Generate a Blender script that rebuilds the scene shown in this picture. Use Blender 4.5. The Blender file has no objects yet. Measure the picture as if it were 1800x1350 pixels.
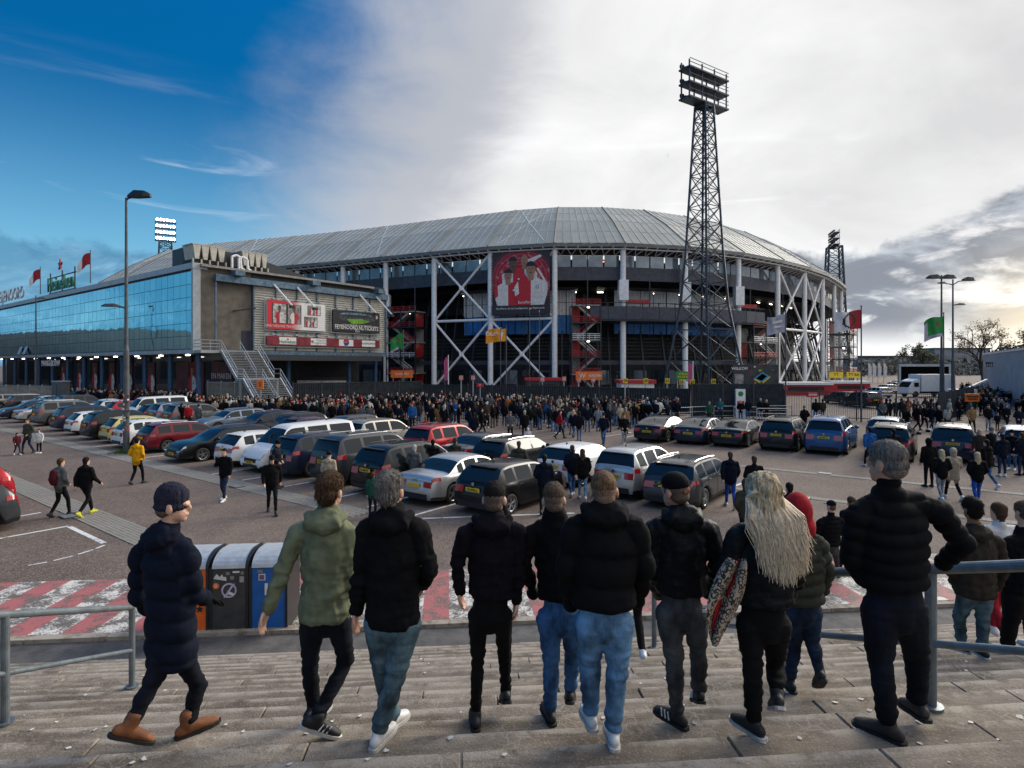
import bpy, bmesh, math, random
import numpy as np
from mathutils import Vector, Matrix

sc = bpy.context.scene
COL = sc.collection
R = math.radians

# ------------------------------------------------------------------ camera
F, HY, HC = 1030.0, 642.0, 4.5          # focal length in photo pixels, horizon row, eye height above the car park
cd = bpy.data.cameras.new('camera'); cam = bpy.data.objects.new('camera', cd); COL.objects.link(cam)
cam.location = (0, 0, HC); cam.rotation_euler = (R(90), 0, 0)
cd.sensor_width = 36; cd.lens = F / 1800 * 36; cd.shift_y = -(675 - HY) / 1800
cd.clip_start = 0.1; cd.clip_end = 6000
sc.camera = cam

# ------------------------------------------------------------------ world
SUN_AZ, SUN_EL = 52.0, 27.0             # degrees to the right of the view, above the horizon
world = bpy.data.worlds.new('World'); sc.world = world; world.use_nodes = True
wt = world.node_tree; wt.nodes.clear()

class NT:
    """tiny wrapper that chains shader nodes"""
    def __init__(s, t): s.t = t
    def n(s, typ, **kw):
        nd = s.t.nodes.new(typ)
        for k, v in kw.items(): setattr(nd, k, v)
        return nd
    def put(s, sock, v):
        if isinstance(v, bpy.types.NodeSocket): s.t.links.new(v, sock)
        elif v is not None: sock.default_value = v
    def m(s, op, a, b=None, c=None, clamp=False):
        nd = s.n('ShaderNodeMath', operation=op, use_clamp=clamp)
        for i, v in enumerate((a, b, c)):
            if v is not None: s.put(nd.inputs[i], v)
        return nd.outputs[0]
    def sstep(s, x, a, b):
        nd = s.n('ShaderNodeMapRange', interpolation_type='SMOOTHSTEP')
        s.put(nd.inputs['Value'], x); s.put(nd.inputs['From Min'], a); s.put(nd.inputs['From Max'], b)
        return nd.outputs[0]
    def mix(s, f, a, b, mode='MIX'):
        nd = s.n('ShaderNodeMix', data_type='RGBA', blend_type=mode)
        s.put(nd.inputs[0], f)
        for i, v in ((6, a), (7, b)):
            if isinstance(v, (tuple, list)) and len(v) == 3: v = (*v, 1)
            s.put(nd.inputs[i], v)
        return nd.outputs[2]
    def noise(s, vec, scale, detail=4, rough=.55, dist=0):
        nd = s.n('ShaderNodeTexNoise')
        if vec is not None: s.put(nd.inputs['Vector'], vec)
        nd.inputs['Scale'].default_value = scale; nd.inputs['Detail'].default_value = detail
        nd.inputs['Roughness'].default_value = rough; nd.inputs['Distortion'].default_value = dist
        return nd.outputs['Fac']
    def vscale(s, vec, k):
        nd = s.n('ShaderNodeVectorMath', operation='MULTIPLY'); s.put(nd.inputs[0], vec); nd.inputs[1].default_value = k
        return nd.outputs[0]
    def ramp(s, f, stops):
        nd = s.n('ShaderNodeValToRGB'); e = nd.color_ramp.elements
        while len(e) < len(stops): e.new(.5)
        for el, (p, c) in zip(e, stops): el.position = p; el.color = (*c, 1)
        s.put(nd.inputs[0], f)
        return nd.outputs[0]

w = NT(wt)
dirv = w.n('ShaderNodeTexCoord').outputs['Generated']
sx = w.n('ShaderNodeSeparateXYZ'); w.put(sx.inputs[0], dirv)
DX, DY, DZ = sx.outputs
sky = w.n('ShaderNodeTexSky', sky_type='NISHITA', sun_disc=False)
sky.sun_elevation = R(SUN_EL); sky.sun_rotation = R(SUN_AZ); sky.altitude = 0; sky.air_density = 1.6; sky.dust_density = .1; sky.ozone_density = 5
hs = w.n('ShaderNodeHueSaturation'); hs.inputs['Saturation'].default_value = 1.5; hs.inputs['Value'].default_value = .5
w.put(hs.inputs['Color'], sky.outputs[0])
SK = 10.0                                # cloud radiance is written for a background strength of 0.1
def cl(*c): return tuple(v * SK for v in c)
n1 = w.noise(w.vscale(dirv, (1, 1, 1.8)), 2.6, 6, .58, .5)
n2 = w.noise(w.vscale(dirv, (1, 1, 2.6)), 6.0, 7, .6, .7)
n3 = w.noise(w.vscale(dirv, (.6, .6, 3.4)), 3.4, 6, .55, 1.0)
# how clear the sky is: open blue to the left, cloud sheet to the right
f = w.m('ADD', w.m('MULTIPLY', DX, -1.0), w.m('MULTIPLY', DZ, .52))
f = w.m('ADD', f, w.m('MULTIPLY', w.m('SUBTRACT', n1, .5), .26))
f = w.m('ADD', f, w.m('MULTIPLY', w.m('SUBTRACT', n2, .5), .12))
blue = w.mix(.62, hs.outputs[0], w.mix(w.sstep(DZ, .1, .42), cl(.085, .235, .37), cl(.001, .050, .165)))
sheet = w.ramp(w.noise(w.vscale(dirv, (1, 1, 2.0)), 2.4, 6, .55, .5), [(.3, cl(.33, .33, .335)), (.5, cl(.40, .40, .402)), (.66, cl(.46, .46, .462))])
edge = w.mix(w.sstep(f, .14, .30), sheet, cl(.235, .245, .27))
col = w.mix(w.sstep(f, .30, .60), edge, blue)
# white wisps drifting over the blue
wisp = w.m('MULTIPLY', w.sstep(n3, .57, .74), w.sstep(DZ, .42, .2))
col = w.mix(w.m('MULTIPLY', wisp, .75), col, cl(.56, .57, .60))
# an overcast sky is bright low towards the hidden sun and brightest at the zenith
zf = w.m('ADD', w.m('SUBTRACT', 1.12, w.m('MULTIPLY', DZ, 1.0)), w.m('MULTIPLY', w.m('POWER', w.m('MAXIMUM', DZ, 0.0), 3.0), 2.1))
sc_ = w.n('ShaderNodeVectorMath', operation='SCALE'); w.put(sc_.inputs[0], col); w.put(sc_.inputs['Scale'], zf); col = sc_.outputs[0]
scrap = w.m('MULTIPLY', w.sstep(w.noise(w.vscale(dirv, (1, 1, 1.6)), 9.0, 6, .55, .3), .685, .74), w.sstep(DX, -.25, .05))
col = w.mix(w.m('MULTIPLY', scrap, .75), col, cl(.17, .175, .185))
# bank of dark cloud along the horizon, ragged top
nb = w.noise(w.vscale(dirv, (1, 1, 1.3)), 5.0, 7, .6, .3)
top = w.m('ADD', w.m('ADD', .178, w.m('MULTIPLY', w.sstep(DX, .45, .7), .03)), w.m('MULTIPLY', w.m('SUBTRACT', nb, .5), .17))
inb = w.sstep(w.m('SUBTRACT', top, DZ), 0.0, .02)
low = w.m('MAXIMUM', w.sstep(DZ, .012, .07), w.sstep(DX, .1, -.3))
hole = w.m('MAXIMUM', w.sstep(w.noise(w.vscale(dirv, (1, 1, 3.0)), 5.2, 6, .6, .4), .62, .50), w.m('MULTIPLY', w.sstep(DX, .1, -.3), .8))
bank = w.m('MULTIPLY', w.m('MULTIPLY', inb, low), hole)
bcol = w.mix(w.sstep(DX, -.4, .3), cl(.04, .115, .19), cl(.095, .107, .13))
bcol = w.mix(w.sstep(n2, .45, .68), bcol, w.mix(w.sstep(DX, -.4, .3), cl(.12, .22, .31), cl(.24, .26, .29)))
col = w.mix(w.m('MULTIPLY', bank, .94), col, bcol)
# glow of the low sun behind the cloud
sd = w.n('ShaderNodeVectorMath', operation='DOT_PRODUCT'); w.put(sd.inputs[0], dirv)
sd.inputs[1].default_value = (math.sin(R(43)), math.cos(R(43)), math.sin(R(2)))
gl = w.m('POWER', w.m('MAXIMUM', sd.outputs['Value'], 0.0), 260.0)
col = w.mix(w.m('MULTIPLY', gl, .5), col, cl(.66, .55, .36))
# the ground half of the dome
col = w.mix(w.sstep(DZ, -.002, -.03), col, cl(.07, .063, .06))
bg = w.n('ShaderNodeBackground'); w.put(bg.inputs['Color'], col); bg.inputs['Strength'].default_value = .1
wo = w.n('ShaderNodeOutputWorld'); w.put(wo.inputs[0], bg.outputs[0])

# ------------------------------------------------------------------ sun behind thin cloud
sl = bpy.data.lights.new('sun', 'SUN'); sl.energy = 1.5; sl.angle = R(32); sl.color = (1, .93, .82)
so = bpy.data.objects.new('sun', sl); COL.objects.link(so)
sv = Vector((math.sin(R(SUN_AZ)) * math.cos(R(SUN_EL)), math.cos(R(SUN_AZ)) * math.cos(R(SUN_EL)), math.sin(R(SUN_EL))))
so.rotation_euler = sv.to_track_quat('Z', 'Y').to_euler()

vs = sc.view_settings
vs.view_transform = 'Standard'; vs.look = 'None'; vs.exposure = 1.34; vs.gamma = 1; vs.use_curve_mapping = False
sc.cycles.max_bounces = 6; sc.cycles.transparent_max_bounces = 8; sc.cycles.caustics_reflective = False; sc.cycles.caustics_refractive = False
# ================================================================== helpers
RND = random.Random(7)
def gnd(u, v, z=0.0):
    """point at height z seen at photo pixel (u, v)"""
    Y = (HC - z) * F / (v - HY)
    return Vector(((u - 900) / F * Y, Y, z))
def pix(u, v, Y): return Vector(((u - 900) / F * Y, Y, HC - (v - HY) / F * Y))

_mats = {}
def mat(name, col, rough=.6, metal=0, var=.12, vscale=6, bump=0, bscale=60, col2=None, coat=0, spec=.5, stretch=(1, 1, 1), emit=0, coords='Object', detail=5, backface=False):
    """procedural principled material: base colour broken up by noise, optional bump"""
    if name in _mats: return _mats[name]
    m = bpy.data.materials.new(name); m.use_nodes = True
    t = NT(m.node_tree); p = m.node_tree.nodes['Principled BSDF']
    tc = t.n('ShaderNodeTexCoord').outputs[coords]
    vec = t.vscale(tc, stretch) if stretch != (1, 1, 1) else tc
    c2 = col2 if col2 else tuple(max(0, v * (1 - 2.2 * var)) for v in col)
    c1 = col if col2 else tuple(min(1, v * (1 + var)) for v in col)
    f = t.noise(vec, vscale, detail, .6)
    t.put(p.inputs['Base Color'], t.mix(t.sstep(f, .3, .7), c2, c1))
    p.inputs['Roughness'].default_value = rough; p.inputs['Metallic'].default_value = metal
    p.inputs['Specular IOR Level'].default_value = spec
    if coat: p.inputs['Coat Weight'].default_value = coat; p.inputs['Coat Roughness'].default_value = .06
    if bump:
        b = t.n('ShaderNodeBump'); b.inputs['Strength'].default_value = bump; b.inputs['Distance'].default_value = .02
        t.put(b.inputs['Height'], t.noise(vec, bscale, 4, .6)); t.put(p.inputs['Normal'], b.outputs[0])
    if emit:
        p.inputs['Emission Color'].default_value = (*col, 1); p.inputs['Emission Strength'].default_value = emit
    _mats[name] = m
    return m

def mesh_from(name, V, Fc, mats, idx=None, smooth=False):
    me = bpy.data.meshes.new(name)
    me.from_pydata([tuple(v) for v in V], [], [tuple(f) for f in Fc])
    for m in (mats if isinstance(mats, (list, tuple)) else [mats]): me.materials.append(m)
    if idx is not None: me.polygons.foreach_set('material_index', idx)
    if smooth: me.polygons.foreach_set('use_smooth', [True] * len(me.polygons))
    me.update()
    return me
def link(name, data, parent=None, loc=(0, 0, 0), rotz=0):
    o = bpy.data.objects.new(name, data); COL.objects.link(o)
    o.location = loc; o.rotation_euler = (0, 0, rotz)
    if parent is not None: o.parent = parent
    return o
def tag(o, label=None, cat=None, group=None, kind=None):
    if label: o['label'] = label
    if cat: o['category'] = cat
    if group: o['group'] = group
    if kind: o['kind'] = kind
    return o
def thing(name, label, cat, loc=(0, 0, 0), rotz=0, group=None):
    return tag(link(name, None, None, loc, rotz), label, cat, group)
def copy_tree(o, parent=None):
    c = o.copy(); COL.objects.link(c); c.parent = parent
    for ch in o.children: copy_tree(ch, c)
    return c

class MB:
    """collects simple solids and links them as ONE mesh object"""
    def __init__(s): s.V = []; s.F = []; s.I = []; s.mi = 0
    def add(s, V, Fc):
        o = len(s.V); s.V += [Vector(v) for v in V]; s.F += [[i + o for i in f] for f in Fc]; s.I += [s.mi] * len(Fc)
        return s
    def box(s, c, d, rz=0):
        x, y, z = d[0] / 2, d[1] / 2, d[2] / 2; ca, sa = math.cos(rz), math.sin(rz)
        P = [(-x, -y, -z), (x, -y, -z), (x, y, -z), (-x, y, -z), (-x, -y, z), (x, -y, z), (x, y, z), (-x, y, z)]
        return s.add([(c[0] + p[0] * ca - p[1] * sa, c[1] + p[0] * sa + p[1] * ca, c[2] + p[2]) for p in P],
                     [(0, 3, 2, 1), (4, 5, 6, 7), (0, 1, 5, 4), (1, 2, 6, 5), (2, 3, 7, 6), (3, 0, 4, 7)])
    def box2(s, a, b): return s.box([(a[i] + b[i]) / 2 for i in range(3)], [abs(b[i] - a[i]) for i in range(3)])
    def tube(s, a, b, r, r2=None, n=8, cap=True):
        a = Vector(a); b = Vector(b); r2 = r if r2 is None else r2
        d = (b - a).normalized(); q = d.to_track_quat('Z', 'Y')
        V = []
        for p, rr in ((a, r), (b, r2)):
            for k in range(n):
                an = 2 * math.pi * (k + .5) / n
                V.append(p + q @ Vector((math.cos(an) * rr, math.sin(an) * rr, 0)))
        Fc = [(k, (k + 1) % n, n + (k + 1) % n, n + k) for k in range(n)]
        if cap: Fc += [tuple(range(n - 1, -1, -1)), tuple(range(n, 2 * n))]
        return s.add(V, Fc)
    def bar(s, a, b, w, h=None): return s.tube(a, b, w * .7071, None, 4)
    def path(s, pts, r, n=6):
        for a, b in zip(pts, pts[1:]): s.tube(a, b, r, None, n)
        return s
    def prism(s, poly, y0, y1):
        """polygon in the local x-z plane, extruded from y0 to y1"""
        n = len(poly)
        V = [(p[0], y0, p[1]) for p in poly] + [(p[0], y1, p[1]) for p in poly]
        return s.add(V, [tuple(range(n)), tuple(range(2 * n - 1, n - 1, -1))] + [(k, n + k, n + (k + 1) % n, (k + 1) % n) for k in range(n)])
    def slab(s, poly, z0, z1):
        n = len(poly)
        V = [(p[0], p[1], z0) for p in poly] + [(p[0], p[1], z1) for p in poly]
        return s.add(V, [tuple(range(n - 1, -1, -1)), tuple(range(n, 2 * n))] + [(k, (k + 1) % n, n + (k + 1) % n, n + k) for k in range(n)])
    def lathe(s, prof, c=(0, 0, 0), n=16, axis='z'):
        V = []
        for r, z in prof:
            for k in range(n):
                a = 2 * math.pi * k / n
                p = (r * math.cos(a), r * math.sin(a), z) if axis == 'z' else (r * math.cos(a), z, r * math.sin(a))
                V.append((p[0] + c[0], p[1] + c[1], p[2] + c[2]))
        Fc = []
        for j in range(len(prof) - 1):
            for k in range(n):
                q = (j * n + k, j * n + (k + 1) % n, (j + 1) * n + (k + 1) % n, (j + 1) * n + k)
                Fc.append(q if axis == 'z' else q[::-1])
        return s.add(V, Fc)
    def mesh(s, name, m, smooth=False): return mesh_from(name, s.V, s.F, m, s.I, smooth)
    def build(s, name, m, parent=None, loc=(0, 0, 0), rotz=0, smooth=False):
        return link(name, s.mesh(name, m, smooth), parent, loc, rotz)

TS = bpy.data.scenes.new('workbench_scene')          # scratch scene for evaluating modifiers, removed at the end
def text_mesh(txt, size, m, depth=.01, bold=0.0, squeeze=1.0):
    """flat lettering as a mesh lying in the local x-z plane, centred, facing -y"""
    cu = bpy.data.curves.new('lettering', 'FONT'); cu.body = txt; cu.size = size; cu.align_x = 'CENTER'; cu.align_y = 'CENTER'
    cu.extrude = depth / 2; cu.offset = bold; cu.resolution_u = 2
    o = bpy.data.objects.new('lettering_tmp', cu); TS.collection.objects.link(o)
    with bpy.context.temp_override(scene=TS, view_layer=TS.view_layers[0]):
        TS.view_layers[0].update(); me = bpy.data.meshes.new_from_object(o.evaluated_get(bpy.context.evaluated_depsgraph_get()))
    bpy.data.objects.remove(o); bpy.data.curves.remove(cu)
    me.transform(Matrix.Rotation(R(90), 4, 'X') @ Matrix.Diagonal((squeeze, 1, 1, 1)))
    me.materials.clear(); me.materials.append(m)
    return me
def ell(cx, cz, a, b, n=20, t0=0, t1=360): return [(cx + a * math.cos(R(t0 + (t1 - t0) * k / n)), cz + b * math.sin(R(t0 + (t1 - t0) * k / n))) for k in range(n + (0 if t1 - t0 == 360 else 1))]
def star(cx, cz, r): return [(cx + (r if k % 2 == 0 else r * .42) * math.cos(R(90 + 36 * k)), cz + (r if k % 2 == 0 else r * .42) * math.sin(R(90 + 36 * k))) for k in range(10)]

# ---- shared materials
M_steel = mat('galvanised_steel', (.42, .44, .46), .45, .6, .1, 12, .1, 80)
M_dsteel = mat('dark_steel', (.045, .05, .058), .5, .4, .15, 8)
M_black = mat('black_plastic', (.015, .015, .017), .5, 0, .1)
M_white = mat('white_paint', (.78, .78, .76), .5, 0, .05, 3)
M_wsteel = mat('white_steel', (.84, .84, .84), .45, 0, .06, 2, .05, 30)
M_red = mat('red_paint', (.42, .025, .03), .5, 0, .12, 4)
M_navy = mat('navy_panel', (.05, .058, .085), .5, 0, .15, 1.5)
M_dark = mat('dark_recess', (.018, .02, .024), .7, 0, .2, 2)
M_glass = mat('dark_glass', (.02, .026, .032), .04, 0, .05, 2, spec=.8)
M_blue = mat('blue_panel', (.03, .20, .56), .5, 0, .1, 2)
M_corr = mat('corrugated_sheet', (.66, .68, .70), .5, .1, .1, 3)
M_conc = mat('concrete', (.30, .28, .255), .85, 0, .14, 3, .4, 50)
M_lamp = mat('lit_tube', (1, .92, .75), .5, emit=5)
M_heat = mat('lit_heater', (1, .16, .05), .5, emit=2.2)
M_yel = mat('yellow_sign', (.72, .50, .02), .5, 0, .05)
M_org = mat('orange_sign', (.80, .17, .02), .5, 0, .05)
M_green = mat('green_cloth', (.015, .24, .05), .7, 0, .1)
M_warm = mat('lit_window', (1, .62, .25), .5, emit=1.2)
# ================================================================== ground, car park, steps
G1 = Vector((-.798, .602, 0)); G2 = Vector((.602, .798, 0))     # the two directions of the car park grid

def worldmat(name, build):
    m = bpy.data.materials.new(name); m.use_nodes = True
    t = NT(m.node_tree); p = m.node_tree.nodes['Principled BSDF']
    pos = t.n('ShaderNodeNewGeometry').outputs['Position']
    build(t, p, pos); return m
def bumpto(t, p, h, s, d=.02):
    b = t.n('ShaderNodeBump'); b.inputs['Strength'].default_value = s; b.inputs['Distance'].default_value = d
    t.put(b.inputs['Height'], h); t.put(p.inputs['Normal'], b.outputs[0])

def asphalt(t, p, pos):
    big = t.noise(pos, .18, 5, .6); mid = t.noise(pos, 1.3, 6, .65)
    vo = t.n('ShaderNodeTexVoronoi'); vo.inputs['Scale'].default_value = 55; t.put(vo.inputs['Vector'], pos)
    vo2 = t.n('ShaderNodeTexVoronoi'); vo2.inputs['Scale'].default_value = 22; t.put(vo2.inputs['Vector'], pos)
    c = t.mix(t.sstep(big, .35, .65), (.118, .084, .066), (.175, .128, .10))
    c = t.mix(t.m('MULTIPLY', t.sstep(mid, .42, .72), .45), c, (.088, .064, .052))
    sp = t.n('ShaderNodeSeparateColor'); t.put(sp.inputs[0], vo.outputs['Color'])
    c = t.mix(t.m('MULTIPLY', t.sstep(sp.outputs[0], .72, .95), .55), c, (.36, .32, .29))
    c = t.mix(t.m('MULTIPLY', t.sstep(sp.outputs[1], .75, .95), .6), c, (.03, .026, .025))
    sp2 = t.n('ShaderNodeSeparateColor'); t.put(sp2.inputs[0], vo2.outputs['Color'])
    c = t.mix(t.m('MULTIPLY', t.sstep(sp2.outputs[0], .80, .95), .3), c, (.30, .26, .23))
    t.put(p.inputs['Base Color'], c); p.inputs['Roughness'].default_value = .9; p.inputs['Specular IOR Level'].default_value = .25
    bumpto(t, p, vo.outputs['Distance'], .5, .015)
M_asph = worldmat('pebbled_asphalt', asphalt)
def dasphalt(t, p, pos):
    mid = t.noise(pos, 2.2, 7, .7); fine = t.noise(pos, 60, 3, .6)
    c = t.mix(t.sstep(mid, .3, .7), (.045, .043, .042), (.12, .108, .098))
    c = t.mix(t.sstep(fine, .62, .8), c, (.26, .24, .22))
    t.put(p.inputs['Base Color'], c); p.inputs['Roughness'].default_value = .85
    bumpto(t, p, fine, .4)
M_dasph = worldmat('worn_dark_asphalt', dasphalt)
def stepconc(t, p, pos):
    inf = t.n('ShaderNodeObjectInfo').outputs['Random']
    st = t.noise(t.vscale(pos, (.5, 3.0, 1)), 1.6, 7, .68, .4); mid = t.noise(pos, 3.5, 7, .7, .3); fine = t.noise(pos, 70, 3, .65)
    c = t.mix(t.sstep(st, .32, .66), (.115, .088, .064), (.29, .24, .185))
    c = t.mix(t.m('MULTIPLY', inf, .45), c, (.15, .122, .095))
    ob = t.n('ShaderNodeSeparateXYZ'); t.put(ob.inputs[0], t.n('ShaderNodeTexCoord').outputs['Object'])  # tone by tread depth: paler along the nose, darker towards the back
    patchy = t.m('MULTIPLY', t.sstep(t.m('ADD', ob.outputs[1], t.m('MULTIPLY', t.m('SUBTRACT', st, .5), .12)), .30, .37), t.sstep(mid, .62, .42))
    c = t.mix(t.m('MULTIPLY', patchy, .7), c, (.42, .365, .30))
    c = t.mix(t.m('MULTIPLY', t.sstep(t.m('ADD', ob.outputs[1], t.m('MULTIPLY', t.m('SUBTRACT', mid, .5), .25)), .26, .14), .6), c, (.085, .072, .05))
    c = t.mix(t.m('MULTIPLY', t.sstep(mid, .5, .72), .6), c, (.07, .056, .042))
    # lichen map-cracks: pale lines between dark cells
    ed = t.n('ShaderNodeTexVoronoi', feature='DISTANCE_TO_EDGE'); ed.inputs['Scale'].default_value = 11
    nd = t.n('ShaderNodeVectorMath', operation='ADD'); t.put(nd.inputs[0], pos)
    nz = t.n('ShaderNodeTexNoise'); nz.inputs['Scale'].default_value = 9; t.put(nz.inputs['Vector'], pos)
    t.put(nd.inputs[1], t.vscale(nz.outputs['Color'], (.09, .09, .09))); t.put(ed.inputs['Vector'], nd.outputs[0])
    ln = t.m('MULTIPLY', t.sstep(ed.outputs[0], .05, .012), t.sstep(t.noise(pos, 1.1, 4, .6), .46, .62))
    c = t.mix(t.m('MULTIPLY', ln, .45), c, (.42, .37, .31))
    c = t.mix(t.m('MULTIPLY', t.sstep(fine, .54, .72), .6), c, (.40, .355, .30))
    c = t.mix(t.m('MULTIPLY', t.sstep(fine, .42, .28), .5), c, (.06, .05, .045))
    t.put(p.inputs['Base Color'], c); p.inputs['Roughness'].default_value = .92; p.inputs['Specular IOR Level'].default_value = .25
    bumpto(t, p, t.m('ADD', fine, mid), .55, .012)
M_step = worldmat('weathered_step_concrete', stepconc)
def paintmat(name, colr, patchy):
    def b(t, p, pos):
        n = t.noise(pos, 2.6, 8, .72, .4); fn = t.noise(pos, 26, 5, .7)
        k = t.sstep(t.m('ADD', t.m('MULTIPLY', n, .6), t.m('MULTIPLY', fn, .4)), patchy, patchy + .09)
        under = t.mix(fn, (.07, .06, .052), (.17, .145, .125))
        t.put(p.inputs['Base Color'], t.mix(k, under, t.mix(fn, tuple(v * .75 for v in colr), colr)))
        p.inputs['Roughness'].default_value = .75; bumpto(t, p, fn, .3)
    return worldmat(name, b)
M_pwhite = paintmat('worn_white_road_paint', (.72, .68, .62), .47)
M_pred = paintmat('worn_red_road_paint', (.44, .13, .125), .44)
M_line = paintmat('white_line_paint', (.74, .73, .70), .40)
def paver(t, p, pos):
    br = t.noise(pos, 5, 6, .7); fine = t.noise(pos, 45, 3, .6)
    inf = t.n('ShaderNodeTexVoronoi'); inf.inputs['Scale'].default_value = 5; t.put(inf.inputs['Vector'], pos)
    c = t.mix(br, (.15, .135, .115), (.30, .28, .24))
    t.put(p.inputs['Base Color'], t.mix(t.sstep(fine, .55, .8), c, (.36, .34, .30))); p.inputs['Roughness'].default_value = .85
    bumpto(t, p, fine, .4)
M_paver = worldmat('grey_paving_brick', paver)

g = MB(); g.box2((-2500, -300, -1.0), (2500, 3500, 0)); tag(g.build('ground', M_asph), kind='structure')

# ---- paving strips laid with bricks
def strip(name, p, a0, a1, wid, course=.22, bw=.105):
    """brick strip through ground point p along G1 from a0 to a1 metres"""
    base = MB()
    def P(a, b, z): v = p + G1 * a + G2 * b; return (v.x, v.y, z)
    base.add([P(a0, -wid / 2, .004), P(a1, -wid / 2, .004), P(a1, wid / 2, .004), P(a0, wid / 2, .004)], [(3, 2, 1, 0)])
    so_ = tag(base.build(name, M_dasph), kind='structure')
    br = MB(); n = int(wid / bw); rr = random.Random(3)
    k = 0; a = a0
    while a < a1:
        for j in range(n):
            o = (course / 2) * (j % 2); b0 = -wid / 2 + j * bw + .006; b1 = b0 + bw - .012; z = .012 + rr.random() * .006
            q0, q1 = a + o + .006, a + o + course - .006
            br.add([P(q0, b0, .004), P(q1, b0, .004), P(q1, b1, .004), P(q0, b1, .004), P(q0, b0, z), P(q1, b0, z), P(q1, b1, z), P(q0, b1, z)],
                   [(7, 6, 5, 4), (4, 5, 1, 0), (5, 6, 2, 1), (6, 7, 3, 2), (7, 4, 0, 3)])
        a += course
    tag(br.build('paving_brick', M_paver, so_), kind='stuff')
strip('paving_strip', gnd(150, 902), -9, 24, .85)
strip('paving_strip', gnd(300, 824), -13, 40, .85)
strip('paving_strip', gnd(1400, 829), -22, 16, .5)
strip('paving_strip', gnd(1450, 878), -14, 12, .5)

# ---- painted lines
def line(a, b, wd=.11, z=.006):
    a = Vector((a.x, a.y, 0)); b = Vector((b.x, b.y, 0)); d = (b - a).normalized(); s_ = Vector((-d.y, d.x, 0)) * wd / 2
    m = MB(); m.add([(a - s_).to_tuple()[:2] + (z,), (b - s_).to_tuple()[:2] + (z,), (b + s_).to_tuple()[:2] + (z,), (a + s_).to_tuple()[:2] + (z,)], [(0, 1, 2, 3)])
    return tag(m.build('road_marking', M_line), kind='structure')
line(gnd(-40, 954), gnd(120, 925)); line(gnd(5, 913), gnd(72, 901)); line(gnd(-60, 880), gnd(28, 866))
line(gnd(122, 926), gnd(183, 955), .13)
arc = [gnd(185, 958), gnd(165, 966), gnd(130, 977), gnd(85, 988), gnd(40, 996)]
for a, b in zip(arc, arc[1:]): line(a + (b - a) * .05, a + (b - a) * .8, .07)
for u, v in ((357, 836), (433, 843), (497, 856), (606, 872), (655, 889), (735, 904), (240, 806), (150, 787)):
    p = gnd(u, v); line(p - G2 * .2, p + G2 * 4.6)
line(gnd(735, 912), gnd(1010, 902), .12); line(gnd(690, 925), gnd(745, 912), .12)
for u, v in ((1135, 775), (1210, 780), (1300, 787), (1385, 795), (1475, 803), (1580, 812), (1690, 815), (1095, 770)):
    p = gnd(u, v); line(p, p + G2 * 4.8)
line(gnd(1060, 768), gnd(1110, 760), .12); line(gnd(785, 748), gnd(822, 745), .14); line(gnd(1170, 888), gnd(1215, 872)); line(gnd(1272, 862), gnd(1316, 845))

# ---- striped band at the foot of the steps
TH = math.atan(.09); EX = Vector((math.cos(TH), math.sin(TH), 0)); EY = Vector((-math.sin(TH), math.cos(TH), 0)); S0 = Vector((0, 9.2, 0))
def sp(lx, ly, z=0): v = S0 + EX * lx + EY * ly; return Vector((v.x, v.y, z))
m = MB(); m.add([sp(-16, 0, .004), sp(16, 0, .004), sp(16, .95, .004), sp(-16, .95, .004)], [(0, 1, 2, 3)]); tag(m.build('asphalt_path', M_dasph), kind='structure')
kroot = tag(link('kerb', None), kind='structure')
for i in range(-11, 12):
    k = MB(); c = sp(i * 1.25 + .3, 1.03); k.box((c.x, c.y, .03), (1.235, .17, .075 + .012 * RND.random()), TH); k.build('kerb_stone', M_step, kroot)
x = -15.0
while x < 13:
    for wd, mm in ((.52, M_pwhite), (.48, M_pred)):
        sl_ = .1 if x < -5.2 else -.05
        
        m = MB(); m.add([sp(x, 1.14, .005), sp(x + wd, 1.14, .005), sp(x + wd + sl_, 3.85, .005), sp(x + sl_, 3.85, .005)], [(0, 1, 2, 3)])
        tag(m.build('road_marking', mm), kind='structure'); x += wd

# ---- the wide concrete steps
RISE, TREAD = .15, .397
def stair_hit(u, v):
    """point on a tread seen at photo pixel (u, v)"""
    for k in range(22, -1, -1):
        p = gnd(u, v, RISE * k); ly = (p - S0).dot(EY)
        if k == 0 or -TREAD * k - .02 <= ly <= -TREAD * (k - 1): return p
stairs = tag(link('steps', None, None, (S0.x, S0.y, 0), TH), kind='structure')
slabmesh = []
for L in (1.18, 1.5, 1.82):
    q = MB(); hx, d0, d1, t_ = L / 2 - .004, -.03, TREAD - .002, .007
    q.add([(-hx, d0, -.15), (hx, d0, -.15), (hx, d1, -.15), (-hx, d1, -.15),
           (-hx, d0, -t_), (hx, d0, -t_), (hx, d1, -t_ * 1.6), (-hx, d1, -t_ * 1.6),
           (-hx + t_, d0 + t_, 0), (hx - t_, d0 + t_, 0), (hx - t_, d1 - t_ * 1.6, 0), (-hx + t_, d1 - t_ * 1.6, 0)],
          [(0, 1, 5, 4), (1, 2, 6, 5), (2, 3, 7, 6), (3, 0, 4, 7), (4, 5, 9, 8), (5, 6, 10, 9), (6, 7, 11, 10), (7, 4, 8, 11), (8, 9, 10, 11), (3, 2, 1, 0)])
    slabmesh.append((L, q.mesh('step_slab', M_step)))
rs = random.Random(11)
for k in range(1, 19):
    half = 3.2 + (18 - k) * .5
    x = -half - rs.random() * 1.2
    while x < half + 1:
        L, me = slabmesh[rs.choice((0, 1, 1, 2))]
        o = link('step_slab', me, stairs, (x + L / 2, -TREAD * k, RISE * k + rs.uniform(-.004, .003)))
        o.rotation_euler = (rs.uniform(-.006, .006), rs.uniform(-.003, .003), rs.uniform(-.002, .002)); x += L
fl = MB()
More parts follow.
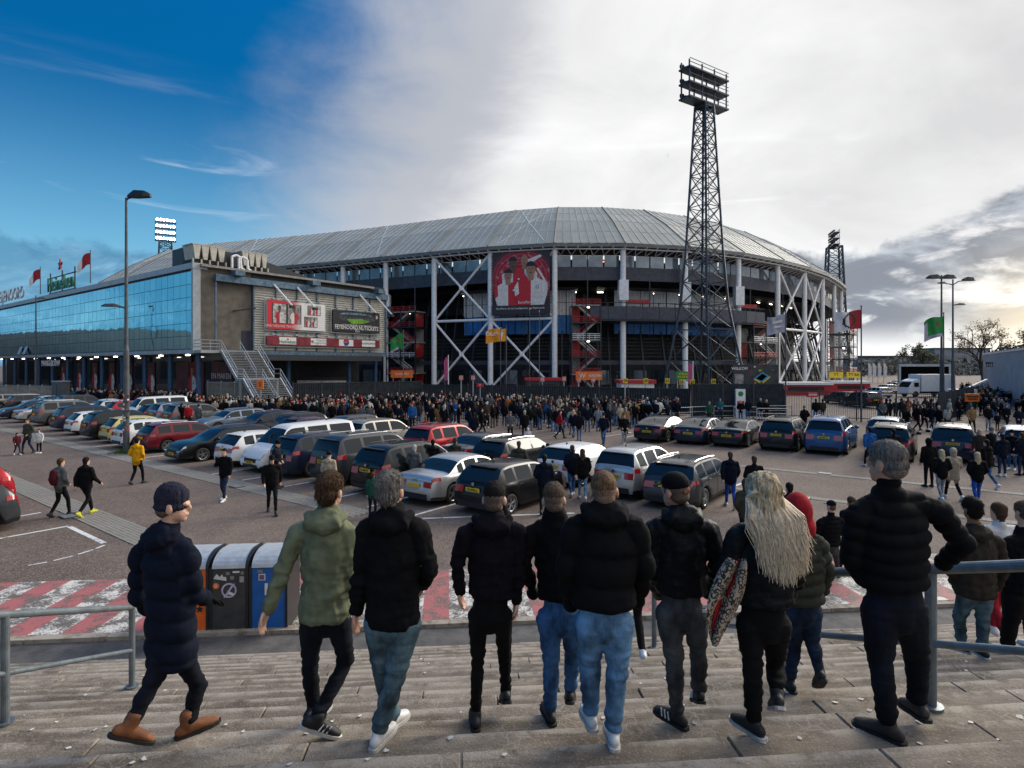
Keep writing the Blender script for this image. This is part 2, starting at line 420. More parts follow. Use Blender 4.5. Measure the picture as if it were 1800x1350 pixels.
for sgn in (0,):
    prof = [(0.02, -.3), (0.02, -.06)] + [c for k in range(1, 19) for c in ((-TREAD * (k - 1) - .02, RISE * k - .1), (-TREAD * k - .0, RISE * k - .1))] + [(-TREAD * 18 - 8, 2.75), (-TREAD * 18 - 8, -.3)]
    n = len(prof); W_ = 16
    fl.add([(-W_, p[0], p[1]) for p in prof] + [(W_, p[0], p[1]) for p in prof], [(k, (k + 1) % n, n + (k + 1) % n, n + k) for k in range(n)])
fl.build('step_bed', M_dasph, stairs)
# bits of litter, leaves and gum on the steps
for i in range(70):
    u, v = rs.uniform(0, 1800), rs.uniform(1150, 1345)
    p = stair_hit(u, v); r_ = rs.uniform(.008, .022)
    q = MB(); n = 5; a0 = rs.random() * 6
    q.add([(p.x + math.cos(a0 + 6.28 * j / n) * r_ * rs.uniform(.5, 1.4), p.y + math.sin(a0 + 6.28 * j / n) * r_ * rs.uniform(.5, 1.4), p.z + .004 + rs.random() * .006) for j in range(n)], [tuple(range(n))])
    if i == 0: litter = MB()
    litter.add(q.V, q.F)
tag(litter.build('litter', mat('paper_scrap', (.62, .58, .52), .8)), 'small pale scraps and gum scattered over the concrete steps', 'litter', kind='stuff')

# ---- tube railings beside the steps
M_rail = mat('grey_rail_paint', (.17, .20, .22), .38, .35, .12, 9, .12, 60)
def railing(label, pts, h, r):
    t = thing('handrail', label, 'railing', pts[0])
    base = Vector(pts[0])
    L = [Vector(p) - base for p in pts]
    for p in L:
        q = MB(); q.tube(p - Vector((0, 0, .05)), p + Vector((0, 0, h)), r, None, 14); q.build('post', M_rail, t, smooth=False)
        q = MB(); q.lathe([(0.001, .02), (r * 2.1, .02), (r * 2.1, 0)], p, 14); q.build('base_plate', M_rail, t)
    for hh, rr, nm in ((h, r, 'top_rail'), (h * .46, r * .72, 'lower_rail')):
        q = MB(); q.path([p + Vector((0, 0, hh)) for p in L], rr, 14); q.build(nm, M_rail, t)
    return t
a = stair_hit(9, 1272); b = stair_hit(232, 1208); d = a - b
railing('grey tube railing with two posts descending beside the striped road marking', [b, a, a + d * .55], .82, .029)
c_ = stair_hit(1636, 1243); b = stair_hit(1376, 1196); e = stair_hit(1150, 1138); d = c_ - b
railing('grey tube railing descending between the walkers and the person in brown parka', [e, b, c_, c_ + d * .6], .91, .035)
# ================================================================== stadium
VV = [(-98, 141), (-87, 133), (-75, 127.5), (-64, 123.5), (-53, 119.7), (-42.3, 115.5), (-32, 111), (-23, 106.8), (-13.6, 102.3), (-3.6, 97.8), (6.9, 94.9), (18, 95),
      (28.8, 97.5), (39.8, 103), (50, 110.3), (58.9, 118), (66.9, 126.3), (75, 136.5), (82.5, 147), (88.5, 158.5), (91.5, 171), (91, 184), (86, 198), (76, 211),
      (60, 222), (38, 230), (10, 235), (-20, 236), (-50, 231), (-76, 221), (-95, 207), (-107, 190), (-111, 172), (-108, 155)]
NV = len(VV); VV = [Vector((a, b, 0)) for a, b in VV]
ZE, ZC = 24.0, 33.4
def inward(i, d):
    a = (VV[i] - VV[i - 1]).normalized(); b = (VV[(i + 1) % NV] - VV[i]).normalized()
    na = Vector((-a.y, a.x, 0)); nb = Vector((-b.y, b.x, 0)); n = (na + nb).normalized()
    return VV[i] + n * d / max(.5, n.dot(na))
def ring(d): return [inward(i, d) for i in range(NV)]
O1, I13, I26, I2, I6, I11 = ring(-1.3), ring(12.5), ring(26), ring(1.7), ring(5.5), ring(11)
ST = thing('stadium', 'oval football stadium with grey ribbed roof and white steel columns', 'stadium')
VIS = list(range(0, 22))                      # bays that can be seen from the car park
def up(p, z): return Vector((p.x, p.y, z))
def lerp(a, b, t): return a + (b - a) * t

def roofmat(t, p, pos):
    inf = t.n('ShaderNodeObjectInfo').outputs['Random']
    n = t.noise(t.vscale(pos, (.25, .25, .06)), 1.0, 6, .65); fine = t.noise(pos, 1.5, 4, .6)
    c = t.mix(t.sstep(n, .3, .7), (.31, .31, .27), (.43, .42, .365))
    c = t.mix(t.m('MULTIPLY', inf, .35), c, (.40, .385, .31))
    c = t.mix(t.m('MULTIPLY', t.sstep(fine, .55, .75), .25), c, (.27, .28, .27))
    t.put(p.inputs['Base Color'], c); p.inputs['Roughness'].default_value = .6; p.inputs['Specular IOR Level'].default_value = .3
M_roof = worldmat('ribbed_roof_sheet', roofmat)
roof = MB()
for i in range(NV):                            # eave gutter ring and the flat inner roof
    j = (i + 1) % NV
    roof.add([up(O1[i], ZE - .5), up(O1[j], ZE - .5), up(O1[j], ZE + .05), up(O1[i], ZE + .05)], [(3, 2, 1, 0)])
    roof.add([up(O1[i], ZE - .5), up(I2[i], ZE - .5), up(I2[j], ZE - .5), up(O1[j], ZE - .5)], [(0, 1, 2, 3)])
    roof.add([up(I13[i], ZC - .1), up(I26[i], ZC + .8), up(I26[j], ZC + .8), up(I13[j], ZC - .1)], [(3, 2, 1, 0)])
    roof.add([up(I26[i], ZC + .8), up(I26[i], ZC - 2), up(I26[j], ZC - 2), up(I26[j], ZC + .8)], [(3, 2, 1, 0)])
    roof.add([up(O1[i], ZE - .12), up(I13[i], ZC - .25), up(I13[j], ZC - .25), up(O1[j], ZE - .12)], [(3, 2, 1, 0)])
roofo = roof.build('roof', mat('roof_frame_grey', (.16, .165, .165), .5, .2), ST)
M_seam = mat('roof_seam', (.26, .23, .18), .6); M_bar = mat('roof_glazing_bar', (.66, .67, .66), .5)
for i in range(NV):
    j = (i + 1) % NV
    if i not in VIS: continue
    n = 8
    for k in range(n):
        e0, e1 = lerp(O1[i], O1[j], k / n), lerp(O1[i], O1[j], (k + 1) / n); c0, c1 = lerp(I13[i], I13[j], k / n), lerp(I13[i], I13[j], (k + 1) / n)
        g_ = .05
        a0, a1 = lerp(e0, e1, g_), lerp(e0, e1, 1 - g_); b0, b1 = lerp(c0, c1, g_), lerp(c0, c1, 1 - g_)
        q = MB(); mid = []
        lv = [(a0, a1, ZE), (lerp(a0, b0, .5), lerp(a1, b1, .5), (ZE + ZC) / 2 + .45), (b0, b1, ZC)]     # gentle convex camber
        P = []
        for s0, s1, z in lv: P += [up(s0, z - .1), up(s0, z + .1), up(s1, z + .1), up(s1, z - .1)]
        q.add(P, [(1, 2, 6, 5), (5, 6, 10, 9), (0, 1, 5, 4), (4, 5, 9, 8), (2, 3, 7, 6), (6, 7, 11, 10), (0, 3, 2, 1), (8, 9, 10, 11)])
        q.build('roof_panel', M_roof, roofo)
        if k:
            q = MB(); q.path([up(e0, ZE + .13), up(lerp(e0, c0, .5), (ZE + ZC) / 2 + .58), up(c0, ZC + .13)], .05, 4); q.build('glazing_bar', M_bar, roofo)
    def rp(s_, t_, dz=.115): a_ = lerp(lerp(O1[i], O1[j], s_), lerp(I13[i], I13[j], s_), t_); return up(a_, ZE + (ZC - ZE) * t_ + .9 * (t_ if t_ < .5 else 1 - t_) + dz)
    for t_ in (.26, .50, .76): q = MB(); q.tube(rp(.01, t_), rp(.99, t_), .055, None, 4); q.build('purlin', M_bar, roofo)
    if i % 3 == 0:
        for s0_, s1_ in ((.12, .88), (.88, .12)): q = MB(); q.path([rp(s0_ + (s1_ - s0_) * v, v, .10) for v in (.05, .5, .95)], .09, 4); q.build('roof_brace', M_bar, roofo)
    q = MB(); d = (I13[i] - O1[i]); q.path([up(O1[i], ZE + .12), up(lerp(O1[i], I13[i], .5), (ZE + ZC) / 2 + .58), up(I13[i], ZC + .12)], .13, 6); q.build('roof_rib', M_seam, roofo)

def wall(ringpts, i, z0, z1, name, m, parent=ST, t0=0, t1=1, th=.12):
    j = (i + 1) % NV; a, b = lerp(ringpts[i], ringpts[j], t0), lerp(ringpts[i], ringpts[j], t1)
    d = (b - a).normalized(); nrm = Vector((d.y, -d.x, 0)) * th
    q = MB(); q.add([up(a, z0), up(b, z0), up(b + nrm, z0), up(a + nrm, z0), up(a, z1), up(b, z1), up(b + nrm, z1), up(a + nrm, z1)],
                    [(0, 1, 2, 3), (7, 6, 5, 4), (3, 2, 6, 7), (2, 1, 5, 6), (1, 0, 4, 5), (0, 3, 7, 4)])
    return q.build(name, m, parent)
def wbar(a, b, r, name, m, parent=ST, n=8): q = MB(); q.tube(a, b, r, None, n); return q.build(name, m, parent)

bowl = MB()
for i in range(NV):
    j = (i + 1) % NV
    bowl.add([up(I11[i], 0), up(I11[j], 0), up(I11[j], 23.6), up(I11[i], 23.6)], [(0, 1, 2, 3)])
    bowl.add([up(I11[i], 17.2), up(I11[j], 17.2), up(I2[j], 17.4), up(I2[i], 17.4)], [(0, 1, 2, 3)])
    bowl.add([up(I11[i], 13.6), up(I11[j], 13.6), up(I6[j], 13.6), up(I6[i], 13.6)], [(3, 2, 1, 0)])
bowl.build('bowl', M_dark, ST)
M_pane = mat('upper_glazing', (.22, .27, .31), .08, .35, .15, .4)
glowrnd = random.Random(5)
for i in VIS:
    j = (i + 1) % NV
    wbar(up(VV[i], 0), up(VV[i], ZE - .5), .46, 'column', M_wsteel, n=14)
    wall(I2, i, 18.5, 20.7, 'parapet', M_navy); wall(I2, i, 22.6, 23.5, 'fascia', M_dark)
    for k in range(4):
        wall(I2, i, 20.72, 22.58, 'glazing', M_pane, t0=k / 4 + .012, t1=(k + 1) / 4 - .012, th=.05)
    for k in range(3):
        p = lerp(I2[i], I2[j], k / 2 if k < 2 else .75); 
        if k == 1: wbar(up(p, 9.5), up(p, 23.4), .13, 'mullion', M_dsteel, n=4)
    q = MB()                                           # light truss below the eave
    for k in range(6):
        a, b = lerp(O1[i], O1[j], k / 6), lerp(O1[i], O1[j], (k + 1) / 6); c = lerp(I2[i], I2[j], (k + .5) / 6)
        q.tube(up(a, ZE - .5), up(c, ZE - 1.4), .07, None, 5); q.tube(up(b, ZE - .5), up(c, ZE - 1.4), .07, None, 5)
    q.tube(up(lerp(O1[i], VV[i], .5), ZE - .75), up(lerp(O1[j], VV[j], .5), ZE - .75), .12, None, 6)
    tag(q.build('eave_truss', M_wsteel, ST), kind='stuff')
    if 8 <= i <= 15:
        a = lerp(I6[i], I6[j], .35); d = (I6[j] - I6[i]).normalized() * 1.1
        for tt in (.25, .72):
            a = lerp(I6[i], I6[j], tt); wbar(up(a, 17.0), up(a + d * .9, 17.0), .07, 'tube_light', M_lamp, n=6)
        if glowrnd.random() < .8:
            a = lerp(lerp(I2[i], I2[j], glowrnd.uniform(.3, .8)), lerp(I6[i], I6[j], .5), .25); wbar(up(a, 21.4), up(a + d * .7, 21.8), .09, 'heater', M_heat, n=6)
    for k in range(5):                                 # rakers and tie bars under the stand
        a = lerp(I2[i], I2[j], (k + .5) / 5); b = lerp(I11[i], I11[j], (k + .5) / 5)
        if k % 2 == 0: wbar(up(lerp(a, b, .15), .2), up(lerp(a, b, .55), 17.0), .2, 'raker', M_dsteel, n=4)
        else: wbar(up(lerp(a, b, .2), 14.5), up(lerp(a, b, .8), 8.5), .14, 'tie_bar', M_dsteel, n=4)
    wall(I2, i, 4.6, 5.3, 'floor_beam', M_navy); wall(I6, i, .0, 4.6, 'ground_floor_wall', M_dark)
    for k in range(3):
        t0 = k / 3 + .05; wall(I6, i, 1.2, 3.6, 'ground_floor_window', M_glass if (i + k) % 3 else M_pane, t0=t0, t1=t0 + .24, th=.2)
    # tiers of seats seen dark between the columns: thin horizontal slats
    q = MB()
    for k in range(6):
        a, b = lerp(I6[i], I6[j], .02), lerp(I6[i], I6[j], .98); z = 6.0 + k * .62; q.tube(up(a, z), up(b, z), .09, None, 4)
    tag(q.build('stand_slat', mat('slat_grey', (.06, .065, .072), .6), ST), kind='stuff')

def corrugated(i, z0, z1, t0, t1, m, name, pitch=.42, ringpts=None):
    rp = ringpts or I6; j = (i + 1) % NV; a, b = lerp(rp[i], rp[j], t0), lerp(rp[i], rp[j], t1); d = (b - a); L = d.length; d = d / L; nr = Vector((d.y, -d.x, 0))
    n = max(2, int(L / pitch) * 2); q = MB(); V = []
    for k in range(n + 1):
        p = a + d * (L * k / n) + nr * (.25 if k % 2 else .33); V += [up(p, z0), up(p, z1)]
    q.add(V, [(2 * k, 2 * k + 2, 2 * k + 3, 2 * k + 1) for k in range(n)])
    return q.build(name, m, ST)
for i in (8, 9, 10, 11, 12, 13):
    t0, t1 = (.28, 1) if i == 8 else (0, .34) if i == 10 else (0, .55) if i == 13 else (0, 1)
    segs = 4 if t1 - t0 > .6 else 2
    for k in range(segs):
        s0, s1 = t0 + (t1 - t0) * k / segs + .006, t0 + (t1 - t0) * (k + 1) / segs - .006
        corrugated(i, 13.05, 15.2, s0, s1, M_corr, 'wall_sheet'); corrugated(i, 15.28, 17.3, s0, s1, M_corr, 'wall_sheet')
        if k % 1 == 0:
            for h in range(2):
                q0 = s0 + (s1 - s0) * h / 2 + .003; q1 = s0 + (s1 - s0) * (h + 1) / 2 - .003
                wall(I6, i, 9.9, 12.95, 'blue_panel', M_blue, t0=q0, t1=q1, th=.3)
# white X bracing in two storeys
def xbay(i, zm):
    j = (i + 1) % NV; a, b = VV[i], VV[j]
    for z0, z1 in ((zm, ZE - .8), (.6, zm)):
        wbar(up(a, z0), up(b, z1), .2, 'cross_brace', M_wsteel); wbar(up(b, z0), up(a, z1), .2, 'cross_brace', M_wsteel)
        c = (a + b) / 2; q = MB(); q.lathe([(.01, -.2), (.42, -.18), (.42, .18), (.01, .2)], up(c, (z0 + z1) / 2), 10, 'y'); q.build('brace_node', M_wsteel, ST)
    wbar(up(a, zm), up(b, zm), .24, 'cross_beam', M_wsteel)
for i in (8, 9): xbay(i, 12.1)
for i in (14, 15): xbay(i, 11.4)
for i in (11, 12, 13):                                 # white casings round the columns at the balcony
    q = MB(); q.box((VV[i].x, VV[i].y - .1, 16.6), (1.5, 1.5, 3.3)); q.build('column_casing', M_wsteel, ST)
for i in (7,):
    q = MB(); q.box((VV[i].x, VV[i].y - .1, 16.2), (1.6, 1.6, 2.2)); q.build('column_casing', M_wsteel, ST); q = MB(); q.box((VV[i].x, VV[i].y - .3, 14.1), (2.6, 2.2, 1.9)); q.build('column_box', M_navy, ST)
# balcony with navy parapet
O15 = ring(-1.5)
for i, t0, t1 in ((10, .5, 1), (11, 0, 1), (12, 0, 1), (13, 0, .45)):
    n = 4 if t1 - t0 > .9 else 2
    for k in range(n):
        s0, s1 = t0 + (t1 - t0) * k / n, t0 + (t1 - t0) * (k + 1) / n
        wall(O15, i, 11.9, 13.9, 'balcony_panel', M_navy, t0=s0 + .004, t1=s1 - .004, th=.15)
        j = (i + 1) % NV; p = lerp(O15[i], O15[j], s0); wbar(up(p, 11.6), up(p, 14.6), .09, 'balcony_post', M_dsteel, n=4)
    j = (i + 1) % NV; a, b = lerp(O15[i], O15[j], t0), lerp(O15[i], O15[j], t1)
    wbar(up(a, 14.5), up(b, 14.5), .06, 'balcony_rail', M_dsteel, n=6)
    c, d = lerp(I6[i], I6[j], t0), lerp(I6[i], I6[j], t1); q = MB(); q.add([up(a, 11.85), up(b, 11.85), up(d, 11.85), up(c, 11.85), up(a, 11.6), up(b, 11.6), up(d, 11.6), up(c, 11.6)], [(0, 1, 2, 3), (7, 6, 5, 4), (4, 5, 1, 0)]); q.build('balcony_floor', M_dsteel, ST)
    if i in (11, 13): q = MB(); e = lerp(a, c, .5); q.box((e.x + 3, e.y, 15.0), (4.2, .6, .7), .2); q.build('bar_counter', M_red, ST)

# ---- outside stair towers with red and white railings
M_conc2 = mat('pale_concrete_panel', (.33, .32, .30), .85, 0, .12, 2, .2, 30)
def stair_tower(label, base, rz, levels, wid=5.2, dep=3.4, h=2.75, white=(2,), mirror=1, top=None):
    t = thing('stair_tower', label, 'stairs', base, rz, 'outside stair towers of the stadium')
    for l in range(levels):
        z = l * h + .3
        q = MB(); q.box((0, 0, z + h), (wid, dep, .22)); q.build('landing', M_dsteel if l % 2 else M_conc2, t)
        s_ = mirror * (1 if l % 2 else -1)
        q = MB(); n = 9
        for k in range(n): q.box((s_ * (-wid * .32 + wid * .62 * k / n), -dep * .18, z + h * (k + .6) / n), (wid * .62 / n + .05, dep * .42, .16))
        q.bar((s_ * -wid * .36, -dep * .4, z), (s_ * wid * .3, -dep * .4, z + h), .3); q.build('flight', M_conc2, t)
        rm = M_wsteel if l in white else M_red
        q = MB(); zz = z + h
        for hh in (.35, .65, .95): q.tube((-wid / 2, -dep / 2, zz + hh), (wid / 2, -dep / 2, zz + hh), .05, None, 5); q.tube((wid / 2 * mirror, -dep / 2, zz + hh), (wid / 2 * mirror, dep / 2, zz + hh), .05, None, 5)
        for k in range(6): q.tube((-wid / 2 + wid * k / 5, -dep / 2, zz), (-wid / 2 + wid * k / 5, -dep / 2, zz + 1.0), .045, None, 5)
        q.build('railing', rm, t)
        q = MB()
        for hh in (.5, 1.0): q.tube((s_ * -wid * .36, -dep * .42, z + hh), (s_ * wid * .3, -dep * .42, z + h + hh), .05, None, 5)
        q.build('flight_railing', rm, t)
        q = MB(); q.box((-mirror * wid * .30, dep * .42, z + h * .5), (wid * .3, .15, h - .3)); q.build('back_panel', M_conc2 if l % 2 else M_red, t)
        if l in (2, 4): q = MB(); q.box((wid * .1, 0, z + h - .2), (.5, .2, .12)); q.build('lamp', M_lamp, t)
    for x_ in (-wid / 2, 0, wid / 2):
        for y_ in (-dep / 2, dep / 2): q = MB(); q.bar((x_, y_, 0), (x_, y_, levels * h + .4), .16); q.build('post', M_dsteel, t)
    return t
c = lerp(VV[10], VV[11], .48); stair_tower('stair tower with concrete flights between banner bay and long balcony', (c.x - .4, c.y - .2, 0), 0, 5, 4.6, 3.2, white=(2,))
c = lerp(VV[7], VV[8], .40); stair_tower('stair tower with red railings behind the green flag beside the billboard wing', (c.x, c.y + 1.4, 0), R(-26), 5, 6.4, 3.2, white=(1,), mirror=-1)
c = lerp(VV[13], VV[14], .48); stair_tower('stair tower with white railings behind the dark floodlight mast', (c.x, c.y + .2, 0), R(36), 4, 8.0, 3.4, white=(0, 2))
c = lerp(VV[16], VV[17], .55); stair_tower('outermost stair tower beside the red and white flag', (c.x + 2.2, c.y - 1.6, 0), R(50), 5, 8.5, 4.2, white=(1, 2))
# ================================================================== glass event building with the billboard wing
P0 = Vector((-33.5, 62, 0)); BR = math.atan2(-.602, .798)
BLD = thing('event_building', 'long glass fronted event building raised on blue columns beside the stadium', 'building', P0, BR)
def side_s(u): r = (u - 900) / F; return (r * 62 + 33.5) / (.602 - .798 * r)
def side(u, v):
    s = side_s(u); Y = 62 + .798 * s; return s, HC + (HY - v) / F * Y
def front_q(u): r = (u - 900) / F; return (-33.5 - r * 62) / (.798 + .602 * r)      # metres left of the corner
ZB, ZG0, ZG1, ZT = 5.75, 6.25, 14.55, 15.35
LEN, DEP = 96.0, 26.0
M_bconc = mat('brown_grey_concrete', (.15, .13, .108), .9, 0, .12, 1.2, .5, 40)
M_frame = mat('pale_grey_frame', (.40, .43, .45), .45, .2, .08, 2)
M_bsteel = mat('blue_grey_steel', (.10, .17, .235), .5, .2, .2, 2.5, .1, 20)
M_bcol = mat('blue_column_paint', (.02, .07, .16), .45, 0, .1, 2)
q = MB(); q.box2((-LEN, 2.2, ZB + .3), (-.25, DEP, ZT - .2)); q.build('core', M_dark, BLD)
q = MB(); q.box2((-LEN, -.15, ZB), (0, DEP, ZB + .32)); q.build('floor_slab', M_frame, BLD)
q = MB(); q.box2((-LEN, -.35, ZT - .62), (.12, 1.2, ZT)); q.build('parapet', M_frame, BLD)
q = MB(); q.box2((-LEN, -.3, ZG0 - .5), (.1, .6, ZG0 - .08)); q.build('sill_band', M_frame, BLD)
q = MB(); q.box2((-.35, -.28, ZG0 - .08), (.08, .5, ZG1 + .3)); q.build('corner_trim', M_frame, BLD)
q = MB(); q.box2((-LEN, 1.2, ZT - .3), (-.3, DEP, ZT + .05)); q.build('roof', M_dark, BLD)
q = MB(); q.add([(-LEN, 1.2, ZT), (-3, 1.2, ZT), (-5, 4, ZT + 1.4), (-LEN, 4, ZT + 1.4), (-LEN, 8, ZT + 1.4), (-5, 8, ZT + 1.4)], [(0, 1, 2, 3), (3, 2, 5, 4)]); q.build('roof_edge', mat('black_roof_felt', (.02, .022, .026), .7), BLD)
q = MB()                                     # curved dark roof rising behind the plant
pr = [(1.5, ZT), (1.5, ZT + 2.6), (6, ZT + 2.5), (11, ZT + 1.9), (15, ZT + 1.1), (19, ZT + .05)]
q.add([(-9, a, b) for a, b in pr] + [(-4.2, a, b) for a, b in pr], [(0, 1, 2, 3, 4, 5), (11, 10, 9, 8, 7, 6)] + [(k, k + 6, k + 7, k + 1) for k in range(5)]); q.build('curved_roof', M_dsteel, BLD)
# mirror glass, pane by pane
def mirror(t, p, pos):
    inf = t.n('ShaderNodeObjectInfo').outputs['Random']
    t.put(p.inputs['Base Color'], t.mix(inf, (.34, .74, .84), (.44, .86, .94)))
    p.inputs['Metallic'].default_value = 1; p.inputs['Roughness'].default_value = .035
    bumpto(t, p, t.noise(pos, .5, 2, .5), .06, .3)
M_mirror = worldmat('blue_mirror_glass', mirror)
PW, NR = 1.53, 6; PH = (ZG1 - ZG0) / NR
pane = MB(); pane.box((0, 0, 0), (PW - .05, .03, PH - .05)); pane = pane.mesh('pane', M_mirror)
rb = random.Random(21); rest = MB()
curt = MB(); curt.box2((-LEN, .02, ZG0 - .08), (-.35, .6, ZG1 + .2)); curt = curt.build('curtain_wall', mat('dark_blue_frame', (.02, .06, .085), .4), BLD)
for c_ in range(int(LEN / PW) - 1):
    for r_ in range(NR):
        loc = (-.4 - PW * (c_ + .5), -.03, ZG0 + PH * (r_ + .5))
        if c_ < 50:
            o = link('pane', pane, curt, loc); o.rotation_euler = (rb.gauss(0, .0025), 0, rb.gauss(0, .0025))
        else: rest.box(loc, (PW - .05, .03, PH - .05))
tag(rest.build('pane', M_mirror, curt), kind='stuff')
for c_, r_ in ((38, 0), (40, 0)):                 # two tilted vents standing open
    q = MB(); q.add([(-.4 - PW * c_, -.05, ZG0 + PH * 1), (-.4 - PW * (c_ + 1), -.05, ZG0 + PH), (-.4 - PW * (c_ + 1), -.5, ZG0 + .1), (-.4 - PW * c_, -.5, ZG0 + .1)], [(0, 1, 2, 3)]); q.build('open_vent', M_frame, curt)
# ground floor: recessed dark glazing, blue columns, posters, small lights
q = MB(); q.box2((-LEN, 5.2, 0), (-5.9, 5.6, ZB)); q.build('ground_floor_glazing', M_glass, BLD)
q = MB(); q.box2((-6.2, 5.7, 0), (-5.9, DEP, ZB)); q.build('ground_floor_side', M_dark, BLD)
for k in range(13):
    q = MB(); q.tube((-1.0 - 6.9 * k, .8, 0), (-1.0 - 6.9 * k, .8, ZB), .24, None, 12); q.build('column', M_bcol, BLD)
for s in (11.5, 20.5, 25):
    q = MB(); q.tube((-1.0, s, 0), (-1.0, s, ZB), .26, None, 12); q.build('column', M_bcol, BLD)
for k in range(12):
    q = MB(); q.box((-4.4 - 6.9 * k, 1.2, ZB - .12), (.5, .3, .1)); q.build('downlight', M_lamp, BLD)
M_poster = mat('dark_red_poster', (.11, .012, .022), .55, 0, .3, .8)
M_printw = mat('white_print', (.70, .68, .66), .6, 0, .1, 3)
M_printg = mat('grey_print', (.30, .27, .26), .6, 0, .3, 3)
M_skin_p = mat('printed_skin', (.36, .20, .135), .6, 0, .15, 8)
M_skin_d = mat('printed_dark_skin', (.13, .07, .048), .6, 0, .15, 8)
M_redp = mat('printed_red', (.52, .015, .03), .55, 0, .1, 4)
M_blackp = mat('printed_black', (.012, .012, .014), .5, 0, .1, 4)
def gposter(q0, q1, name='window_poster', mm=M_poster):
    m = MB(); m.box2((-q1, 5.1, .4), (-q0, 5.16, 4.9)); return m.build(name, mm, BLD)
for q0, q1 in ((9, 16.5), (2.3, 7.0)): gposter(q0, q1)
def player(par, cx, z0, h, y, skin, hair=M_blackp, flip=False):
    """flat printed figure: shirt in two halves, arms, head, hair"""
    w_ = h * .2
    for nm, mm, poly in (('printed_shirt', M_redp if not flip else M_printw, [(cx - w_, z0), (cx, z0), (cx, z0 + h * .62), (cx - w_ * .45, z0 + h * .66), (cx - w_ * 1.1, z0 + h * .56), (cx - w_ * 1.5, z0 + h * .3), (cx - w_ * 1.05, z0 + h * .25)]),
                         ('printed_shirt', M_printw if not flip else M_redp, [(cx, z0), (cx + w_, z0), (cx + w_ * 1.05, z0 + h * .25), (cx + w_ * 1.5, z0 + h * .3), (cx + w_ * 1.1, z0 + h * .56), (cx + w_ * .45, z0 + h * .66), (cx, z0 + h * .62)]),
                         ('printed_neck', skin, [(cx - w_ * .25, z0 + h * .60), (cx + w_ * .25, z0 + h * .60), (cx + w_ * .25, z0 + h * .76), (cx - w_ * .25, z0 + h * .76)]),
                         ('printed_face', skin, ell(cx, z0 + h * .83, w_ * .42, h * .13, 16)),
                         ('printed_hair', hair, ell(cx, z0 + h * .89, w_ * .45, h * .09, 14, 0, 180)),
                         ('printed_emblem', M_blackp, ell(cx + w_ * .45, z0 + h * .42, w_ * .16, w_ * .16, 10))):
        y -= .005; m = MB(); m.prism(poly, y, y - .004); m.build(nm, mm, par)
    return y
for qx, sk in ((12.0, M_skin_p), (24, M_skin_d), (31.5, M_skin_p), (38, M_skin_d), (45, M_skin_p), (52, M_skin_d), (60, M_skin_p)):
    pp = gposter(qx - 1.1, qx + 1.1, 'player_poster', M_poster if qx > 13 else M_redp); player(pp, -qx, .6, 4.0, 5.09, sk)
link('lettering', text_mesh('EN MAKEN', .95, M_printw, .02), BLD, (-4.7, 5.05, 3.2)); link('lettering', text_mesh('HISTORIE', .7, M_printw, .02), BLD, (-4.7, 5.05, 2.0)); link('lettering', text_mesh('KER', .95, M_printw, .02), BLD, (-4.0, 5.05, 1.0))
qx = front_q(94); link('lettering', text_mesh('MAASGEBOUW', 1.25, M_printw, .05), BLD, (-qx, -.4, 4.75))
# roof signs
qx = front_q(2); link('lettering', text_mesh('STADION FEIJENOORD', 3.0, mat('sign_steel', (.34, .38, .42), .4, .3), .15), BLD, (-qx - 2, .2, ZT + 1.55))
SG = thing('roof_sign', 'green lettered roof sign with a red star standing on the glass building', 'sign', P0, BR)
qx = front_q(101); M_hgreen = mat('sign_green', (.02, .16, .09), .5)
link('lettering', text_mesh('Heineken', 3.1, M_hgreen, .2, .02), SG, (-qx, .35, ZT + 1.6))
q = MB(); q.prism(star(-qx, ZT + 4.4, .9), .25, .45); q.build('star', M_red, SG)
q = MB()
for dx in (-5.5, 0, 5.5): q.bar((-qx + dx, .6, ZT - .1), (-qx + dx, .6, ZT + 3.6), .14)
q.bar((-qx - 6, .6, ZT + .4), (-qx + 6, .6, ZT + .4), .14); q.bar((-qx - 6, .6, ZT + 2.8), (-qx + 6, .6, ZT + 2.8), .14); q.build('sign_frame', M_dsteel, SG)
# side wall
q = MB(); q.box2((-.3, .5, ZB + .3), (0, side_s(442), ZT - .35)); q.build('concrete_wall', M_bconc, BLD)
q = MB(); q.box2((-.2, .4, ZT - .35), (.55, DEP - 2.5, ZT - .1)); q.build('eave_slab', M_conc, BLD)
s0, s1 = side_s(374), side_s(676)
q = MB(); q.box2((.15, s0, ZT - 1.75), (.75, s1, ZT - 1.0)); q.build('edge_beam', M_bsteel, BLD)
for u in (405, 540, 655): q = MB(); s = side_s(u); q.box2((-.2, s - .2, ZT - 1.0), (1.5, s + .9, ZT - .45)); q.build('beam_bracket', M_bsteel, BLD)
q = MB(); q.bar((.45, s0 + .1, ZB + .3), (.45, s0 + .1, ZT - 1.75), .17); q.build('downpipe', M_bsteel, BLD)
q = MB(); q.box2((0.0, side_s(425), 6.1), (.06, side_s(440), 8.4)); q.build('door', mat('navy_door', (.015, .018, .04), .5), BLD)
q = MB(); q.bar((.1, side_s(408), 10.5), (1.6, side_s(436), 10.9), .14); q.build('wall_arm', M_dsteel, BLD)
